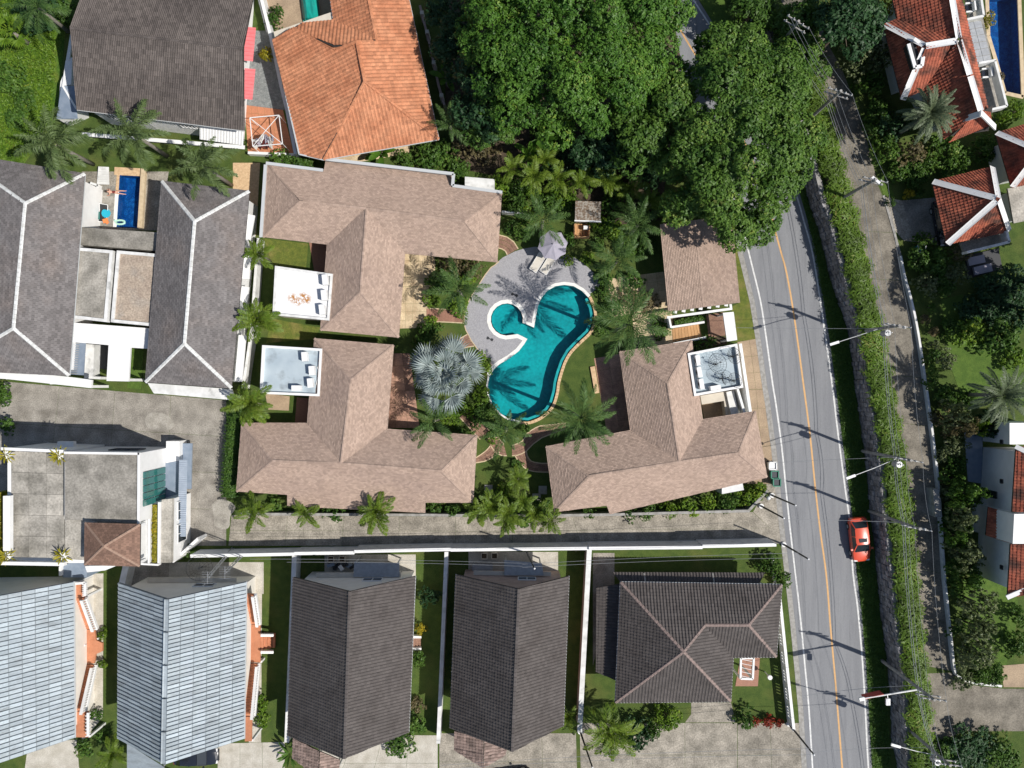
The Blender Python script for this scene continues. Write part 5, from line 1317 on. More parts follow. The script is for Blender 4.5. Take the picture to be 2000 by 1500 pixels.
for a, b in (((1884, 494), (1966, 474)), ((1966, 474), (1960, 452))):
    mb = MB(); mb.bar(W(*a, 5.9), W(*b, 5.9), 0.22, 0.9); mb.build('parapet', m_white_old, r2)
r3 = red_house((2000, 300), 'red tiled house mostly outside the frame next to the pyramid roofed one', {'a': (1945, 260, e8), 'b': (2060, 226, e8), 'c': (2080, 345, e8), 'd': (1976, 366, e8), 'p': (2030, 296, 8.6)},
    [['a', 'd', 'p'], ['d', 'c', 'p'], ['c', 'b', 'p'], ['b', 'a', 'p']], ['a', 'd', 'c', 'b'], ins=0.9)
mb = MB(); mb.prism([W(1968, 368, 5.0), W(2010, 360, 5.0), W(2010, 430, 5.0), W(1980, 436, 5.0)], 4.8, 5.0, bottom=True); mb.build('terrace_slab', m_flat_grey, r3)
mb = MB(); mb.prism(inset([W(1968, 368, 5.0), W(2010, 360, 5.0), W(2010, 430, 5.0), W(1980, 436, 5.0)], .3), TZ, 4.8); mb.build('wall', m_white, r3)
e9 = 8.2
r4 = empty('white_walled_house', W(1985, 1000, TZ), 'tall white walled house with red tiled roofs, a white gable box between them', 'house')
make_roof(r4, {'a': (1985, 872, e9), 'b': (1977, 1000, e9), 'c': (2080, 1000, e9 + 2), 'd': (2080, 872, e9 + 2)}, [['a', 'b', 'c', 'd']], RT, m_red_tile, m_dark_gap, None)
make_roof(r4, {'a': (1974, 1063, e9), 'b': (1968, 1168, e9), 'c': (2080, 1150, e9 + 2), 'd': (2080, 1063, e9 + 2)}, [['a', 'b', 'c', 'd']], RT, m_red_tile, m_dark_gap, None)
make_roof(r4, {'a': (1931, 990, 5.6), 'b': (1926, 1046, 5.6), 'c': (1977, 1062, 7.6), 'd': (1981, 1004, 7.6)}, [['a', 'b', 'c', 'd']], RT, m_red_tile, m_dark_gap, None)
mb = MB(); mb.prism([W(1981, 1004, 8.8), W(2080, 1004, 8.8), W(2080, 1062, 8.8), W(1978, 1062, 8.8)], TZ, 8.8); mb.build('gable_box', m_white, r4)
mb = MB(); mb.bar(W(1966, 1167, e9 + .15), W(2010, 1148, e9 + .6), 0.4, 0.15); mb.build('ridge_band', m_white, r4)
mb = MB(); mb.bar(W(1983, 872, e9 + .15), W(2010, 885, e9 + .6), 0.4, 0.15); mb.build('ridge_band', m_white, r4)
_, wq = walls(r4, [W(1985, 872, e9), W(1977, 1000, e9), W(1970, 1165, e9), W(2080, 1165, e9), W(2080, 872, e9)], TZ, e9 - .2, 0.5, m_white)
mb = MB(); mb.prism([W(1972, 826, 6.6), W(2040, 826, 6.6), W(2040, 868, 6.6), W(1972, 868, 6.6)], TZ, 6.6); mb.build('side_wing', m_white, r4)
xw = min(p.x for p in wq)
for y, z, w, h in ((863, 6.9, .35, .35), (940, 6.9, .35, .35), (965, 5.4, 0.6, 1.6), (1108, 6.9, .35, .35)):
    yy = W(0, y, z).y
    window(r4, Vector((xw - .25, yy - w / 2)), Vector((xw - .25, yy + w / 2)), z - h / 2, z + h / 2, panes=1, out=-0.1, fmat=m_darkmetal)
# ================================================================ vegetation
NPR = np.random.default_rng(11)

def leaf_quads(C, N, size, rng, aspect=0.5, tilt=0.55, T=None):
    """folded diamond leaves at points C with surface normals N"""
    n = len(C)
    N = N + rng.normal(0, tilt, (n, 3)); N /= np.linalg.norm(N, axis=1, keepdims=True) + 1e-9
    A = rng.normal(0, 1, (n, 3)) if T is None else T + rng.normal(0, .25, (n, 3))
    A -= N * np.sum(A * N, axis=1, keepdims=True); A /= np.linalg.norm(A, axis=1, keepdims=True) + 1e-9
    B = np.cross(N, A)
    s = size * rng.uniform(0.65, 1.3, (n, 1))
    V = np.empty((n, 4, 3), np.float32)
    V[:, 0] = C - A * s * 0.5
    V[:, 1] = C + B * s * aspect * 0.5 + N * s * 0.10 - A * s * 0.05
    V[:, 2] = C + A * s * 0.5 - N * s * 0.12
    V[:, 3] = C - B * s * aspect * 0.5 + N * s * 0.10 - A * s * 0.05
    F = np.arange(n * 4).reshape(n, 4)
    return V.reshape(-1, 3), F

def crown_mesh(name, rx, ry, hz, lumps, lump_r, n_ros, leaves, leaf, m, seed, rosette=0.22, flat=0.55, under=0.35, aspect=0.5):
    """tree crown: lumpy dome of leaf rosettes with hollows between the lumps"""
    rng = np.random.default_rng(seed)
    # lumps over a dome, jittered by golden angle
    i = np.arange(lumps); rad = np.sqrt((i + 0.5) / lumps); th = i * 2.39996 + rng.uniform(0, .5, lumps)
    lx = rad * np.cos(th) * (rx - lump_r * 0.6); ly = rad * np.sin(th) * (ry - lump_r * 0.6)
    lz = hz * (np.sqrt(np.clip(1 - rad ** 2 * 0.92, 0, 1))) + rng.normal(0, lump_r * 0.45, lumps)
    lx += rng.normal(0, lump_r * .3, lumps); ly += rng.normal(0, lump_r * .3, lumps)
    lr = lump_r * rng.uniform(0.6, 1.3, lumps); ltone = rng.uniform(-0.22, 0.22, lumps)
    lr = lr; w = lr ** 2; pick = rng.choice(lumps, n_ros, p=w / w.sum())
    d = rng.normal(0, 1, (n_ros, 3)); d[:, 2] = np.abs(d[:, 2]) * 1.1 - under; d /= np.linalg.norm(d, axis=1, keepdims=True)
    rr = lr[pick][:, None] * np.array([1, 1, flat]) * rng.uniform(0.75, 1.08, (n_ros, 1))
    P = np.stack([lx, ly, lz], 1)[pick] + d * rr
    # leaves of each rosette
    C = np.repeat(P, leaves, 0); D = np.repeat(d, leaves, 0); up = np.array([0, 0, 0.55])
    o = rng.normal(0, 1, (len(C), 3)); o /= np.linalg.norm(o, axis=1, keepdims=True)
    C = C + o * rosette * rng.uniform(0.3, 1.0, (len(C), 1))
    N = D * 0.6 + up + o * 0.35
    V, F = leaf_quads(C, N, leaf, rng, aspect=aspect, tilt=0.35, T=o)
    tone = np.clip(0.5 + np.repeat(ltone[pick] + rng.normal(0, .14, n_ros), leaves) + rng.normal(0, .12, len(C)), 0, 1)
    return np_mesh(name, V, F, m, rnd=tone)

def trunk_mb(base, top, r0, r1, bends=2, seed=0):
    rng = random.Random(seed); b = Vector(base); t = Vector(top); pts = []; n = 6
    for i in range(n):
        f = i / (n - 1); p = b.lerp(t, f)
        if 0 < i < n - 1: p += Vector((rng.uniform(-1, 1), rng.uniform(-1, 1), 0)) * r0 * 0.5
        pts.append(p)
    return pts, [r0 + (r1 - r0) * i / (n - 1) for i in range(n)]

def tree(px, h, rx, ry, label, m, seed, lumps=40, lump_r=None, n_ros=1500, leaves=6, leaf=0.32, hz=None, z0=0.0, name='tree', group=None, rosette=0.3, ctr=None, trunk_r=0.3, cat='tree', flat=0.6):
    hz = hz or h * 0.45; zc = h - hz
    c = W(px[0], px[1], z0 + ctr if ctr else z0 + zc + hz * 0.5)
    root = empty(name, (c.x, c.y, z0), label, cat, group)
    me = crown_mesh('crown', rx, ry, hz, lumps, lump_r or min(rx, ry) * 0.3, n_ros, leaves, leaf, m, seed, rosette=rosette, flat=flat)
    mobj('crown', me, root, (0, 0, zc - hz * 0.15))
    mb = MB(); pts, rd = trunk_mb((c.x, c.y, z0 - .1), (c.x, c.y, z0 + zc + hz * .2), trunk_r, trunk_r * .6, seed=seed); mb.tube(pts, rd, n=8); mb.build('trunk', m_bark, root, smooth=True)
    rng = random.Random(seed)
    for k in range(7):
        a = k * 0.9 + rng.uniform(-.2, .2); s = Vector((c.x, c.y, z0 + zc * rng.uniform(.55, .95))); f = rng.uniform(.45, .75)
        e = Vector((c.x + rx * f * math.cos(a), c.y + ry * f * math.sin(a), z0 + zc + hz * rng.uniform(.1, .5)))
        mb = MB(); mid = s.lerp(e, .5) + Vector((0, 0, hz * .12)); mb.tube([s, mid, e], [trunk_r * .4, trunk_r * .25, trunk_r * .1], n=6); mb.build('limb', m_bark, root, smooth=True)
    return root

# the two great round trees and their neighbours
tree((1115, 62), 13.0, 10.2, 9.3, 'huge round tree with dense bright crown over the orange house garden, bigger of the two', l_tree, 1, lumps=120, lump_r=1.45, n_ros=15000, leaves=9, leaf=0.25, hz=5.5, rosette=0.25, trunk_r=.5, ctr=9)
tree((1442, 262), 12.0, 7.3, 9.6, 'round green tree overhanging the road, hollows in its crown', l_olive, 2, lumps=92, lump_r=1.35, n_ros=12500, leaves=9, leaf=0.28, hz=5.0, rosette=0.25, trunk_r=.5, ctr=9)
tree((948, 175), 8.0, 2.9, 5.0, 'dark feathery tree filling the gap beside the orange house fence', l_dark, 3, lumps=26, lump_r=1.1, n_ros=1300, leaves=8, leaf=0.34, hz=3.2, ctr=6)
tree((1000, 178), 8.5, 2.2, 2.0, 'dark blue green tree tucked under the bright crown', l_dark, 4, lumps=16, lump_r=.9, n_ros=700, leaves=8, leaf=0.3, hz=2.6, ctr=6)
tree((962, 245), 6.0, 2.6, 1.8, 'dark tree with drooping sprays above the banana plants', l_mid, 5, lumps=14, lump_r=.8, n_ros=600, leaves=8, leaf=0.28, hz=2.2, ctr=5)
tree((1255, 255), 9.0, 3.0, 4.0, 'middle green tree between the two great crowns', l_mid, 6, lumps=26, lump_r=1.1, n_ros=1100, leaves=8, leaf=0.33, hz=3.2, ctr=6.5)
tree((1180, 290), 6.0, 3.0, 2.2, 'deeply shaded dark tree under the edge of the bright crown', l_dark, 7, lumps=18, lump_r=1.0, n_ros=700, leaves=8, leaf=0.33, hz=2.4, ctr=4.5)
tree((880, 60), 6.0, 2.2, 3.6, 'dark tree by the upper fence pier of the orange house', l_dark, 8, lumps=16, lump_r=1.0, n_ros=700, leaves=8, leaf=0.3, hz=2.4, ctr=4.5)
tree((1560, 60), 7.0, 2.2, 4.2, 'green tree at the top edge of the view beside the dark upper lane', l_mid, 9, lumps=22, lump_r=.9, n_ros=900, leaves=8, leaf=0.32, hz=2.6, ctr=5.5)
tree((1470, 18), 6.0, 2.2, 2.2, 'small green tree at the top verge of the road', l_mid, 10, lumps=14, lump_r=.8, n_ros=500, leaves=8, leaf=0.3, hz=2.2, ctr=5)
tree((1545, 135), 7.5, 3.0, 3.4, 'olive green tree leaning out over the start of the retaining wall', l_olive, 12, lumps=18, lump_r=1.0, n_ros=800, leaves=8, leaf=0.33, hz=2.6, ctr=5.5)

tree((1650, 45), 8.0, 3.0, 3.4, 'dark tree over the top of the upper lane beside the feathery palm', l_dark, 13, lumps=20, lump_r=1.0, n_ros=900, leaves=8, leaf=0.33, hz=2.8, ctr=5.5, z0=TZ)
tree((2105, 600), 12.0, 4.2, 4.2, 'tall tree just beyond the picture edge shading the garden lawn', l_dark, 14, lumps=24, lump_r=1.3, n_ros=1200, leaves=8, leaf=0.36, hz=4, ctr=8, z0=TZ)
tree((2100, 530), 11.0, 3.8, 3.8, 'tall tree just beyond the picture edge shading the daybed', l_dark, 15, lumps=22, lump_r=1.2, n_ros=1000, leaves=8, leaf=0.36, hz=4, ctr=8, z0=TZ)
# shrubs: shared meshes, each plant an object
BUSH = {}
def bush_mesh(kind, m, size):
    key = (kind, size)
    if key not in BUSH:
        L = []
        for v in range(3):
            sd = sum(map(ord, kind)) + v * 17 + int(size * 10)
            if size < 1.2: me = crown_mesh('foliage', 1, 1, .8, 9, .42, 130, 7, .22, m, sd, rosette=.13, under=.5)
            elif size < 2.2 and kind in ('grey', 'brown'): me = crown_mesh('foliage', 1, 1, .7, 14, .32, 170, 7, .15, m, sd, rosette=.10, under=.5)
            elif size < 2.2: me = crown_mesh('foliage', 1, 1, .7, 16, .32, 300, 7, .15, m, sd, rosette=.09, under=.5)
            elif kind in ('grey', 'olive', 'brown'): me = crown_mesh('foliage', 1, 1, .6, 22, .25, 330, 7, .11, m, sd, rosette=.075, under=.5)
            else: me = crown_mesh('foliage', 1, 1, .6, 26, .25, 700, 7, .11, m, sd, rosette=.065, under=.5)
            L.append(me)
        BUSH[key] = L
    return BUSH[key]
MATK = {'mid': l_mid, 'bright': l_bright, 'dark': l_dark, 'yellow': l_yellow, 'grey': l_greygreen, 'brown': l_brown, 'red': l_red, 'olive': l_olive}
brng = random.Random(5)
def bush(kind, px, py, r, label, h=None, group=None, z0=0.0, ry=None, name='shrub', cat='shrub'):
    """shrub centred on pixel (px,py) with crown radius r in photo pixels and height h"""
    rm = r / 20 * (1 - (z0 + (h or r / 16)) / CAM_H); h = h or max(0.6, r / 16)
    size = 1.0 if rm < 1.0 else (1.8 if rm < 1.9 else 3.0)
    c = W(px, py, z0 + h * 0.7)
    root = empty(name, (c.x, c.y, z0), label, cat, group)
    me = brng.choice(bush_mesh(kind, MATK[kind], size))
    f = mobj('foliage', me, root, (0, 0, h * 0.2), rot=(0, 0, brng.uniform(0, 6.28)), scale=(rm, (ry / 20 if ry else rm), h * 0.85))
    mb = MB(); mb.tube([(c.x, c.y, z0 - .05), (c.x + rm * .1, c.y, z0 + h * .5)], [min(.12, rm * .12), min(.07, rm * .08)], n=6); mb.build('stem', m_bark, root)
    return root

# ---- palms
def frond_mesh(name, L, n, ll, lw, e0, e1, m, seed, plume=0.0, vfold=0.5, sweep=0.9):
    rng = np.random.default_rng(seed)
    ts = np.linspace(0, 1, 24); ang = e0 + (e1 - e0) * ts ** 1.25
    x = np.concatenate([[0], np.cumsum(np.cos(ang[:-1]) * L / 23)]); z = np.concatenate([[0], np.cumsum(np.sin(ang[:-1]) * L / 23)])
    t = np.repeat(np.linspace(0.14, 1.0, n), 2); sd = np.tile([1.0, -1.0], n)
    px_ = np.interp(t, ts, x); pz = np.interp(t, ts, z); a = np.interp(t, ts, ang)
    tang = np.stack([np.cos(a), 0 * a, np.sin(a)], 1); nor = np.stack([-np.sin(a), 0 * a, np.cos(a)], 1); side = np.array([0, 1.0, 0])
    ro = (np.ones_like(t) * vfold * 0.5 + rng.normal(0, .3, len(t))) if plume == 0 else rng.uniform(-plume, plume, len(t))
    dirv = side[None] * (sd * np.cos(ro))[:, None] + nor * np.sin(ro)[:, None] + tang * (sweep * (0.35 + 0.9 * t))[:, None]
    dirv /= np.linalg.norm(dirv, axis=1, keepdims=True)
    ln = ll * np.clip(np.sin(np.pi * np.clip(t * 0.80 + 0.16, 0, 1)) ** 0.7, 0.25, 1) * rng.uniform(.8, 1.15, len(t))
    base = np.stack([px_, 0 * px_, pz], 1)
    mid = base + dirv * (ln * .5)[:, None]
    tip = base + dirv * ln[:, None] - np.array([0, 0, 1.0]) * (ln * rng.uniform(.3, .75, len(ln)))[:, None]
    wv = np.cross(dirv, nor * np.cos(ro)[:, None] + 1e-6) ; wv /= np.linalg.norm(wv, axis=1, keepdims=True) + 1e-9
    wv *= lw * 0.5
    k = len(t); V = np.empty((k, 4, 3)); V[:, 0] = base; V[:, 1] = mid + wv; V[:, 2] = tip; V[:, 3] = mid - wv
    F = np.arange(k * 4).reshape(k, 4); V = V.reshape(-1, 3); rn = np.clip(rng.normal(.5, .16, k), 0, 1)
    # stalk
    ri = np.array([0, 6, 12, 18, 23]); sv = []; r0 = 0.028 * (L / 3) ** .5
    for q, i in enumerate(ri):
        rr = r0 * (1.3 - q * .25)
        for c in range(4):
            an = c * math.pi / 2; sv.append((x[i] - math.sin(ang[i]) * rr * math.sin(an), rr * math.cos(an), z[i] + math.cos(ang[i]) * rr * math.sin(an)))
    b = len(V); SF = []
    for q in range(4):
        for c in range(4): SF.append((b + q * 4 + c, b + q * 4 + (c + 1) % 4, b + q * 4 + 4 + (c + 1) % 4, b + q * 4 + 4 + c))
    me = np_mesh(name, np.vstack([V, np.array(sv)]), np.vstack([F, np.array(SF)]), m, rnd=np.concatenate([rn, np.ones(len(SF)) * .95]))
    return me

def fan_mesh(name, pet, Rb, nseg, m, seed, droop=0.35, elev=0.5, span=5.2):
    """costapalmate fan leaf on its stalk"""
    rng = np.random.default_rng(seed); V = []; F = []; rn = []
    d = np.array([math.cos(elev), 0, math.sin(elev)]); nrm = np.array([-math.sin(elev), 0, math.cos(elev)]); y = np.array([0, 1.0, 0])
    c = d * pet
    for i in range(4):
        pass
    b = len(V)
    for q, s in enumerate((0, 1)):
        for k in range(4):
            a = k * math.pi / 2; V.append(tuple(c * s + (y * math.cos(a) + nrm * math.sin(a)) * (0.05 - 0.02 * s)))
    for k in range(4): F.append((b + k, b + (k + 1) % 4, b + 4 + (k + 1) % 4, b + 4 + k)); rn.append(.9)
    for i in range(nseg):
        a = -span / 2 + span * (i + .5) / nseg; w = span / nseg * 0.62; Ls = Rb * (1 - 0.22 * abs(a / (span / 2)) ** 2) * rng.uniform(.92, 1.06)
        def P(r, an, z): return c + (d * math.cos(an) + y * math.sin(an)) * r * np.array(1.0) + nrm * z
        cup = 0.18 * Rb * abs(math.sin(a))
        z1 = cup * .5 + (0.05 if i % 2 else -.05) * Rb * .5; z2 = cup - droop * Rb * rng.uniform(.3, .8)
        k = len(V)
        V += [tuple(c), tuple(P(Ls * .55, a - w, z1 - .03)), tuple(P(Ls * .6, a, z1 + .05)), tuple(P(Ls * .55, a + w, z1 - .03)), tuple(P(Ls, a, z2))]
        F += [(k, k + 1, k + 2, k + 2), (k, k + 2, k + 3, k + 3), (k + 1, k + 4, k + 2, k + 2), (k + 2, k + 4, k + 3, k + 3)]
        t = float(np.clip(rng.normal(.5, .2), 0, 1)); rn += [t, t * .9, t, t * .9]
    me = bpy.data.meshes.new(name)
    me.from_pydata([tuple(map(float, v)) for v in V], [], [f if f[2] != f[3] else f[:3] for f in F])
    at = me.attributes.new('rnd', 'FLOAT', 'FACE'); at.data.foreach_set('value', rn); me.materials.append(m)
    return me

def banana_mesh(name, L, w, e0, e1, m, seed):
    rng = np.random.default_rng(seed); V = []; F = []; rn = []; n = 8; x = z = 0.0
    for i in range(n + 1):
        t = i / n; a = e0 + (e1 - e0) * t
        ww = w * (0.12 if t < .2 else math.sin(math.pi * (t - .2) / .82) ** .6) if t < 1 else .02
        V += [(x, -ww / 2, z + ww * .14), (x, 0, z), (x, ww / 2, z + ww * .14)]
        x += math.cos(a) * L / n; z += math.sin(a) * L / n
    for i in range(n):
        for s in (0, 1):
            F.append((i * 3 + s, i * 3 + s + 1, i * 3 + s + 4, i * 3 + s + 3)); rn.append(float(np.clip(rng.normal(.5, .2), 0, 1)))
    return np_mesh(name, V, F, m, rnd=rn, smooth=True)

def set_of(fn, n): return [fn(i) for i in range(n)]
PAL = {}
def fronds_for(kind):
    if kind in PAL: return PAL[kind]
    e = [(1.25, .25), (.95, -.25), (.6, -.7), (.25, -1.0)]
    if kind == 'foxtail': r = set_of(lambda i: frond_mesh('frond', 3.2, 90, .60, .055, e[i][0], e[i][1] - .35, l_fox, i, plume=2.2, sweep=.8), 4)
    elif kind == 'royal': r = set_of(lambda i: frond_mesh('frond', 3.0, 52, .56, .05, e[i][0] - .1, e[i][1], l_palm, 10 + i, plume=.9, sweep=1.0), 4)
    elif kind == 'coconut': r = set_of(lambda i: frond_mesh('frond', 4.4, 56, .80, .055, e[i][0], e[i][1] - .2, l_palm, 20 + i, plume=1.2, sweep=1.2), 4)
    elif kind == 'areca': r = set_of(lambda i: frond_mesh('frond', 2.1, 30, .55, .075, 1.3 - i * .22, e[i][1] + .1, l_areca, 30 + i, vfold=.8, sweep=1.1), 4)
    elif kind == 'date': r = set_of(lambda i: frond_mesh('frond', 2.6, 60, .42, .05, e[i][0], e[i][1] + .15, l_date, 40 + i, vfold=.6, sweep=1.1), 4)
    elif kind == 'silver': r = set_of(lambda i: fan_mesh('fan_leaf', [1.0, 1.6, 1.9, 1.9][i], 1.25, 16, l_silver, 50 + i, elev=[1.1, .75, .4, .0][i], droop=[.25, .4, .6, .8][i], span=2.9), 4)
    elif kind == 'fan': r = set_of(lambda i: fan_mesh('fan_leaf', .9, .85, 18, l_bright, 60 + i, elev=[1.1, .8, .4, .1][i], droop=.4, span=4.4), 4)
    elif kind == 'banana': r = set_of(lambda i: banana_mesh('leaf', 1.9, .55, [1.3, 1.1, .9, .6][i], [.5, 0, -.4, -.6][i], l_banana, 70 + i), 4)
    elif kind == 'spiky': r = set_of(lambda i: banana_mesh('leaf', 1.0, .13, [1.3, 1.0, .7, .4][i], [.8, .3, -.1, -.3][i], l_bright, 80 + i), 4)
    elif kind == 'darkspiky': r = set_of(lambda i: banana_mesh('leaf', 1.0, .16, [1.3, 1.0, .7, .4][i], [.8, .3, -.1, -.3][i], l_mid, 90 + i), 4)
    PAL[kind] = r
    return r
prng = random.Random(9)
def palm(kind, px, py, h, scale, n, label, group=None, z0=0.0, name='palm_tree', cat='palm tree', trunk=True, lean=(0, 0), stems=1):
    c = W(px, py, z0 + h)
    root = empty(name, (c.x + lean[0], c.y + lean[1], z0), label, cat, group)
    fr = fronds_for(kind); nm = fr[0].name.split('.')[0]; ph = prng.uniform(0, 6.28)
    heads = [(0, 0, 0)] if stems == 1 else [(prng.uniform(-.35, .35) * scale, prng.uniform(-.35, .35) * scale, prng.uniform(-.5, .2)) for _ in range(stems)]
    for hx, hy, hz_ in heads:
        for i in range(n // stems):
            v = min(3, int(4 * i / max(1, n // stems)))
            if kind in ('silver', 'foxtail', 'date') : v = min(3, int(4 * (i / (n // stems)) ** .9))
            o = mobj(nm, fr[v], root, (hx - lean[0], hy - lean[1], h + hz_ - (0.0 if v < 2 else .05 * v)), rot=(prng.uniform(-.12, .12) * (3 if kind == 'silver' else 1), prng.uniform(-.12, .12), ph + i * 2.39996 + prng.uniform(-.2, .2)), scale=scale * (prng.uniform(.7, 1.12) if kind == 'silver' else prng.uniform(.86, 1.1)))
        if trunk:
            mb = MB(); t = Vector((c.x + hx, c.y + hy, z0 + h + hz_)); b = Vector((c.x + hx * .5 + lean[0], c.y + hy * .5 + lean[1], z0 - .1)); r = 0.16 * scale if stems == 1 else .05
            if kind == 'royal' or kind == 'foxtail' or kind == 'coconut': r = .17
            mid = b.lerp(t, .5) + Vector((-lean[0], -lean[1], 0)) * .15
            mb.tube([b, mid, t], [r * 1.25, r, r * .85], n=9); mb.build('trunk', m_palmbark, root, smooth=True)
            if kind in ('royal', 'foxtail') and stems == 1:
                mb = MB(); mb.tube([t - Vector((0, 0, 1.1)), t + Vector((0, 0, .15))], [r * 1.05, r * .55], n=9); mb.build('crownshaft', m_rachis, root, smooth=True)
    return root
fp = 'foxtail palms behind the corner house'
palm('foxtail', 108, 282, 6.5, 1.25, 15, 'foxtail palm over the meadow corner, outermost of the three behind the big grey roof', fp)
palm('foxtail', 262, 262, 6.8, 1.15, 14, 'foxtail palm touching the big grey roof eave, middle of the three', fp)
palm('foxtail', 400, 325, 6.8, 1.1, 12, 'foxtail palm leaning over the mauve roof hip beside the terracotta yard', fp)
rp = 'feather palms round the pool'
palm('royal', 895, 566, 5.5, 1.1, 11, 'feather palm over the pool deck edge beside the cream terrace', rp)
palm('royal', 1060, 430, 5.0, 1.0, 11, 'feather palm shading the lilac grey parasol', rp)
palm('royal', 1205, 510, 5.0, 1.05, 12, 'feather palm between the pool deck and the carport', rp)
palm('royal', 1245, 440, 5.0, 1.0, 12, 'feather palm beside the carport under the olive tree', rp)
palm('royal', 988, 842, 4.5, .95, 10, 'feather palm at the narrow end of the turquoise pool', rp)
palm('royal', 848, 822, 4.5, .95, 10, 'feather palm overlapping the villa eave below the silver fan palm', rp)
palm('coconut', 1228, 632, 9.8, 1.0, 19, 'largest feathery palm, beside the round end of the turquoise pool', rp)
palm('coconut', 1135, 815, 9.2, 0.9, 17, 'large dark feathery palm between the pool and the road villa roof', rp)
palm('silver', 868, 732, 4.0, 1.22, 40, 'silver blue fan palm with a wide round crown beside the pool deck', name='silver_fan_palm')
palm('date', 1815, 222, 6.5, 1.0, 46, 'round grey green date palm in front of the white ridged red house', z0=TZ)
palm('date', 1955, 772, 6.0, 1.1, 26, 'loose dark date palm on the shaded lawn beyond the upper lane', z0=TZ)
palm('royal', 880, 246, 5.0, .75, 9, 'small palm at the corner of the orange tiled eave')
ag = 'bright clumping palms along the garden walls'
for px, py, h, s, n, l in ((508, 500, 3.5, .85, 16, 'beside the rear eave end of the stepped villa'), (505, 632, 3.8, 1.15, 20, 'between the white rust stained terrace and the mauve roof'), (488, 795, 3.8, 1.15, 20, 'over the clipped hedge beside the plain pale blue terrace'),
                           (497, 998, 3.0, .95, 16, 'at the lane corner below the clipped hedge'), (600, 1002, 2.4, .75, 14, 'small, at the notched eave step'), (733, 1002, 3.2, 1.05, 20, 'star shaped, midway along the notched eave'),
                           (1192, 1428, 3.4, 1.35, 24, 'yellow green, below the hipped house corner'), (1012, 935, 2.4, .75, 11, 'small, on the lawn between two villas')):
    palm('areca', px, py, h, s, n, 'bright green clumping palm ' + l, ag, stems=2 if n > 12 else 1)
for px, py, s, l in ((930, 1000, .8, 'closest to the notched villa eave'), (962, 985, .95, 'with the tallest upright fronds'), (1000, 1000, .9, 'overhanging the lane most'), (1040, 1005, .85, 'beside the low white table slab'), (1078, 1018, .8, 'nearest the road villa corner'), (985, 1020, .7, 'lowest, on the lane side of the thicket'), (1020, 975, .7, 'on the lawn side of the thicket')):
    palm('areca', px, py, 2.8, s, 14, 'deep green palm in the lane side thicket, ' + l, 'clumping palms in the lane side thicket', stems=2)
for px, py, h, s, l in ((1000, 335, 3.2, .8, 'yellowest of the row behind the stepped villa'), (1040, 340, 3.5, .9, 'second from the yellow one'), (1095, 345, 3.3, .9, 'beside the banana plants'), (1130, 355, 3.0, .8, 'above the little tiled shed'), (1185, 350, 3.2, .85, 'under the dark shade of the great trees'), (1235, 375, 3.0, .85, 'next to the olive tree crown'), (1060, 310, 3.2, .8, 'just below the banana leaves'), (1270, 395, 2.6, .7, 'at the carport end of the belt')):
    palm('areca', px, py, h, s, 14, 'leafy clumping palm behind the pool garden, ' + l, 'clumping palms behind the pool garden', stems=2)
for px, py, l in ((1062, 275, 'tallest with broad upright leaves'), (1095, 268, 'at the dark edge of the shade'), (1035, 300, 'nearest the brownish shrub'), (745, 300, 'between the orange eave and the grey rear gutter')):
    palm('banana', px, py, 1.2 if px > 800 else .8, 1.0, 9, 'banana plant ' + l, 'banana plants', name='banana_plant', cat='banana plant')
palm('banana', 872, 155, 2.0, 1.0, 6, 'single bright banana plant by the red brown fence wall', name='banana_plant', cat='banana plant')
yp = 'yellow potted plants on the modern house'
for px, py, l in ((12, 888, 'biggest, at the outer corner'), (116, 890, 'beside the raised roof slab'), (14, 1086, 'at the lower outer terrace corner'), (122, 1086, 'above the grey stair well')):
    palm('spiky', px, py, 6.9, 0.95, 26, 'yellow plant on the modern house roof, ' + l, yp, name='potted_plant', cat='plant', trunk=False)
for o in [o for o in bpy.data.objects if o.name.startswith('potted_plant')]:
    o.location.z += 0.0
    for ch in o.children:
        if ch.data.name not in PAL.setdefault('_y', {}):
            m2 = ch.data.copy(); m2.name = 'leaf'; m2.materials.clear(); m2.materials.append(l_yellow); PAL['_y'][ch.data.name] = m2
        ch.data = PAL['_y'].get(ch.data.name, ch.data)
    mb = MB(); p = o.location; mb.tube([(p.x, p.y, 6.42), (p.x, p.y, 6.95)], [.28, .36], n=12); mb.build('pot', m_white, o)
for px, py, s, l in ((1385, 668, .7, 'taller of the two in the entrance court'), (1362, 672, .6, 'shorter of the two in the entrance court')):
    palm('darkspiky', px, py, .5, s * 1.3, 16, 'spiky green plant, ' + l, 'spiky plants in the entrance court', name='spiky_plant', cat='plant', trunk=False)
palm('darkspiky', 567, 1472, 1.0, 1.5, 16, 'spiky palm like plant by the faded porch corner', name='spiky_plant', cat='plant', trunk=False)
palm('areca', 225, 1470, 1.6, .9, 14, 'leafy palm clump at the end of the white railed stair', name='palm_clump', trunk=False)
palm('areca', 1108, 1400, 1.6, .8, 10, 'small palm squeezed between dark gable house and boundary wall', name='palm_clump', trunk=False)
palm('fan', 20, 60, 3.0, 1.2, 14, 'yellow green fan palm at the meadow edge of the picture', name='fan_palm')
palm('coconut', 75, 15, 5.0, .75, 12, 'feathery palm at the top corner of the meadow')
palm('coconut', 1660, 22, 5.0, .7, 12, 'feathery palm above the grey green shrubs beside the dark lane', z0=TZ)

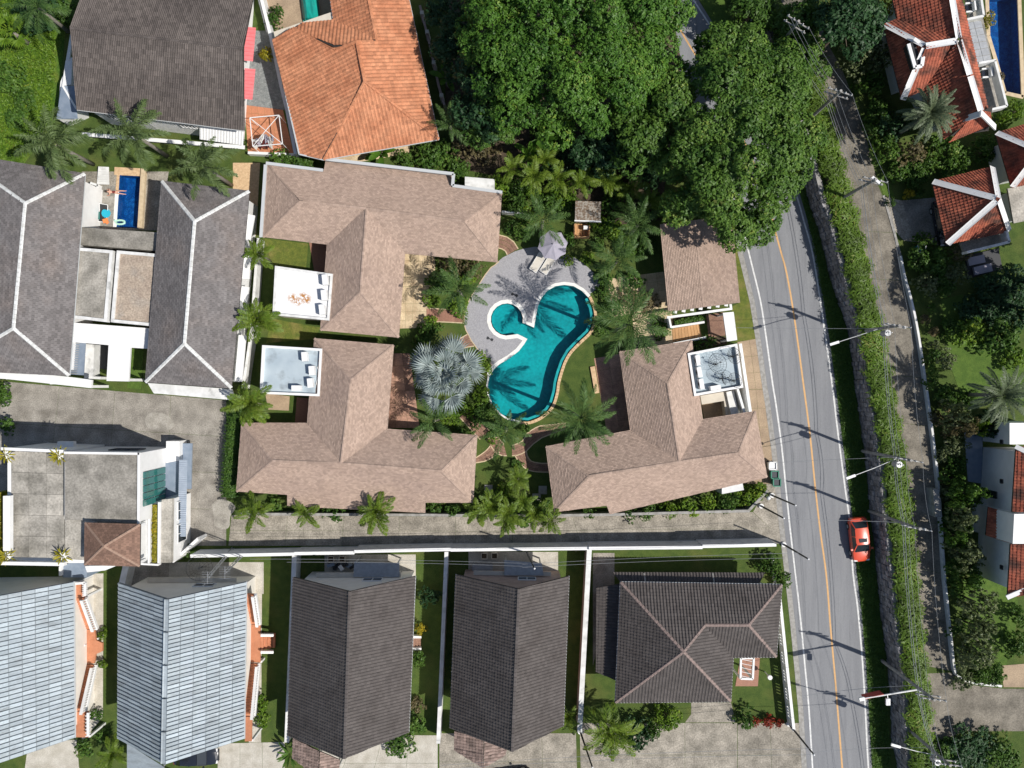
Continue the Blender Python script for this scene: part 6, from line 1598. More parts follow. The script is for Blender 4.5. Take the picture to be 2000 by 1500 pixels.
# ---- shrubs with places and labels
for a in (
    ('brown', 885, 508, 34, 'grey brown flowering shrub over the stepped villa eave', 2.6), ('brown', 925, 520, 26, 'grey brown flowering shrub at the deck end of the stepped villa', 2.2), ('bright', 845, 580, 18, 'bright green shrub at the edge of the cream terrace', 1.4),
    ('mid', 850, 550, 22, 'green shrub shading the cream terrace', 1.8), ('bright', 895, 598, 22, 'bright low shrub under the palm by the wooden walk', 1.0), ('mid', 838, 645, 24, 'rounded dark green shrub at the end of the cream terrace', 1.8),
    ('bright', 842, 626, 12, 'small light green shrub above the rounded one', 1.0), ('bright', 940, 700, 14, 'low green ground shrub along the pool deck edging', .6), ('bright', 947, 722, 14, 'low green ground shrub where deck meets pool', .6), ('bright', 940, 775, 18, 'light green shrub between silver palm and pool', .9),
    ('mid', 955, 800, 18, 'dark green shrub beside the shaded brick path', .9), ('mid', 968, 830, 14, 'small green shrub at the tip of the pool', .8), ('bright', 878, 812, 22, 'yellowish green shrub beside the palm over the villa eave', 1.2), ('mid', 1024, 838, 12, 'round dark shrub on the coping at the pool tip', 1.4),
    ('mid', 1182, 560, 20, 'green shrub at the end of the pool deck', 1.2), ('brown', 1262, 590, 26, 'pale grey shrub on the cream terrace beside the carport', 1.6), ('bright', 1200, 450, 26, 'lime and red leaved shrub behind the feather palm', 1.6), ('mid', 1110, 470, 16, 'shrub beside the lilac grey parasol', 1.2),
    ('mid', 1165, 480, 16, 'shrub beside the little shed door', 1.0), ('bright', 1110, 508, 12, 'yellowish shrub at the deck edge below the parasol', .7), ('mid', 1010, 395, 24, 'green shrub beside the stepped rear parapet', 1.6), ('olive', 1025, 455, 20, 'shrub on the lawn beside the curved brick path', 1.2),
    ('mid', 1290, 640, 22, 'green shrub beside the court wall', 1.2), ('bright', 1165, 440, 18, 'bright shrub next to the little tiled shed', 1.4),
    ('brown', 905, 285, 34, 'brownish flowering shrub below the small palm', 2.2), ('brown', 950, 300, 28, 'brownish shrub beside the banana plants', 2.0), ('mid', 840, 310, 34, 'dark green shrub behind the stepped grey gutter', 2.0), ('mid', 895, 330, 26, 'green shrub above the white rear slab', 1.8), ('mid', 790, 310, 18, 'leafy shrub at the orange house eave', 1.2),
    ('olive', 548, 312, 22, 'yellowish hedge shrub at the end of the white yard wall', 1.2), ('mid', 590, 318, 24, 'green hedge shrub below the orange eave corner', 1.2), ('mid', 530, 45, 16, 'green shrub along the covered pool yard', 1.4), ('mid', 540, 25, 14, 'green creeper shrub at the top of the tan yard', 1.4), ('yellow', 521, 108, 16, 'yellow green shrub standing in the paved alley', 2.0),
    ('bright', 1480, 962, 22, 'leafy bright shrub filling the road villa corner bed', 1.6), ('bright', 1455, 970, 22, 'bright shrub by the white bay of the road villa', 1.6), ('mid', 1422, 978, 24, 'blue green shrub in the wall bed by the road villa', 1.6), ('bright', 1385, 985, 18, 'yellow striped shrub in the wall bed', 1.3),
    ('bright', 1345, 990, 20, 'bright shrub third along the wall bed', 1.2), ('bright', 1310, 996, 16, 'bright shrub midway along the road villa eave', 1.1), ('mid', 1265, 1002, 16, 'low green shrub along the road villa eave', 1.0), ('mid', 1230, 1006, 14, 'dark leaved shrub leaning over the lane wall', 1.0), ('mid', 1150, 1000, 14, 'dark leaved shrub at the stepped eave of the road villa', 1.0),
    ('mid', 848, 992, 16, 'broad leaved shrub beside the notched eave', 1.0), ('mid', 880, 992, 18, 'broad leaved dark shrub next to the thicket', 1.2), ('mid', 660, 1000, 18, 'low shrub between two star shaped palms', .9), ('mid', 640, 996, 14, 'low shrub by the small clumping palm', .9), ('olive', 535, 985, 16, 'shaded shrub under the notched eave', .9),
    ('dark', 838, 1165, 22, 'blue green round shrub on the narrow shaded lawn', 2.0), ('yellow', 820, 1228, 12, 'lime yellow shrub by the side door of the dark gable house', 1.2), ('mid', 820, 1285, 17, 'glossy green shrub below the side door steps', 1.4), ('brown', 815, 1378, 16, 'reddish brown shrub along the narrow lawn', 1.0),
    ('olive', 820, 1415, 20, 'olive shrub at the front end of the narrow lawn', 1.2), ('olive', 778, 1455, 30, 'wide olive shrub on the pale front drive', 1.4), ('bright', 508, 1375, 20, 'yellow green shrub beside the orange stair end', 1.8), ('bright', 510, 1405, 16, 'yellow green shrub toward the front drive', 1.5),
    ('bright', 199, 1240, 10, 'clipped round shrub, upper of two by the white railed stair', 1.0), ('bright', 199, 1297, 10, 'clipped round shrub, lower of two by the white railed stair', 1.0), ('mid', 185, 1395, 14, 'green shrub at the foot of the white railed stair', 1.0), ('olive', 165, 1465, 18, 'bushy shrub by the pale front drive edge', 1.2), ('mid', 200, 1440, 18, 'green shrub in the gap between the two blue grey roofs', 1.2),
    ('dark', 1245, 1440, 34, 'dark blue green shrub beside the yellow green palm', 2.4), ('bright', 1305, 1405, 28, 'glossy bright shrub on the round lawn edge', 2.0), ('mid', 1275, 1425, 22, 'green shrub between the dark and the glossy ones', 2.0), ('mid', 1455, 1402, 20, 'leafy shrub on the front lawn corner', 1.2), ('red', 1500, 1408, 14, 'low red flowering shrub along the drive wall', .7), ('red', 1475, 1410, 10, 'small red flowering shrub next to the leafy one', .7), ('red', 1520, 1412, 10, 'red flowering shrub at the picket wall end', .7),
    ('mid', 1505, 1105, 24, 'dark green shrub at the corner of lane wall and road', 1.8), ('mid', 1525, 1128, 20, 'dark green shrub by the picket wall corner', 1.6),
    ('dark', 70, 15, 50, 'dark leafy shrub mass at the top of the meadow', 2.4), ('mid', 112, 20, 30, 'green shrub by the big grey roof top corner', 2.2), ('olive', 15, 150, 32, 'yellowish shrub at the meadow edge of the picture', 1.8), ('mid', 45, 190, 26, 'green weedy shrub in the meadow', 1.2), ('olive', 30, 230, 24, 'low weedy shrub near the outermost foxtail palm', 1.0),
    ('mid', 365, 1078, 14, 'hanging creeper behind the antenna poles', 1.0), ('mid', 8, 770, 20, 'green shrub at the edge of the bare concrete yard', 1.4), ('mid', 10, 830, 18, 'shaded shrub beside the modern house wall', 1.4)):
    bush(a[0], a[1], a[2], a[3], a[4], h=a[5])

# upper terrace shrubs
for a in (
    ('grey', 1690, 105, 46, 'grey green loose tree like shrub beside the dark upper lane', 4.0), ('mid', 1705, 160, 30, 'green shrub below the grey green one by the red house', 3.0), ('mid', 1655, 40, 30, 'green shrub at the top of the upper garden', 3.0), ('grey', 1720, 110, 30, 'pale grey shrub against the red tiled eave', 3.5),
    ('yellow', 1722, 25, 18, 'yellow flowering shrub at the red house corner', 2.4), ('mid', 1700, 60, 28, 'dark green shrub by the top red roof', 2.6), ('dark', 1745, 245, 34, 'dark shrub in the shade of the red house', 2.0), ('olive', 1735, 295, 30, 'mixed shrub beside the lane bend', 2.4), ('brown', 1775, 300, 34, 'flowering brownish shrub below the date palm', 2.2), ('mid', 1805, 325, 28, 'fan leaved shrub above the pyramid roof', 2.0),
    ('olive', 1850, 290, 34, 'olive shrub between the two red roofs', 2.2), ('mid', 1885, 305, 26, 'green shrub beside the white hip end', 2.0), ('olive', 1930, 290, 28, 'yellowish shrub in front of the clipped red roof', 2.0), ('bright', 1985, 215, 22, 'bright broad leaved shrub at the end of the deep blue pool', 1.8), ('bright', 1960, 235, 18, 'bright shrub at the balcony corner', 1.6), ('brown', 1950, 150, 12, 'brownish grass clump along the deep blue pool', 1.0), ('yellow', 1926, 40, 14, 'yellowish plant by the pool end of the louvre roof', 1.2),
    ('yellow', 1777, 377, 11, 'clipped lime yellow shrub by the villa driveway', 1.0), ('mid', 1795, 376, 10, 'clipped green shrub next to the lime yellow one', 1.0), ('mid', 1740, 395, 9, 'small clipped bush on the driveway lawn tip', .8), ('olive', 1805, 475, 22, 'olive shrub along the shaded driveway', 1.4), ('brown', 1875, 490, 26, 'reddish croton shrub at the pyramid house balcony', 1.8), ('mid', 1800, 505, 28, 'green shrub by the turquoise bin', 2.0),
    ('olive', 1835, 510, 30, 'mixed olive shrub second from the turquoise bin', 2.0), ('grey', 1815, 555, 28, 'grey green shrub along the lane wall', 1.8), ('grey', 1870, 535, 26, 'pale grey shrub below the croton', 1.8), ('mid', 1850, 560, 22, 'green shrub at the lawn edge', 1.6), ('bright', 1895, 650, 34, 'bright broad leaved shrub in the middle of the shaded lawn', 1.8), ('mid', 1960, 660, 40, 'large dark shrub at the picture edge over the shaded lawn', 2.4), ('grey', 1850, 700, 24, 'grey green shrub beside the shaded lawn', 1.6),
    ('bright', 1985, 700, 26, 'broad leaved shrub nearest the loose date palm', 1.8), ('grey', 1870, 815, 32, 'grey green shrub at the blue court corner', 4.2), ('brown', 1885, 835, 28, 'brown tinged shrub at the blue court corner', 4.2), ('bright', 1920, 830, 20, 'bright green shrub against the white side wing', 2.4), ('grey', 1868, 870, 26, 'grey green shrub beside the blue court', 2.2), ('mid', 1870, 905, 22, 'green shrub along the blue court edge', 2.0), ('olive', 1865, 935, 24, 'olive shrub below the blue court', 2.0),
    ('olive', 1890, 965, 34, 'tall speckled olive shrub before the white walled house', 4.6), ('grey', 1885, 1010, 34, 'grey speckled shrub before the dark red roof', 4.6), ('olive', 1875, 1050, 28, 'olive shrub at the low end of the dark red roof', 4.2), ('grey', 1890, 1085, 34, 'grey green shrub against the lower white wall', 4.2), ('mid', 1895, 1130, 30, 'green shrub where the garden belt widens', 4.0),
    ('grey', 1912, 1180, 38, 'large pale green shrub near the red gable tip', 4.2), ('grey', 1915, 1230, 40, 'large speckled pale green shrub on the bright lawn edge', 4.2), ('grey', 1915, 1280, 40, 'large pale green shrub above the brick forecourt', 4.0), ('mid', 1945, 1320, 24, 'green shrub beside the brick forecourt', 1.6), ('mid', 1920, 1322, 22, 'green shrub at the kerb bend', 1.6), ('mid', 1990, 1205, 20, 'green shrub under the red gable tip', 1.6),
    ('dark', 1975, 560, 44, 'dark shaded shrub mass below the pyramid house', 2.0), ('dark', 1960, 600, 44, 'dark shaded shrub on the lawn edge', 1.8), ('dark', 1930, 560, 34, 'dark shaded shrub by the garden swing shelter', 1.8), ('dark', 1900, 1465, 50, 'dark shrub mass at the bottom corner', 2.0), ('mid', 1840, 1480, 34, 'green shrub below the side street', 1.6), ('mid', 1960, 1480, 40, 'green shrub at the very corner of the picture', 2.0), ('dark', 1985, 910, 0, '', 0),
    ('olive', 1990, 255, 0, '', 0)):
    if a[3] > 0: bush(a[0], a[1], a[2], a[3], a[4], h=a[5], z0=TZ)
for a in (
    ('mid', 1000, 440, 18, 'leafy shrub between curved path and pool garden lawn', 1.2), ('bright', 1030, 425, 18, 'light green shrub by the thin white garden wall', 1.2), ('mid', 1075, 395, 26, 'green shrub behind the parasol palm', 1.8), ('bright', 1105, 385, 22, 'bright leafy shrub next to the little shed roof', 1.8),
    ('mid', 1195, 400, 26, 'green shrub on the far side of the little shed', 2.0), ('bright', 1210, 375, 24, 'bright leafy shrub behind the little shed', 2.0), ('mid', 1190, 440, 24, 'dense shrub between shed and carport palms', 1.6), ('olive', 1225, 480, 24, 'reddish olive shrub beside the carport flank', 1.4), ('mid', 1262, 480, 22, 'dark shrub against the carport wall', 1.4),
    ('mid', 1180, 535, 18, 'shrub at the corner of deck and cream terrace', 1.2), ('mid', 1240, 545, 20, 'shrub on the cream terrace edge by the carport', 1.2), ('bright', 1150, 505, 14, 'low bright shrub bordering the curved deck edge', .7), ('brown', 1230, 580, 22, 'greyish shrub below the largest palm', 1.4), ('mid', 1195, 600, 22, 'green shrub under the largest palm by the weir', 1.2),
    ('mid', 1175, 640, 18, 'green shrub at the bend of the tan coping', 1.0), ('mid', 1255, 690, 20, 'green shrub at the corner of the road villa wing', 1.2), ('mid', 1150, 850, 18, 'shrub beneath the dark feathery palm', 1.0), ('bright', 965, 850, 14, 'small bright shrub on the path by the pool tip palm', .8), ('mid', 935, 815, 20, 'green shrub on the bank between brick path and pool', .9),
    ('bright', 915, 800, 18, 'leafy shrub under the rim of the silver palm', .9), ('mid', 905, 850, 18, 'green shrub beside the villa eave corner and brick path', 1.0), ('mid', 820, 668, 18, 'shaded shrub between stepped villa and silver palm', 1.2), ('mid', 1010, 905, 12, 'low shrub at the small lawn palm', .7), ('bright', 985, 960, 20, 'leafy shrub on the lawn side of the thicket', 1.2),
    ('mid', 945, 985, 18, 'green shrub filling the thicket next to the notched villa', 1.2), ('mid', 1055, 990, 18, 'green shrub filling the thicket next to the road villa', 1.2), ('mid', 1020, 1010, 20, 'green shrub filling the middle of the thicket', 1.2), ('bright', 970, 365, 26, 'yellow green shrub behind the white rear slab', 1.8), ('mid', 1010, 365, 26, 'green shrub below the yellowest palm clump', 1.8),
    ('mid', 1150, 345, 28, 'green shrub in the belt above the little shed', 1.8), ('bright', 1085, 360, 24, 'bright shrub in the belt behind the parasol', 1.8), ('mid', 1255, 415, 24, 'green shrub in the belt at the carport end', 1.8), ('bright', 1040, 370, 24, 'bright shrub in the belt near the stepped villa', 1.8), ('olive', 870, 295, 26, 'olive shrub under the small palm by the orange eave', 1.8),
    ('mid', 880, 475, 16, 'green shrub peeping over the stepped villa eave', 2.4), ('mid', 870, 545, 22, 'green shrub under the deck edge palm', 1.6), ('bright', 912, 545, 18, 'reddish green shrub at the deck edge', 1.4)):
    bush(a[0], a[1], a[2], a[3], a[4], h=a[5])
for a in (('mid', 1860, 640, 22, 'green shrub near the lane kerb bulge', 1.6), ('mid', 1850, 780, 22, 'green shrub behind the kerb wall by the long shadow', 1.8), ('dark', 1900, 610, 30, 'dark shrub at the corner of the shaded lawn', 1.6), ('dark', 1985, 620, 34, 'dark shrub at the far edge of the shaded lawn', 2.2),
          ('mid', 1830, 540, 22, 'green shrub third from the turquoise bin', 1.8), ('olive', 1760, 330, 26, 'olive shrub by the lawn tip at the driveway', 1.8), ('mid', 1790, 345, 22, 'green shrub above the lime yellow bush', 1.6), ('mid', 1720, 215, 26, 'dark green shrub on the lane bank opposite the date palm', 1.6), ('mid', 1700, 250, 20, 'green shrub on the narrow lane bank', 1.2), ('olive', 1860, 325, 24, 'olive shrub behind the pyramid roof', 1.8),
          ('dark', 1945, 830, 30, 'dark tree like shrub over the white side wing', 3.0), ('mid', 1890, 780, 26, 'green shrub beside the loose date palm', 2.0), ('grey', 1880, 1330, 20, 'grey shrub at the kerb corner', 1.4), ('mid', 1985, 1260, 30, 'dark green round shrub in the deep shade by the forecourt', 2.2)):
    bush(a[0], a[1], a[2], a[3], a[4], h=a[5], z0=TZ)
# dense under planting in the shaded grove
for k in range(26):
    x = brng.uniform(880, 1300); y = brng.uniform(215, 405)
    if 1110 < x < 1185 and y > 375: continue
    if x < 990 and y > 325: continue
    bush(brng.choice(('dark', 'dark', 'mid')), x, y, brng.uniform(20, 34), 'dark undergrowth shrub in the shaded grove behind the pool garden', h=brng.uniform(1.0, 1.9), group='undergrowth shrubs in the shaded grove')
# low edging shrubs behind the garden wall along the upper lane
for i in range(30):
    t = i / 29; y = 600 + 700 * t; x = np.interp(y, [580, 755, 900, 1050, 1175, 1312], [1777, 1806, 1825, 1837, 1847, 1862]) + brng.uniform(14, 40)
    bush(brng.choice(('mid', 'grey', 'olive', 'brown')), x, y, brng.uniform(10, 18), 'low leafy bush close behind the long kerb wall of the upper lane', h=brng.uniform(.7, 1.3), z0=TZ, group='low bushes behind the lane kerb wall')

# ---- hedges
def hedge(px, w, h, z0, m, label, n, leaf, spiky=False, seed=1, name='hedge'):
    """planted strip along a pixel line: leaves over its top and flanks"""
    L = [Vector((p.x, p.y)) for p in pxl(px, z0 + h * .6)]; P = resample(L, 60); rng = np.random.default_rng(seed)
    c = P[30]; root = empty(name, (c.x, c.y, z0), label, 'hedge')
    core = MB(); band(core, P, -w * .36, w * .36, z0, z0 + h * .72); core.build('core', m_soil if spiky else m, root)
    k = rng.uniform(0, 59.99, n); i = k.astype(int); f = k - i
    A = np.array([(p.x, p.y) for p in P]); xy = A[i] * (1 - f)[:, None] + A[i + 1] * f[:, None]
    d = A[i + 1] - A[i]; d /= np.linalg.norm(d, axis=1, keepdims=True); nr = np.stack([-d[:, 1], d[:, 0]], 1)
    s = rng.uniform(-1, 1, n); up = np.sqrt(np.clip(1 - np.abs(s) ** 4, 0, 1)); wob = 1 + .25 * np.sin(k * 3.1) + .2 * rng.normal(0, 1, n)
    C = np.column_stack([xy + nr * (s * w * .5 * np.clip(wob, .6, 1.5))[:, None], z0 + h * (.35 + .65 * up * rng.uniform(.55, 1.1, n)) ])
    N = np.column_stack([nr * s[:, None] * .8, .5 + up])
    if spiky:
        o = np.column_stack([rng.normal(0, 1, (n, 2)), rng.uniform(.1, .9, n)])
        V, F = leaf_quads(C, N, leaf, rng, aspect=.2, tilt=.3, T=o)
    else: V, F = leaf_quads(C, N, leaf, rng, aspect=.55, tilt=.45)
    tone = np.clip(.5 + .22 * np.sin(k * 1.7 + 2 * np.sin(k * .6)) + rng.normal(0, .15, n), 0, 1)
    o = mobj('foliage', np_mesh('foliage', V - np.array([c.x, c.y, z0]), F, m, rnd=tone), root); o['kind'] = 'stuff'
    return root
HX = [(1508, 20), (1555, 110), (1590, 200), (1615, 300), (1634, 380), (1660, 480), (1678, 560), (1695, 640), (1715, 750), (1733, 850), (1748, 950), (1758, 1050), (1766, 1150), (1777, 1250), (1786, 1330), (1792, 1430), (1798, 1520)]
hedge([(x + 6, y) for x, y in HX], 2.1, .9, TZ, l_hedge, 'long bright green spiky hedge between the stone wall and the upper lane', 24000, .5, spiky=True, seed=3)
hedge([(466, 780), (460, 830), (452, 900), (449, 970)], 1.5, 1.6, 0, l_mid, 'clipped green hedge along the bare concrete yard', 6500, .16, seed=4)
hedge([(4, 960), (4, 1080)], 0.7, 6.6, 0.4, l_yellow, 'yellow green hedge along the outer wall of the modern house', 1800, .22, seed=5)
hedge([(304, 986), (303, 1098)], .5, .6, 4.1, l_yellow, 'yellow green planting in the long white planter of the modern house', 900, .2, seed=6, name='planter_hedge')
hedge([(1318, 632), (1376, 621)], .6, .7, 0, l_mid, 'green planting strip along the pergola wall of the entrance court', 800, .22, seed=8, name='planting_strip')

# grass tufts along the verges and the meadow: nobody could count them
def tufts(name, polys, z, n, leaf, m, seed, hgt=.25):
    rng = np.random.default_rng(seed); C = []
    for px, share in polys:
        Q = np.array([(p.x, p.y) for p in pxl(px, z)]); lo = Q.min(0); hi = Q.max(0); k = int(n * share); got = []
        while sum(len(g) for g in got) < k:
            p = rng.uniform(lo, hi, (k * 3, 2)); got.append(p[inside_poly(p[:, 0], p[:, 1], [tuple(q) for q in Q])])
        C.append(np.vstack(got)[:k])
    xy = np.vstack(C); nn = len(xy)
    P = np.column_stack([xy, z + rng.uniform(.03, hgt, nn)]); N = np.column_stack([rng.normal(0, .5, (nn, 2)), np.ones(nn)])
    T = np.column_stack([rng.normal(0, 1, (nn, 2)), rng.uniform(0, 1.2, nn)])
    V, F = leaf_quads(P, N, leaf, rng, aspect=.3, tilt=.3, T=T)
    o = mobj(name, np_mesh(name, V, F, m, rnd=np.clip(rng.normal(.45, .2, nn), 0, 1))); o['kind'] = 'stuff'
VERGE = [(1560, 330), (1590, 440), (1616, 540), (1653, 650), (1666, 750), (1688, 925), (1704, 1075), (1712, 1150), (1727, 1290), (1738, 1500), (1703, 1500), (1690, 1290), (1667, 1025), (1644, 850), (1619, 657), (1577, 432)]
tufts('verge_grass', [(VERGE, 1.0)], 0, 14000, .22, l_mid, 21)
tufts('meadow_grass', [([(-60, -40), (135, -40), (112, 60), (105, 230), (40, 320), (-60, 320)], 1.0)], 0, 14000, .34, l_bright, 22, hgt=.4)
# ================================================================ boundary walls of the lower plots
bw = empty('lane_wall', W(1000, 1072, 0), 'tall lime washed wall along the south side of the concrete lane', 'wall')
for a, b, h in (((372, 1086), (575, 1082), 2.4), ((575, 1081), (692, 1079.5), 2.4), ((692, 1077), (880, 1073), 2.5), ((880, 1074), (1150, 1071), 2.5), ((1150, 1071), (1372, 1069), 2.7), ((1372, 1067), (1516, 1064), 2.7)):
    mb = MB(); mb.bar(W(*a, h) - Vector((0, 0, h / 2)), W(*b, h) - Vector((0, 0, h / 2)), 0.26, h); mb.build('wall_panel', m_lime, bw)
    mb = MB(); mb.bar(W(*a, h + .05), W(*b, h + .05), 0.30, 0.10); mb.build('coping', m_white, bw)
vw = empty('garden_wall', W(1000, 1004, 0), 'low grey wall between the villa gardens and the concrete lane', 'wall')
wall_line(vw, [W(470, 1004, 1.2), W(830, 1006, 1.2), W(1010, 1008, 1.2), W(1200, 1005, 1.2), W(1462, 998, 1.2), W(1500, 958, 1.2)], 0.25, 0, 1.2, m_kerb)
wl = empty('garden_wall', W(490, 560, 0), 'white wall behind the bright palms beside the stepped villa', 'wall')
wall_line(wl, [W(504, 465, 1.6), W(497, 560, 1.6), W(490, 650, 1.6), W(474, 760, 1.6)], 0.25, 0, 1.6, m_white_old)
rs_ = empty('rear_slab', W(935, 352, 0), 'small white slab roof behind the stepped parapet', 'slab roof')
mb = MB(); mb.prism([W(908, 345, 2.2), W(966, 350, 2.2), W(966, 372, 2.2), W(908, 362, 2.2)], 2.0, 2.2, bottom=True); mb.build('slab', m_white_old, rs_)
for px in ((910, 347), (964, 352), (964, 370), (910, 361)):
    mb = MB(); p = W(*px, 2.0); mb.box((p.x, p.y, 1.0), (.12, .12, 2.0)); mb.build('post', m_kerb, rs_)
gr_ = empty('side_wall', W(1000, 412, 0), 'thin white wall between stepped villa and pool garden', 'wall')
wall_line(gr_, [W(980, 413, 1.0), W(1025, 417, 1.0)], 0.16, 0, 1.0, m_white)
for lab, a, b, h, m, wd in (('pale plot wall between the narrow dark lawn and the yellow shrub house', (575, 1085), (560, 1450), 1.8, m_white_old, .35), ('plot wall between the yellow shrub house lawn and the next dark gable house', (872, 1078), (856, 1452), 1.9, m_white_old, .28),
                            ('brownish plot wall between the dark gable house and the hipped house', (1151, 1074), (1132, 1430), 2.2, m_pink_wall, .38), ('grey wall at the foot of the modern house service yard', (246, 1106), (236, 1150), 1.6, m_white_old, .5)):
    r = empty('plot_wall', W((a[0] + b[0]) / 2, (a[1] + b[1]) / 2, 0), lab, 'wall')
    wall_line(r, [W(*a, h), W(*b, h)], wd, 0, h, m)
    mb = MB(); mb.bar(W(*a, h + .04), W(*b, h + .04), wd + .08, .08); mb.build('coping', m_white_old, r)
pf = empty('picket_wall', W(1535, 1290, 0), 'white balustrade wall between the hipped house lawn and the road', 'wall')
wall_line(pf, [W(1515, 1085, 1.5), W(1523, 1165, 1.5), W(1537, 1300, 1.5), W(1550, 1425, 1.5)], .2, 0, .5, m_white)
pts = resample([Vector((p.x, p.y)) for p in [W(1523, 1165, 1.5), W(1537, 1300, 1.5), W(1551, 1428, 1.5)]], 44)
for i, p in enumerate(pts):
    big = i % 6 == 0
    mb = MB(); mb.box((p.x, p.y, .95), (.3 if big else .14, .3 if big else .14, 1.0 if big else .9)); mb.build('pier' if big else 'baluster', m_white, pf)
wall_line(pf, [W(1523, 1165, 1.5), W(1537, 1300, 1.5), W(1551, 1428, 1.5)], .26, 1.4, 1.52, m_white, 'rail')
kw = empty('kerb_wall', W(1815, 850, TZ), 'long low white kerb wall edging the gardens along the upper lane', 'wall')
kl = smooth_line([Vector((p.x, p.y)) for p in pxl([(1758, 500), (1766, 540), (1779, 587), (1792, 650), (1808, 755), (1827, 900), (1834, 975), (1839, 1050), (1844, 1125), (1849, 1175), (1857, 1250), (1864, 1310), (1877, 1326), (1902, 1336), (1957, 1342)], TZ + .5)], 3)
mb = MB(); band(mb, kl, -.02, .18, TZ, TZ + .5); mb.build('wall', m_white_old, kw)
mb = MB(); mb.prism([W(1822, 955, TZ + 1.4), W(1834, 955, TZ + 1.4), W(1838, 1010, TZ + 1.4), W(1827, 1010, TZ + 1.4)], TZ, TZ + 1.4); mb.build('gate_box', m_kerb, kw)
kd = empty('drain_kerb', W(1740, 420, TZ), 'pale concrete drain kerb along the villa driveway', 'kerb')
mb = MB(); band(mb, [Vector((p.x, p.y)) for p in pxl([(1725, 382), (1745, 450), (1758, 500)], TZ)], -.1, .12, TZ, TZ + .06); mb.build('kerb', m_kerb, kd)
bcs = patch('blue_court', [(1883, 845), (1918, 835), (1920, 945), (1890, 940)], m_bluegrey, z=TZ, lvl=2)

# ================================================================ small shed, stairs, parasol
sd = empty('garden_shed', W(1148, 420, 0), 'tiny shed with a leaf littered grey roof and an open wooden annexe', 'shed')
m_litter = mat('leaf_littered_concrete', (0.30, 0.27, 0.23), (0.16, 0.115, 0.08), scale=4.5, lo=.42, hi=.55, fine=.4, fscale=10)
mb = MB(); mb.prism([W(1124, 392, 2.4), W(1174, 394, 2.4), W(1173, 432, 2.4), W(1123, 430, 2.4)], 2.2, 2.4, bottom=True); mb.build('roof', m_litter, sd)
mb = MB(); mb.prism([W(1127, 395, 2.2), W(1171, 397, 2.2), W(1170, 428, 2.2), W(1127, 426, 2.2)], 0, 2.2); mb.build('wall', m_cream, sd)
mb = MB(); mb.bar(W(1122, 431, 2.42), W(1174, 433, 2.42), .12, .16); mb.build('fascia', m_white, sd)
grid_pieces(sd, 'plank', [W(1122, 436, .3), W(1150, 438, .3), W(1149, 463, .3), W(1121, 463, .3)], 5, 1, m_tanwood, thick=.1)
for a, b in (((1121, 464), (1150, 464)), ((1150, 464), (1151, 440)), ((1121, 464), (1122, 438))):
    mb = MB(); mb.bar(W(*a, .7), W(*b, .7), .1, .8); mb.build('side_panel', m_tanwood, sd)
mb = MB(); mb.box(W(1144, 445, .75), (.45, .35, .4)); mb.build('sink', m_white, sd)
def parasol(px, rad, h, label):
    p = W(*px, h); r = empty('parasol', (p.x, p.y, 0.035), label, 'parasol')
    ph = .2
    tip = Vector((p.x, p.y, h + .35))
    ring = [Vector((p.x + rad * math.cos(ph + k * math.pi / 4), p.y + rad * math.sin(ph + k * math.pi / 4), h - .32)) for k in range(8)]
    for k in range(8):
        a, b = ring[k], ring[(k + 1) % 8]; mb = MB(); m1 = (a + b) / 2 + (tip - (a + b) / 2) * .06 
        mid = tip.lerp(m1, .55) + Vector((0, 0, -.03)); 
        mb.v = [tuple(tip), tuple(tip.lerp(a, .5)), tuple(a), tuple(m1), tuple(b), tuple(tip.lerp(b, .5)), tuple(mid)]
        mb.f = [(0, 1, 6), (1, 2, 3, 6), (6, 3, 4, 5), (0, 6, 5)]; mb.r = [0] * 4; mb.build('canopy_panel', m_umbrella, r)
        mb = MB(); mb.bar(tip - Vector((0, 0, .08)), a - Vector((0, 0, .03)), .03, .03); mb.build('rib', m_darkmetal, r)
    mb = MB(); mb.tube([(p.x, p.y, .05), (p.x, p.y, h + .42)], .03, n=8); mb.build('pole', m_white, r)
    mb = MB(); mb.box((p.x, p.y, .1), (.6, .6, .12)); mb.build('base', m_darkmetal, r)
    mb = MB(); mb.ball((p.x, p.y, h + .42), .06); mb.build('finial', m_umbrella, r)
parasol((1080, 478), 1.46, 2.55, 'octagonal lilac grey parasol at the edge of the pool deck')
def lounger(px, rz, z, label, group, fab=None, L=1.85, w=.66):
    p = W(*px, z); r = empty('sun_lounger', p, label, 'sun lounger', group); Mx = Matrix.Rotation(rz, 3, 'Z'); fab = fab or m_beigefab
    def P(x, y, zz): return p + Mx @ Vector((x, y, zz))
    mb = MB()
    for sy in (-w / 2, w / 2): mb.bar(P(-L / 2, sy, .32), P(L / 2 - .6, sy, .32), .05, .05); mb.bar(P(L / 2 - .6, sy, .32), P(L / 2, sy, .55), .05, .05)
    mb.bar(P(-L / 2, -w / 2, .32), P(-L / 2, w / 2, .32), .05, .05); mb.bar(P(L / 2, -w / 2, .55), P(L / 2, w / 2, .55), .05, .05); mb.build('frame', m_white, r)
    mb = MB(); mb.poly([P(-L / 2, -w / 2 + .03, .335), P(L / 2 - .6, -w / 2 + .03, .325), P(L / 2 - .6, w / 2 - .03, .325), P(-L / 2, w / 2 - .03, .335)]); mb.build('seat_sling', fab, r)
    mb = MB(); mb.poly([P(L / 2 - .6, -w / 2 + .03, .33), P(L / 2, -w / 2 + .03, .56), P(L / 2, w / 2 - .03, .56), P(L / 2 - .6, w / 2 - .03, .33)]); mb.build('back_sling', fab, r)
    for sx in (-L / 2 + .15, L / 2 - .5):
        for sy in (-w / 2, w / 2):
            mb = MB(); mb.box(P(sx, sy, .16), (.05, .05, .32), rz=rz); mb.build('leg', m_white, r)
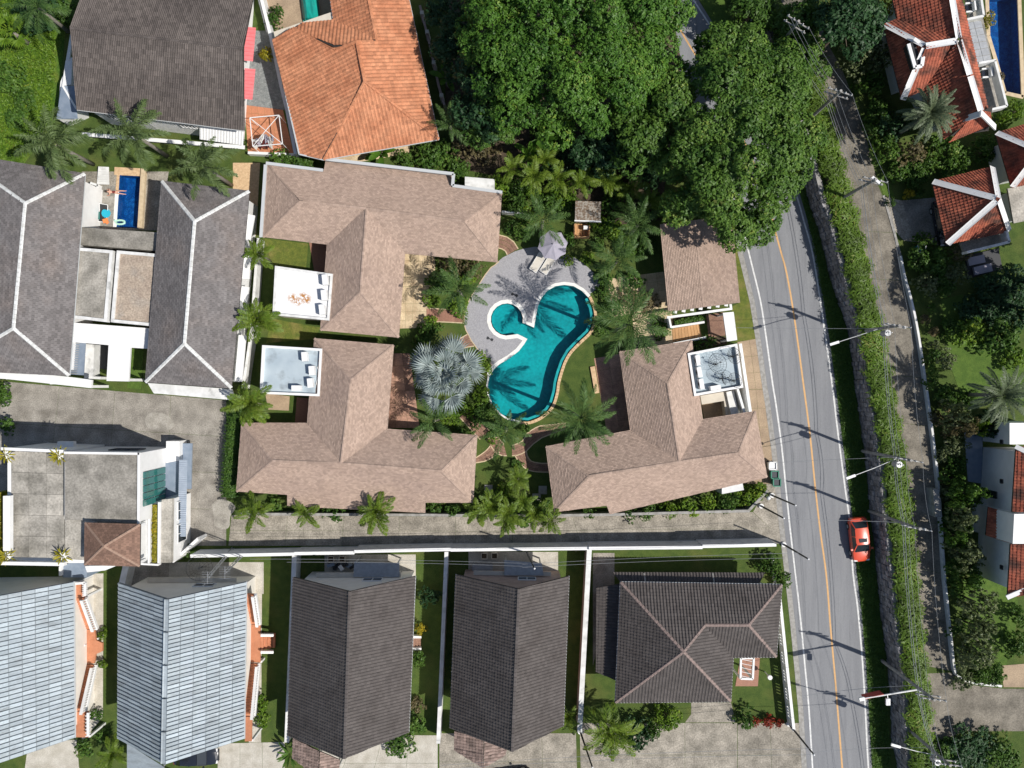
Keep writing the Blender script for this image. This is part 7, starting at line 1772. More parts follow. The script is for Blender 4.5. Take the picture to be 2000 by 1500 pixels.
lounger((1050, 514), R(58), .035, 'beige sling sun lounger nearer the villa, on the pebble pool deck', 'pair of beige loungers under the parasol', w=.78)
lounger((1070, 518), R(58), .035, 'beige sling sun lounger farther from the villa, on the pebble pool deck', 'pair of beige loungers under the parasol', w=.78)
for px, rz, l in (((1005, 576), -.4, 'small dark drain grille on the deck between pool and loungers'), ((957, 662), -.4, 'small dark drain grille on the deck by the paddling pool')):
    r = empty('drain_grille', W(*px, .035), l, 'drain grille'); mb = MB(); p = W(*px, .05)
    for sx in (-.22, .22): mb.box(p + Matrix.Rotation(rz, 3, 'Z') @ Vector((sx, 0, 0)), (.2, .26, .06), rz=rz)
    mb.build('cover', m_darkmetal, r); mb = MB(); mb.box(p, (.34, .1, .05), rz=rz); mb.build('bridge', m_darkmetal, r)
for px, l in (((1048, 972), 'pale square table slab on the narrow lawn by the thicket'), ((1060, 957), 'grey square stepping slab in the shade of the road villa'), ((954, 955), 'grey square stepping slab in the shade of the notched villa')):
    r = empty('stone_slab', W(*px, 0), l, 'stone slab'); mb = MB(); mb.box(W(*px, .06), (.8, .8, .14)); mb.build('slab', m_pale_concrete if 'pale' in l else m_kerb, r)

# white railed stairs beside the blue grey houses
m_baluster = m_white
def railed_stair(label, x0, x1, y0, y1, flights, side=1):
    """flights: (pixel start, pixel end, z start, z end, steps, width)"""
    r = empty('railed_stair', W((x0 + x1) / 2, (y0 + y1) / 2, 0), label, 'stairs')
    for a, b, za, zb, n, w in flights:
        A = W(*a, za); B = W(*b, zb); d = (B - A); d.z = 0; d.normalize(); nr = Vector((-d.y, d.x, 0))
        for k in range(n):
            t = (k + .5) / n; p = A.lerp(B, t); z = za + (zb - za) * (k + 1) / n; run = ((B - A).xy.length) / n
            mb = MB(); mb.box((p.x, p.y, z - .13), (run * .96, w, .26), rz=math.atan2(d.y, d.x)); mb.build('tread', m_orange_floor, r)
        for s in (-1, 1):
            off = nr * s * (w / 2 + .1); 
            mb = MB(); mb.bar(A + off + Vector((0, 0, .95)), B + off + Vector((0, 0, .95)), .24, .14); mb.build('handrail', m_white, r)
            mb = MB(); mb.bar(A + off + Vector((0, 0, .1)), B + off + Vector((0, 0, .1)), .22, .3); mb.build('stringer', m_white, r)
            for k in range(n):
                p = A.lerp(B, (k + .5) / n) + off; mb = MB(); mb.box((p.x, p.y, p.z + .55), (.11, .11, .75)); mb.build('baluster', m_white, r)
    return r
st1 = railed_stair('white railed orange stair with two flights beside the picture edge house', 146, 196, 1140, 1440, [((178, 1228), (156, 1168), 1.3, 3.1, 14, 1.05), ((176, 1298), (155, 1388), 1.3, 3.1, 18, 1.05)])
def slab_on(r, px, z0, z1, m, name):
    if name == 'landing':
        z0 = z1 - .22
        for x, y in (px[0], px[2]):
            q = W(x, y, z1); mc = MB(); mc.box((q.x, q.y, z0 / 2), (.2, .2, z0)); mc.build('post', m_white, r)
    mb = MB(); mb.prism([W(x, y, z1) for x, y in px], z0, z1); return mb.build(name, m, r)
slab_on(st1, [(162, 1230), (185, 1230), (187, 1250), (200, 1256), (200, 1272), (187, 1278), (184, 1296), (162, 1296)], 0, 1.3, m_orange_floor, 'landing')
slab_on(st1, [(146, 1140), (164, 1140), (164, 1167), (146, 1167)], 0, 3.1, m_orange_floor, 'landing')
slab_on(st1, [(146, 1390), (172, 1390), (172, 1440), (146, 1440)], 0, 3.1, m_orange_floor, 'landing')
for a, b in (((172, 1392), (172, 1438)), ((166, 1138), (166, 1164)), ((147, 1140), (166, 1138))):
    mb = MB(); mb.bar(W(*a, 3.9), W(*b, 3.9), .2, .14); mb.build('handrail', m_white, st1)
    for k in range(7):
        p = W(*a, 3.5).lerp(W(*b, 3.5), (k + .5) / 7); mb = MB(); mb.box(p, (.1, .1, .75)); mb.build('baluster', m_white, st1)
mb = MB(); mb.bar(W(147, 1276, 1.6), W(167, 1258, 1.6), .22, .3); mb.build('handrail', m_white, st1)
st2 = railed_stair('orange stair with white balusters beside the dark car house', 480, 535, 1140, 1440, [((497, 1218), (488, 1160), 1.2, 3.0, 12, .9), ((496, 1296), (486, 1398), 1.2, 3.0, 20, .9)])
slab_on(st2, [(482, 1220), (508, 1220), (508, 1294), (482, 1294)], 0, 1.2, m_orange_floor, 'landing')
slab_on(st2, [(479, 1400), (492, 1400), (491, 1448), (478, 1448)], 0, 3.0, m_orange_floor, 'landing')
for k in range(4):
    mb = MB(); mb.prism([W(508 + k * 6, 1243, 1.1), W(514 + k * 6, 1243, 1.1), W(514 + k * 6, 1270, 1.1), W(508 + k * 6, 1270, 1.1)], 0, 1.1 - k * .25); mb.build('tread', m_orange_floor, st2)
for y in (1240, 1273):
    mb = MB(); mb.bar(W(509, y, 1.6), W(534, y, 1.2), .22, .4); mb.build('cheek_wall', m_white, st2)
ss = empty('side_steps', W(818, 1258, 0), 'little brick steps with white cheeks at the side door of the yellow shrub house', 'steps')
for k in range(3):
    mb = MB(); mb.prism(pxl([(806 + k * 5, 1246), (811 + k * 5, 1246), (811 + k * 5, 1264), (806 + k * 5, 1264)], .5), 0, .6 - k * .18); mb.build('tread', m_brick_path, ss)
for y in (1243, 1266):
    mb = MB(); mb.bar(W(804, y, .6), W(823, y, .5), .2, .5); mb.build('cheek_wall', m_white, ss)

# rotary clothes line frame over the terracotta yard
cl = empty('clothes_dryer', W(525, 262, 0), 'white metal clothes line frame hung with pale laundry on the terracotta yard', 'clothes line')
cr = [W(488, 230, 2.3), W(545, 225, 2.3), (W(552, 281, 2.3)), W(494, 286, 2.3)]; ce = sum(cr, Vector()) / 4
for i in range(4):
    mb = MB(); mb.bar(cr[i], cr[(i + 1) % 4], .07, .07); mb.build('frame_bar', m_white, cl)
    mb = MB(); mb.bar(cr[i], ce + Vector((0, 0, .1)), .05, .05); mb.build('arm', m_white, cl)
    mb = MB(); mb.tube([(cr[i].x, cr[i].y, 0), tuple(cr[i])], .03, n=6); mb.build('post', m_white, cl)
lr = random.Random(3)
for k in range(22):
    p = W(lr.uniform(496, 533), lr.uniform(256, 284), 1.9); mm = lr.choice((m_white, m_white, m_umbrella, m_suit, m_beigefab, m_white_old))
    a = lr.uniform(0, 3.14); d = Vector((math.cos(a), math.sin(a), 0)) * lr.uniform(.15, .42); n = Vector((-d.y, d.x, 0)) * lr.uniform(.3, .8)
    mb = MB(); mb.poly([p - d, p + d, p + d + n - Vector((0, 0, .35)), p - d + n - Vector((0, 0, .45))]); mb.poly([p - d, p + d, p + d - n * .6 - Vector((0, 0, .5)), p - d - n * .6 - Vector((0, 0, .4))])
    mb.build('laundry', mm, label='crumpled laundry piece drying under the white clothes line frame', cat='laundry', group='laundry on the clothes line')
tarp = empty('covered_tub', W(606, 22, 0), 'green tarpaulin covered tub in the tan yard of the orange house', 'covered tub')
V = []; F = []
trg = random.Random(2)
for i in range(9):
    for j in range(7):
        u = i / 8; v = j / 6; e = min(u, 1 - u, v, 1 - v); z = 0.25 + .75 * min(1, e * 6) + trg.uniform(-.06, .06)
        p = W(585 + 34 * u + 8 * v, -22 + 68 * v, z); V.append(tuple(p))
for i in range(8):
    for j in range(6): F.append((i * 7 + j, (i + 1) * 7 + j, (i + 1) * 7 + j + 1, i * 7 + j + 1))
mb = MB(); mb.v = V; mb.f = F; mb.r = [0] * len(F); mb.build('tarpaulin', m_tealpaint, tarp)
mb = MB(); mb.prism(pxl([(588, -18), (620, -18), (626, 42), (596, 44)]), 0, .25); mb.build('tub', m_darkmetal, tarp)

# wheelie bins
def bin_(px, label, lid, body, op=False):
    p = W(*px, 0); r = empty('wheelie_bin', p, label, 'bin', 'bins at the road villa corner')
    mb = MB(); n = 0
    for z, s in ((.08, .27), (1.0, .35)):
        for dx, dy in ((-1, -1), (1, -1), (1, 1), (-1, 1)): mb.v.append((p.x + dx * s, p.y + dy * s, z))
    mb.f = [(0, 1, 5, 4), (1, 2, 6, 5), (2, 3, 7, 6), (3, 0, 4, 7), (3, 2, 1, 0)]; mb.r = [0] * 5; mb.build('body', body, r)
    mb = MB()
    for a, b in (((-1, -1), (1, -1)), ((1, -1), (1, 1)), ((1, 1), (-1, 1)), ((-1, 1), (-1, -1))):
        mb.bar((p.x + a[0] * .35, p.y + a[1] * .35, 1.0), (p.x + b[0] * .35, p.y + b[1] * .35, 1.0), .1, .08)
    mb.build('rim', m_bin if body is m_bin else m_white, r)
    mb = MB(); mb.box((p.x, p.y, .9), (.6, .6, .03)); mb.build('contents', lid, r)
    for s in (-.25, .25):
        mb = MB(); mb.tube([(p.x + s, p.y + .3, .1), (p.x + s + .06, p.y + .3, .1)], .1, n=10); mb.build('wheel', m_rubber, r)
m_rimgreen = m_bin
bin_((1507, 925), 'open green wheelie bin between the white box and the other bin', m_black_car, m_bin)
bin_((1511, 940), 'open green wheelie bin at the end nearest the globe lamps', m_black_car, m_bin)
bin_((1503, 908), 'white square box bin at the road villa corner', m_white, m_white)
bin_((1773 * 0 + 1790, 489), 'turquoise bin at the mouth of the villa driveway', m_turq, m_turq)
o = [x for x in bpy.data.objects if x.get('label', '').startswith('turquoise bin')][0]; o.location.z = TZ; pp = W(1790, 489, TZ); o.location.x, o.location.y = pp.x, pp.y

# courtyard furniture and the bather
lounger((205, 418), R(80), .02, 'dark sun lounger with bright towels in the courtyard', None, fab=m_darkmetal, L=1.7, w=.8)
tw = empty('beach_towel', W(211, 418, .36), 'turquoise round towel on the courtyard lounger', 'towel'); mb = MB()
mb.prism([Vector((W(211, 418).x + .45 * math.cos(k * .6283), W(211, 418).y + .45 * math.sin(k * .6283))) for k in range(10)], .36, .40); mb.build('cloth', m_turq, tw)
tw = empty('beach_towel', W(206, 431, .36), 'crumpled orange towel at the foot of the courtyard lounger', 'towel'); mb = MB(); mb.box(W(206, 431, .4), (.5, .4, .08), rz=.3); mb.box(W(209, 434, .44), (.3, .3, .08), rz=.8); mb.build('cloth', m_orange_cloth, tw)
tb_ = empty('side_table', W(191, 422, 0), 'small glass topped table beside the courtyard lounger', 'table'); mb = MB(); mb.box(W(191, 421, .5), (.4, .75, .04)); mb.build('top', m_glass_green, tb_)
for dx in (-.17, .17):
    for dy in (-.33, .33): mb = MB(); p = W(191, 421, 0); mb.box((p.x + dx, p.y + dy, .25), (.04, .04, .5)); mb.build('leg', m_darkmetal, tb_)
fl = empty('pool_float', W(234, 435, -.05), 'pale green inflatable float at the end of the courtyard pool', 'pool float'); p = W(234, 434, 0)
mb = MB(); mb.tube([(p.x + .5 * math.cos(k * .5236), p.y + .2 * math.sin(k * .5236), 0) for k in range(13)], .1, n=8, cap=False); mb.tube([(p.x - .3, p.y, .05), (p.x - .35, p.y + .15, .35)], [.1, .07], n=8)
mb.build('ring', mat('pale_green_vinyl', (.45, .72, .60), rough=.4), fl, smooth=True)
def skin_body(name, pts, edges, radii, m, parent=None, root=0, sub=2):
    me = bpy.data.meshes.new(name); me.from_pydata([tuple(p) for p in pts], edges, [])
    o = bpy.data.objects.new(name, me); link(o)
    if parent: o.parent = parent
    md = o.modifiers.new('skin', 'SKIN'); md.use_smooth_shade = True
    for i, r_ in enumerate(radii): me.skin_vertices[0].data[i].radius = (r_, r_) if not isinstance(r_, tuple) else r_
    me.skin_vertices[0].data[root].use_root = True
    o.modifiers.new('sub', 'SUBSURF').levels = sub; o.modifiers['sub'].render_levels = sub
    me.materials.append(m); return o
bp = W(222.5, 376, .1)
ba = empty('person', bp, 'person in a dark swimsuit lying back on the pool edge, legs over the blue water', 'person')
# local frame: +x along the legs towards the water, z up
B_ = [(.28, 0, .10), (.10, 0, .13), (-.10, 0, .20), (-.28, 0, .30), (-.38, 0, .36), (-.50, 0, .42),   # pelvis..head
      (.32, .10, .10), (.72, .13, .16), (1.08, .15, .0), (1.24, .15, .02), (.32, -.10, .10), (.70, -.14, .18), (1.06, -.17, .02), (1.22, -.18, .04),
      (-.27, .19, .29), (-.42, .34, .14), (-.58, .30, .02), (-.27, -.19, .29), (-.40, -.33, .14), (-.56, -.30, .02)]
E_ = [(0, 1), (1, 2), (2, 3), (3, 4), (4, 5), (0, 6), (6, 7), (7, 8), (8, 9), (0, 10), (10, 11), (11, 12), (12, 13), (3, 14), (14, 15), (15, 16), (3, 17), (17, 18), (18, 19)]
R_ = [(.15, .11), (.13, .10), (.13, .10), (.14, .09), .055, .095, .085, .062, .045, .035, .085, .062, .045, .035, .06, .045, .03, .06, .045, .03]
skin_body('body', B_, E_, R_, m_skin, ba)
mb = MB(); mb.ball(bp + Vector((-.54, 0, .43)), .125, .125, .12); mb.tube([bp + Vector((-.58, 0, .40)), bp + Vector((-.66, .02, .22)), bp + Vector((-.68, .03, .10))], [.09, .07, .03], n=8); mb.build('hair', m_hair, ba, smooth=True)
sw = skin_body('swimsuit', [(.30, 0, .10), (.10, 0, .13), (-.10, 0, .20), (-.24, 0, .28)], [(0, 1), (1, 2), (2, 3)], [(.157, .118), (.138, .108), (.138, .108), (.146, .098)], m_suit, ba)
for s in (-1, 1):      # hands with five fingers on the deck
    h = Vector((-.57, .30 * s, .015)); mb = MB(); mb.box(bp + h, (.09, .08, .03))
    for k in range(4): mb.tube([bp + h + Vector((-.04, -.03 + k * .02, 0)), bp + h + Vector((-.09 - .012 * (1.5 - abs(k - 1.5)), -.036 + k * .024, .008)), bp + h + Vector((-.13 - .012 * (1.5 - abs(k - 1.5)), -.04 + k * .026, -.005))], [.010, .009, .007], n=5)
    mb.tube([bp + h + Vector((.01, -.04 * s, 0)), bp + h + Vector((-.04, -.075 * s, .005)), bp + h + Vector((-.07, -.08 * s, 0))], [.011, .010, .008], n=5); mb.build('hand', m_skin, ba, smooth=True)
mb = MB(); hd = bp + Vector((-.49, 0, .53))
for s in (-1, 1): mb.ball(hd + Vector((.02, .035 * s, -.012)), .012)
mb.build('eye', m_darkmetal, ba); mb = MB(); mb.ball(hd + Vector((.05, 0, -.02)), .016, .013, .02); mb.build('nose', m_skin, ba, smooth=True)
mb = MB(); mb.ball(hd + Vector((.07, 0, -.045)), .01, .025, .01); mb.build('mouth', m_suit, ba)

# ================================================================ cars
def car(loc, rz, label, paint, z0=0.0, sunroof=True, L=4.3, Wd=1.78):
    r = empty('parked_car', (loc.x, loc.y, z0), label, 'car'); Mx = Matrix.Rotation(rz, 4, 'Z'); Mx.translation = Vector((loc.x, loc.y, z0))
    def T(x, y, z): return Mx @ Vector((x, y, z))
    # lower body: cross sections from tail (-x) to nose (+x): x, half width, z bottom, z waist
    sec = [(-2.15, .62, .45, .72), (-2.08, .80, .30, .88), (-1.7, .87, .22, .96), (-1.0, .89, .2, .95), (0, .89, .2, .93), (.9, .88, .2, .90), (1.5, .86, .22, .84), (1.95, .78, .28, .74), (2.13, .55, .4, .6)]
    V = []; F = []; n = 10
    for x, w, zb, zt in sec:
        for y, z in ((-w * .92, zb), (-w, zb + .15), (-w, zt - .16), (-w * .93, zt - .03), (-w * .5, zt + .035), (w * .5, zt + .035), (w * .93, zt - .03), (w, zt - .16), (w, zb + .15), (w * .92, zb)): V.append(tuple(T(x, y, z)))
    for i in range(len(sec) - 1):
        for k in range(n): F.append((i * n + k, i * n + (k + 1) % n, (i + 1) * n + (k + 1) % n, (i + 1) * n + k))
    F.append(tuple(range(n))); F.append(tuple((len(sec) - 1) * n + k for k in range(n - 1, -1, -1)))
    mb = MB(); mb.v = V; mb.f = F; mb.r = [0] * len(F); b = mb.build('body', paint, r, smooth=True)
    bv = b.modifiers.new('bevel', 'BEVEL'); bv.width = .03; bv.segments = 2; bv.limit_method = 'ANGLE'
    # cabin: roof with pillars, glass between
    zr = 1.46; rx0, rx1, rw = -1.15, .32, .62; wx0, wx1, ww = -1.85, 1.12, .80; zw = .93
    roof = [(-1.25, .58), (-1.1, .64), (-.4, .66), (.2, .64), (.36, .58)]
    V = []; F = []
    for x, w in roof:
        c = .05 * (1 - ((x + .45) / .85) ** 2)
        for y, dz in ((-w, -.05), (-w * .6, c * .8), (0, c), (w * .6, c * .8), (w, -.05)): V.append(tuple(T(x, y, zr + dz)))
    for i in range(4):
        for k in range(4): F.append((i * 5 + k, i * 5 + k + 1, (i + 1) * 5 + k + 1, (i + 1) * 5 + k))
    mb = MB(); mb.v = V; mb.f = F; mb.r = [0] * 16; rf = mb.build('roof', paint, r, smooth=True)
    if sunroof: mb = MB(); mb.poly([T(-.25, -.38, zr + .075), T(.12, -.36, zr + .068), T(.12, .36, zr + .068), T(-.25, .38, zr + .075)]); mb.build('sunroof', m_glass_dark, rf)
    def quad(nm, q, m): mb = MB(); mb.poly([T(*p) for p in q]); return mb.build(nm, m, r)
    quad('windscreen', [(.38, -.56, zr - .04), (1.1, -.74, zw), (1.1, .74, zw), (.38, .56, zr - .04)], m_glass_dark)
    quad('rear_window', [(-1.27, -.56, zr - .04), (-1.27, .56, zr - .04), (-1.82, .7, zw + .02), (-1.82, -.7, zw + .02)], m_glass_dark)
    for s in (-1, 1):
        quad('side_window', [(.33, s * .63, zr - .07), (.98, s * .82, zw), (-.4, s * .85, zw + .02), (-.4, s * .665, zr - .05)], m_glass_dark)
        quad('side_window', [(-.46, s * .665, zr - .05), (-.46, s * .85, zw + .02), (-1.55, s * .80, zw + .03), (-1.18, s * .63, zr - .07)], m_glass_dark)
        for a, c in (((.36, s * .6, zr - .04), (1.12, s * .79, zw - .02)), ((-.43, s * .672, zr - .045), (-.43, s * .86, zw)), ((-1.22, s * .6, zr - .04), (-1.8, s * .77, zw))):
            mb = MB(); mb.bar(T(*a), T(*c), .07, .05); mb.build('pillar', paint, r)
        mb = MB(); mb.box(T(.85, s * .98, 1.0), (.16, .2, .13), rz=rz); mb.build('wing_mirror', paint, r)
        mb = MB(); mb.box(T(1.98, s * .58, .66), (.2, .3, .12), rz=rz); mb.build('headlight', m_white, r)
        mb = MB(); mb.box(T(-2.06, s * .62, .8), (.12, .26, .16), rz=rz); mb.build('tail_light', m_suit, r)
        mb = MB(); mb.box(T(.1, s * .895, .72), (.2, .03, .04), rz=rz); mb.build('door_handle', m_metal, r)
        for x in (-1.3, 1.32):
            mb = MB(); mb.tube([T(x, s * .70, .32), T(x, s * .90, .32)], .32, n=18); wh = mb.build('wheel', m_rubber, r)
            mb = MB(); mb.tube([T(x, s * .895, .32), T(x, s * .912, .32)], .2, n=14); mb.build('rim', m_metal, wh)
    mb = MB(); mb.box(T(2.12, 0, .42), (.08, 1.1, .16), rz=rz); mb.build('bumper', m_darkmetal, r)
    mb = MB(); mb.bar(T(1.14, -.62, zw + .01), T(1.1, .55, zw + .01), .02, .02); mb.build('wiper', m_darkmetal, r)
    return r
car(W(1673, 1051), R(-84), 'red hatchback with a dark sunroof parked half on the road verge', m_red_car)
car(W(388, 1470), R(0), 'dark car nosing out from beneath the blue grey roof eave', m_black_car, sunroof=False)
car(W(1838, 438, TZ), R(-80), 'dark car parked in deep shade beside the pyramid roofed house', m_black_car, z0=TZ, sunroof=False)
car(W(998, 1519), R(10), 'grey dark car at the bottom edge beneath the gable house ridge', m_black_car, sunroof=False)

# ================================================================ poles, lamps, cables
PT = {}
def power_pole(key, px, h, label, lamp=None, trafo=True, arm_az=1.4):
    b = W(*px, 0); r = empty('power_pole', b, label, 'power pole', 'concrete power poles along the stone wall')
    mb = MB(); mb.tube([(b.x, b.y, 0), (b.x, b.y, h)], [.17, .12], n=8); mb.build('pole', m_kerb, r)
    d = Vector((math.cos(arm_az), math.sin(arm_az), 0)); top = Vector((b.x, b.y, h)); PT[key] = []
    nx = Vector((-d.y, d.x, 0))
    for k, z in enumerate((h - .25, h - 1.1)):
        mb = MB(); mb.bar(top - nx * 1.1 + Vector((0, 0, z - h)), top + nx * 1.1 + Vector((0, 0, z - h)), .1, .12); mb.build('crossarm', m_kerb, r)
        for s in (-1.0, -.45, .45, 1.0) if k == 0 else (-.9, .9):
            q = top + nx * s + Vector((0, 0, z - h)); mb = MB(); mb.tube([q + Vector((0, 0, .05)), q + Vector((0, 0, .28))], [.06, .035], n=7); mb.build('insulator', m_white, r); PT[key].append(q + Vector((0, 0, .28)))
    for z in (h - 3.0, h - 3.4): PT[key].append(Vector((b.x, b.y, z)) - nx * .15)
    if trafo:
        q = Vector((b.x, b.y, h - 2.6)) + nx * .1 + d * -.55
        mb = MB(); mb.tube([q, q + Vector((0, 0, .9))], .28, n=14); t = mb.build('transformer', m_metal, r)
        for k in range(3): mb = MB(); c = q + Vector((-.2 + .2 * k, 0, 1.0)); mb.tube([c, c + Vector((0, 0, .25))], .04, n=6); mb.build('bushing', m_white, t)
        mb = MB(); mb.bar(q + Vector((0, 0, .4)), (b.x, b.y, h - 2.2), .08, .1); mb.build('bracket', m_kerb, r)
    if lamp:
        a = Vector((b.x, b.y, h * lamp[2])); e = W(*lamp[:2], h * lamp[2] + .6); mb = MB(); mb.tube([a, a.lerp(e, .5) + Vector((0, 0, .2)), e], .035, n=6); mb.build('lamp_arm', m_metal, r)
        dd = (e - a); dd.z = 0; dd.normalize(); mb = MB(); mb.bar(e - dd * .5, e + dd * .35, .22, .14); mb.build('lamp_head', m_white, r)
    return r
power_pole('N', (1490, 130), 9.8, 'concrete power pole hidden by the tree above the dark stretch of lane', trafo=False, arm_az=1.0)
power_pole('G', (1562, 249), 9.8, 'concrete power pole leaning over the lane bend near the date palm', trafo=False, arm_az=1.25)
power_pole('H', (1622, 400), 9.8, 'concrete power pole at the mouth of the villa driveway', lamp=(1712, 353, .92), trafo=False, arm_az=1.35)
power_pole('A', (1662, 650), 9.8, 'power pole with a grey transformer opposite the entrance court', lamp=(1628, 671, .62), arm_az=1.4)
power_pole('B', (1684, 881), 9.6, 'power pole with transformer and long lamp arm beside the speckled shrub belt', lamp=(1660, 932, .75), arm_az=1.4)
power_pole('C', (1697, 998), 9.8, 'power pole standing just behind the red hatchback', trafo=False, arm_az=1.4)
power_pole('E', (1722, 1290), 9.8, 'power pole beside the overhead sign gantry', trafo=False, arm_az=1.45)
power_pole('F', (1752, 1405), 9.5, 'power pole at the bottom corner by the side street', lamp=(1748, 1456, .8), arm_az=1.45)
PT['Z'] = [p + Vector((1.5, -12, 0)) for p in PT['F']]
def cable(P, Q, sag, label, group, r=.016):
    p0 = Vector(P); q0 = Vector(Q); pts = [p0.lerp(q0, t / 10) - Vector((0, 0, sag * 4 * (t / 10) * (1 - t / 10))) for t in range(11)]
    mb = MB(); mb.tube([p - p0 * 0 for p in pts], r, n=4)
    c = (p0 + q0) / 2
    mb.build('power_cable', m_metal, loc=c, label=label, cat='cable', group=group)
names = {'N': 'top of the view', 'G': 'lane bend', 'H': 'villa driveway', 'A': 'entrance court', 'B': 'speckled shrubs', 'C': 'red car', 'E': 'sign gantry', 'F': 'side street', 'Z': 'bottom edge'}
WIRE = ['outermost upper', '', 'inner upper', 'innermost upper', '', 'lower crossarm', 'thick', 'lowest thick']
ks = 'NGHABCEFZ'
for a, b in zip(ks, ks[1:]):
    for k, (p, q) in enumerate(zip(PT[a], PT[b])):
        if k in (1, 4): continue
        cable(p, q, .35, f'{WIRE[k]} overhead cable between the {names[a]} pole and the {names[b]} pole', 'overhead power cables', r=.012 if k < 6 else .022)
gn = empty('sign_gantry', W(1730, 1296, 0), 'overhead road sign gantry arm with a hanging box lamp and a red sign', 'sign gantry')
b = W(1730, 1296, 0); t = W(1796, 1346, 6.5); b = Vector((t.x, t.y, 0))
mb = MB(); mb.tube([b, t + Vector((0, 0, .1))], [.14, .1], n=8); mb.build('pole', m_white_old, gn)
e = W(1682, 1365, 6.5); mb = MB(); mb.tube([t, e], [.09, .06], n=8); mb.build('arm', m_white_old, gn)
mb = MB(); mb.ball(t + Vector((0, 0, .15)), .2); mb.build('cap', m_white, gn)
q = W(1733, 1356, 6.5); mb = MB(); mb.bar(q, W(1734, 1364, 6.4), .06, .06); mb.bar(W(1734, 1364, 6.4), W(1734, 1377, 6.4), .36, .22); mb.build('box_lamp', m_white, gn)
mb = MB(); mb.bar(W(1686, 1361, 6.1), W(1722, 1353, 6.1), .1, .9); mb.build('sign_panel', mat('red_sign_paint', (.42, .05, .04), rough=.5), gn)
mb = MB(); mb.bar(W(1678, 1366, 6.45), W(1688, 1364, 6.45), .3, .2); mb.build('lamp_head', m_white, gn)
def street_pole(px, h, lean, label):
    b = W(*px, 0); r = empty('street_pole', b, label, 'pole', 'dark street poles with pale footings')
    t = Vector((b.x + lean[0], b.y + lean[1], h)); mb = MB(); mb.tube([b, t], [.10, .07], n=8); mb.build('pole', m_darkmetal, r)
    mb = MB(); mb.tube([b - Vector((0, 0, .05)), b + Vector((0, 0, .22))], .24, n=12); mb.build('footing', m_white, r)
    mb = MB(); mb.ball(t, .09); mb.build('cap', m_white, r)
street_pole((1486, 988), 6.6, (0, -.1), 'dark street pole farther from the road at the lane corner wall')
street_pole((1507, 967), 6.6, (0, 0), 'dark street pole nearest the wheelie bins')
street_pole((1530, 1063), 6.6, (0, 0), 'dark street pole at the end of the lime washed lane wall')
street_pole((1540, 1413), 6.6, (0, 0), 'dark street pole at the end of the picket wall')
street_pole((1133, 1428), 7.0, (.5, -.2), 'dark street pole at the end of the brownish plot wall')
street_pole((1022, 1064), 7.0, (.9, -.7), 'dark street pole against the lane wall behind the gable houses')
for px in ((1501, 973),):
    r = empty('globe_lamp', W(*px, 0), 'white globe lamp on the low corner wall', 'lamp'); mb = MB(); p = W(*px, 1.35); mb.ball(p, .2); mb.build('globe', m_white, r, smooth=True); mb = MB(); mb.tube([(p.x, p.y, 0), tuple(p)], .07, n=8); mb.build('post', m_kerb, r)
for (x0, y0), (x1, y1), l in (((484, 1074), (440, 1118), 'nearer the lane corner'), ((455, 1071), (406, 1128), 'nearer the modern house')):
    b = W(x0, y0, 0); t = W(x1, y1, 8.0); r = empty('antenna_mast', b, 'slim pale lattice mast behind the lane wall, ' + l, 'mast', 'slim masts behind the lane wall')
    for k in range(3):
        o = Vector((.13 * math.cos(k * 2.094), .13 * math.sin(k * 2.094), 0)); mb = MB(); mb.tube([b + o, t + o], .035, n=5); mb.build('chord', m_metal, r)
    mb = MB()
    for k in range(16):
        p = b.lerp(t, k / 16); q = b.lerp(t, (k + 1) / 16); o = [Vector((.13 * math.cos(j * 2.094), .13 * math.sin(j * 2.094), 0)) for j in range(3)]
        mb.bar(p + o[k % 3], q + o[(k + 1) % 3], .03, .03)
    mb.build('lacing', m_metal, r)
    mb = MB()
    for k in range(6): mb.bar(t + Vector((-.5, -.5 + .2 * k, .1)), t + Vector((.5, -.5 + .2 * k, .1)), .02, .02)
    mb.bar(t + Vector((0, -.55, .1)), t + Vector((0, .55, .1)), .03, .03); mb.build('aerial', m_metal, r)
for i, (a, b, l) in enumerate((((488, 1092, 5), (1020, 1100, 6), 'from the masts past the yellow shrub house'), ((560, 1098, 5), (1020, 1106, 6), 'sagging over the yellow shrub house yard'), ((1020, 1102, 6), (1560, 1080, 6), 'over the hipped house lawn'), ((1020, 1108, 6), (1530, 1090, 5.5), 'lower one over the hipped house lawn'),
                               ((860, 1495, 5), (1590, 1462, 6), 'crossing the front drive'), ((900, 1500, 5), (1590, 1474, 6), 'crossing the front drive nearest the bottom edge'))):
    cable(W(*a), W(*b), .5, 'thin pale service wire ' + l, 'service wires over the lower plots', r=.014)
for i, (a, b, l) in enumerate((('A', (1440, 640, 3), 'from the entrance court pole toward the carport'), ('B', (1500, 905, 3), 'from the speckled shrub pole to the road villa'), ('C', (1534, 1015, 6), 'from the red car pole to the lane corner'), ('E', (1565, 1360, 5), 'beside the sign gantry'), ('F', (1590, 1470, 6), 'from the side street pole'))):
    cable(PT[a][7], W(*b), .4, 'thin service wire over the road ' + l, 'service wires over the road', r=.016)

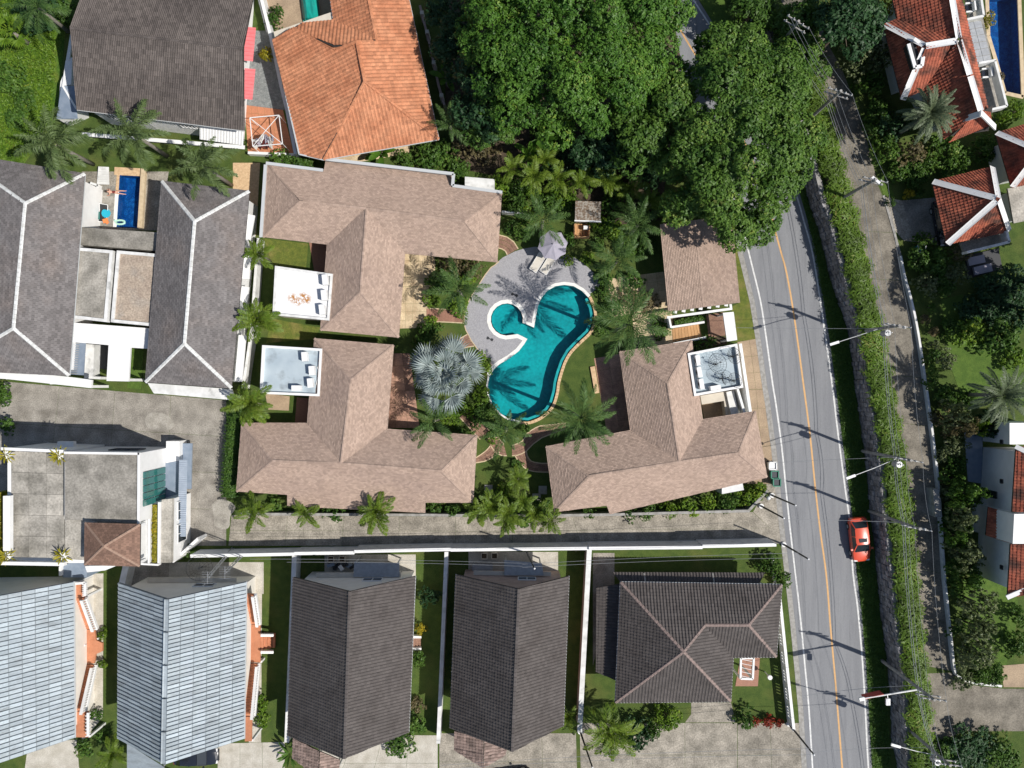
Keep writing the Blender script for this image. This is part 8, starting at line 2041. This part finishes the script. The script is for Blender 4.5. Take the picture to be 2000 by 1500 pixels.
# things in the back yards
def yard_box(px, size, z, rz, m, name, label, cat, lidm=None):
    p = W(*px, 0); r = empty(name, p, label, cat); mb = MB(); mb.box(p + Vector((0, 0, z + size[2] / 2)), size, rz=rz); mb.build('body', m, r)
    mb = MB(); mb.box(p + Vector((0, 0, z + size[2] + .02)), (size[0] * 1.04, size[1] * 1.04, .05), rz=rz); mb.build('lid', lidm or m, r)
    for s in (-1, 1):
        mb = MB(); mb.box(p + Vector((s * size[0] * .4, 0, .03)), (.06, size[1] * .8, .06), rz=rz); mb.build('foot', m_darkmetal, r)
yard_box((943, 1107), (1.9, .8, .5), .1, 0, m_metal, 'storage_chest', 'grey metal storage chest in the yard behind the gable house by the hipped one', 'chest')
for k, px in enumerate(((946, 1084), (966, 1084), (648, 1090), (670, 1090))):
    r = empty('clay_pot', W(*px, 0), ('square planter nearest the thin wall' if k % 2 == 0 else 'square planter nearer the road') + (' behind the house by the hipped one' if k < 2 else ' behind the yellow shrub house'), 'planter')
    mb = MB(); p = W(*px, 0)
    for a, b in (((-1, -1), (1, -1)), ((1, -1), (1, 1)), ((1, 1), (-1, 1)), ((-1, 1), (-1, -1))): mb.bar((p.x + a[0] * .28, p.y + a[1] * .28, .25), (p.x + b[0] * .28, p.y + b[1] * .28, .25), .07, .5)
    mb.build('side', m_cream, r); mb = MB(); mb.box((p.x, p.y, .2), (.5, .5, .36)); mb.build('soil_fill', m_soil, r)
jr = random.Random(8)
for k in range(7):
    px = (648 + k * 7, 1103 + jr.uniform(-4, 6)); yard_box(px, (jr.uniform(.3, .7), jr.uniform(.25, .5), jr.uniform(.2, .7)), .02, jr.uniform(0, 3), jr.choice((m_black_car, m_bluegrey, m_white, m_darkmetal)), 'stored_box', 'box among the clutter in the shaded yard behind the yellow shrub house', 'box')
for o in [o for o in bpy.data.objects if o.name.startswith('stored_box')]: o['group'] = 'clutter behind the yellow shrub house'
yard_box((1012, 1085 + 25), (.9, .35, .35), .05, 0, m_white, 'wall_box', 'white box unit on the yard floor beside the street pole', 'box')
r = empty('watering_post', W(1494, 1312, 0), 'white standpipe with a tank on the front lawn', 'standpipe'); p = W(1494, 1312, 0)
mb = MB(); mb.tube([(p.x, p.y, 0), (p.x, p.y, 1.3)], .05, n=8); mb.build('pipe', m_white, r); mb = MB(); mb.tube([(p.x, p.y, 1.3), (p.x, p.y, 1.6)], .22, n=12); mb.build('tank', m_white, r)
sw_ = empty('garden_swing', W(1905, 520, TZ), 'shaded garden daybed with two pale cushions below the pyramid house', 'daybed')
q = [W(1885, 500, TZ + .1), W(1950, 485, TZ + .1), W(1958, 525, TZ + .1), W(1890, 545, TZ + .1)]
mb = MB(); mb.prism(q, TZ, TZ + .12); mb.build('base', m_darkmetal, sw_)
for a, b in (((1890, 512), (1922, 505)), ((1902, 530), (1936, 522))):
    mb = MB(); mb.bar(W(*a, TZ + .35), W(*b, TZ + .35), .75, .25); mb.build('cushion', m_umbrella, sw_)
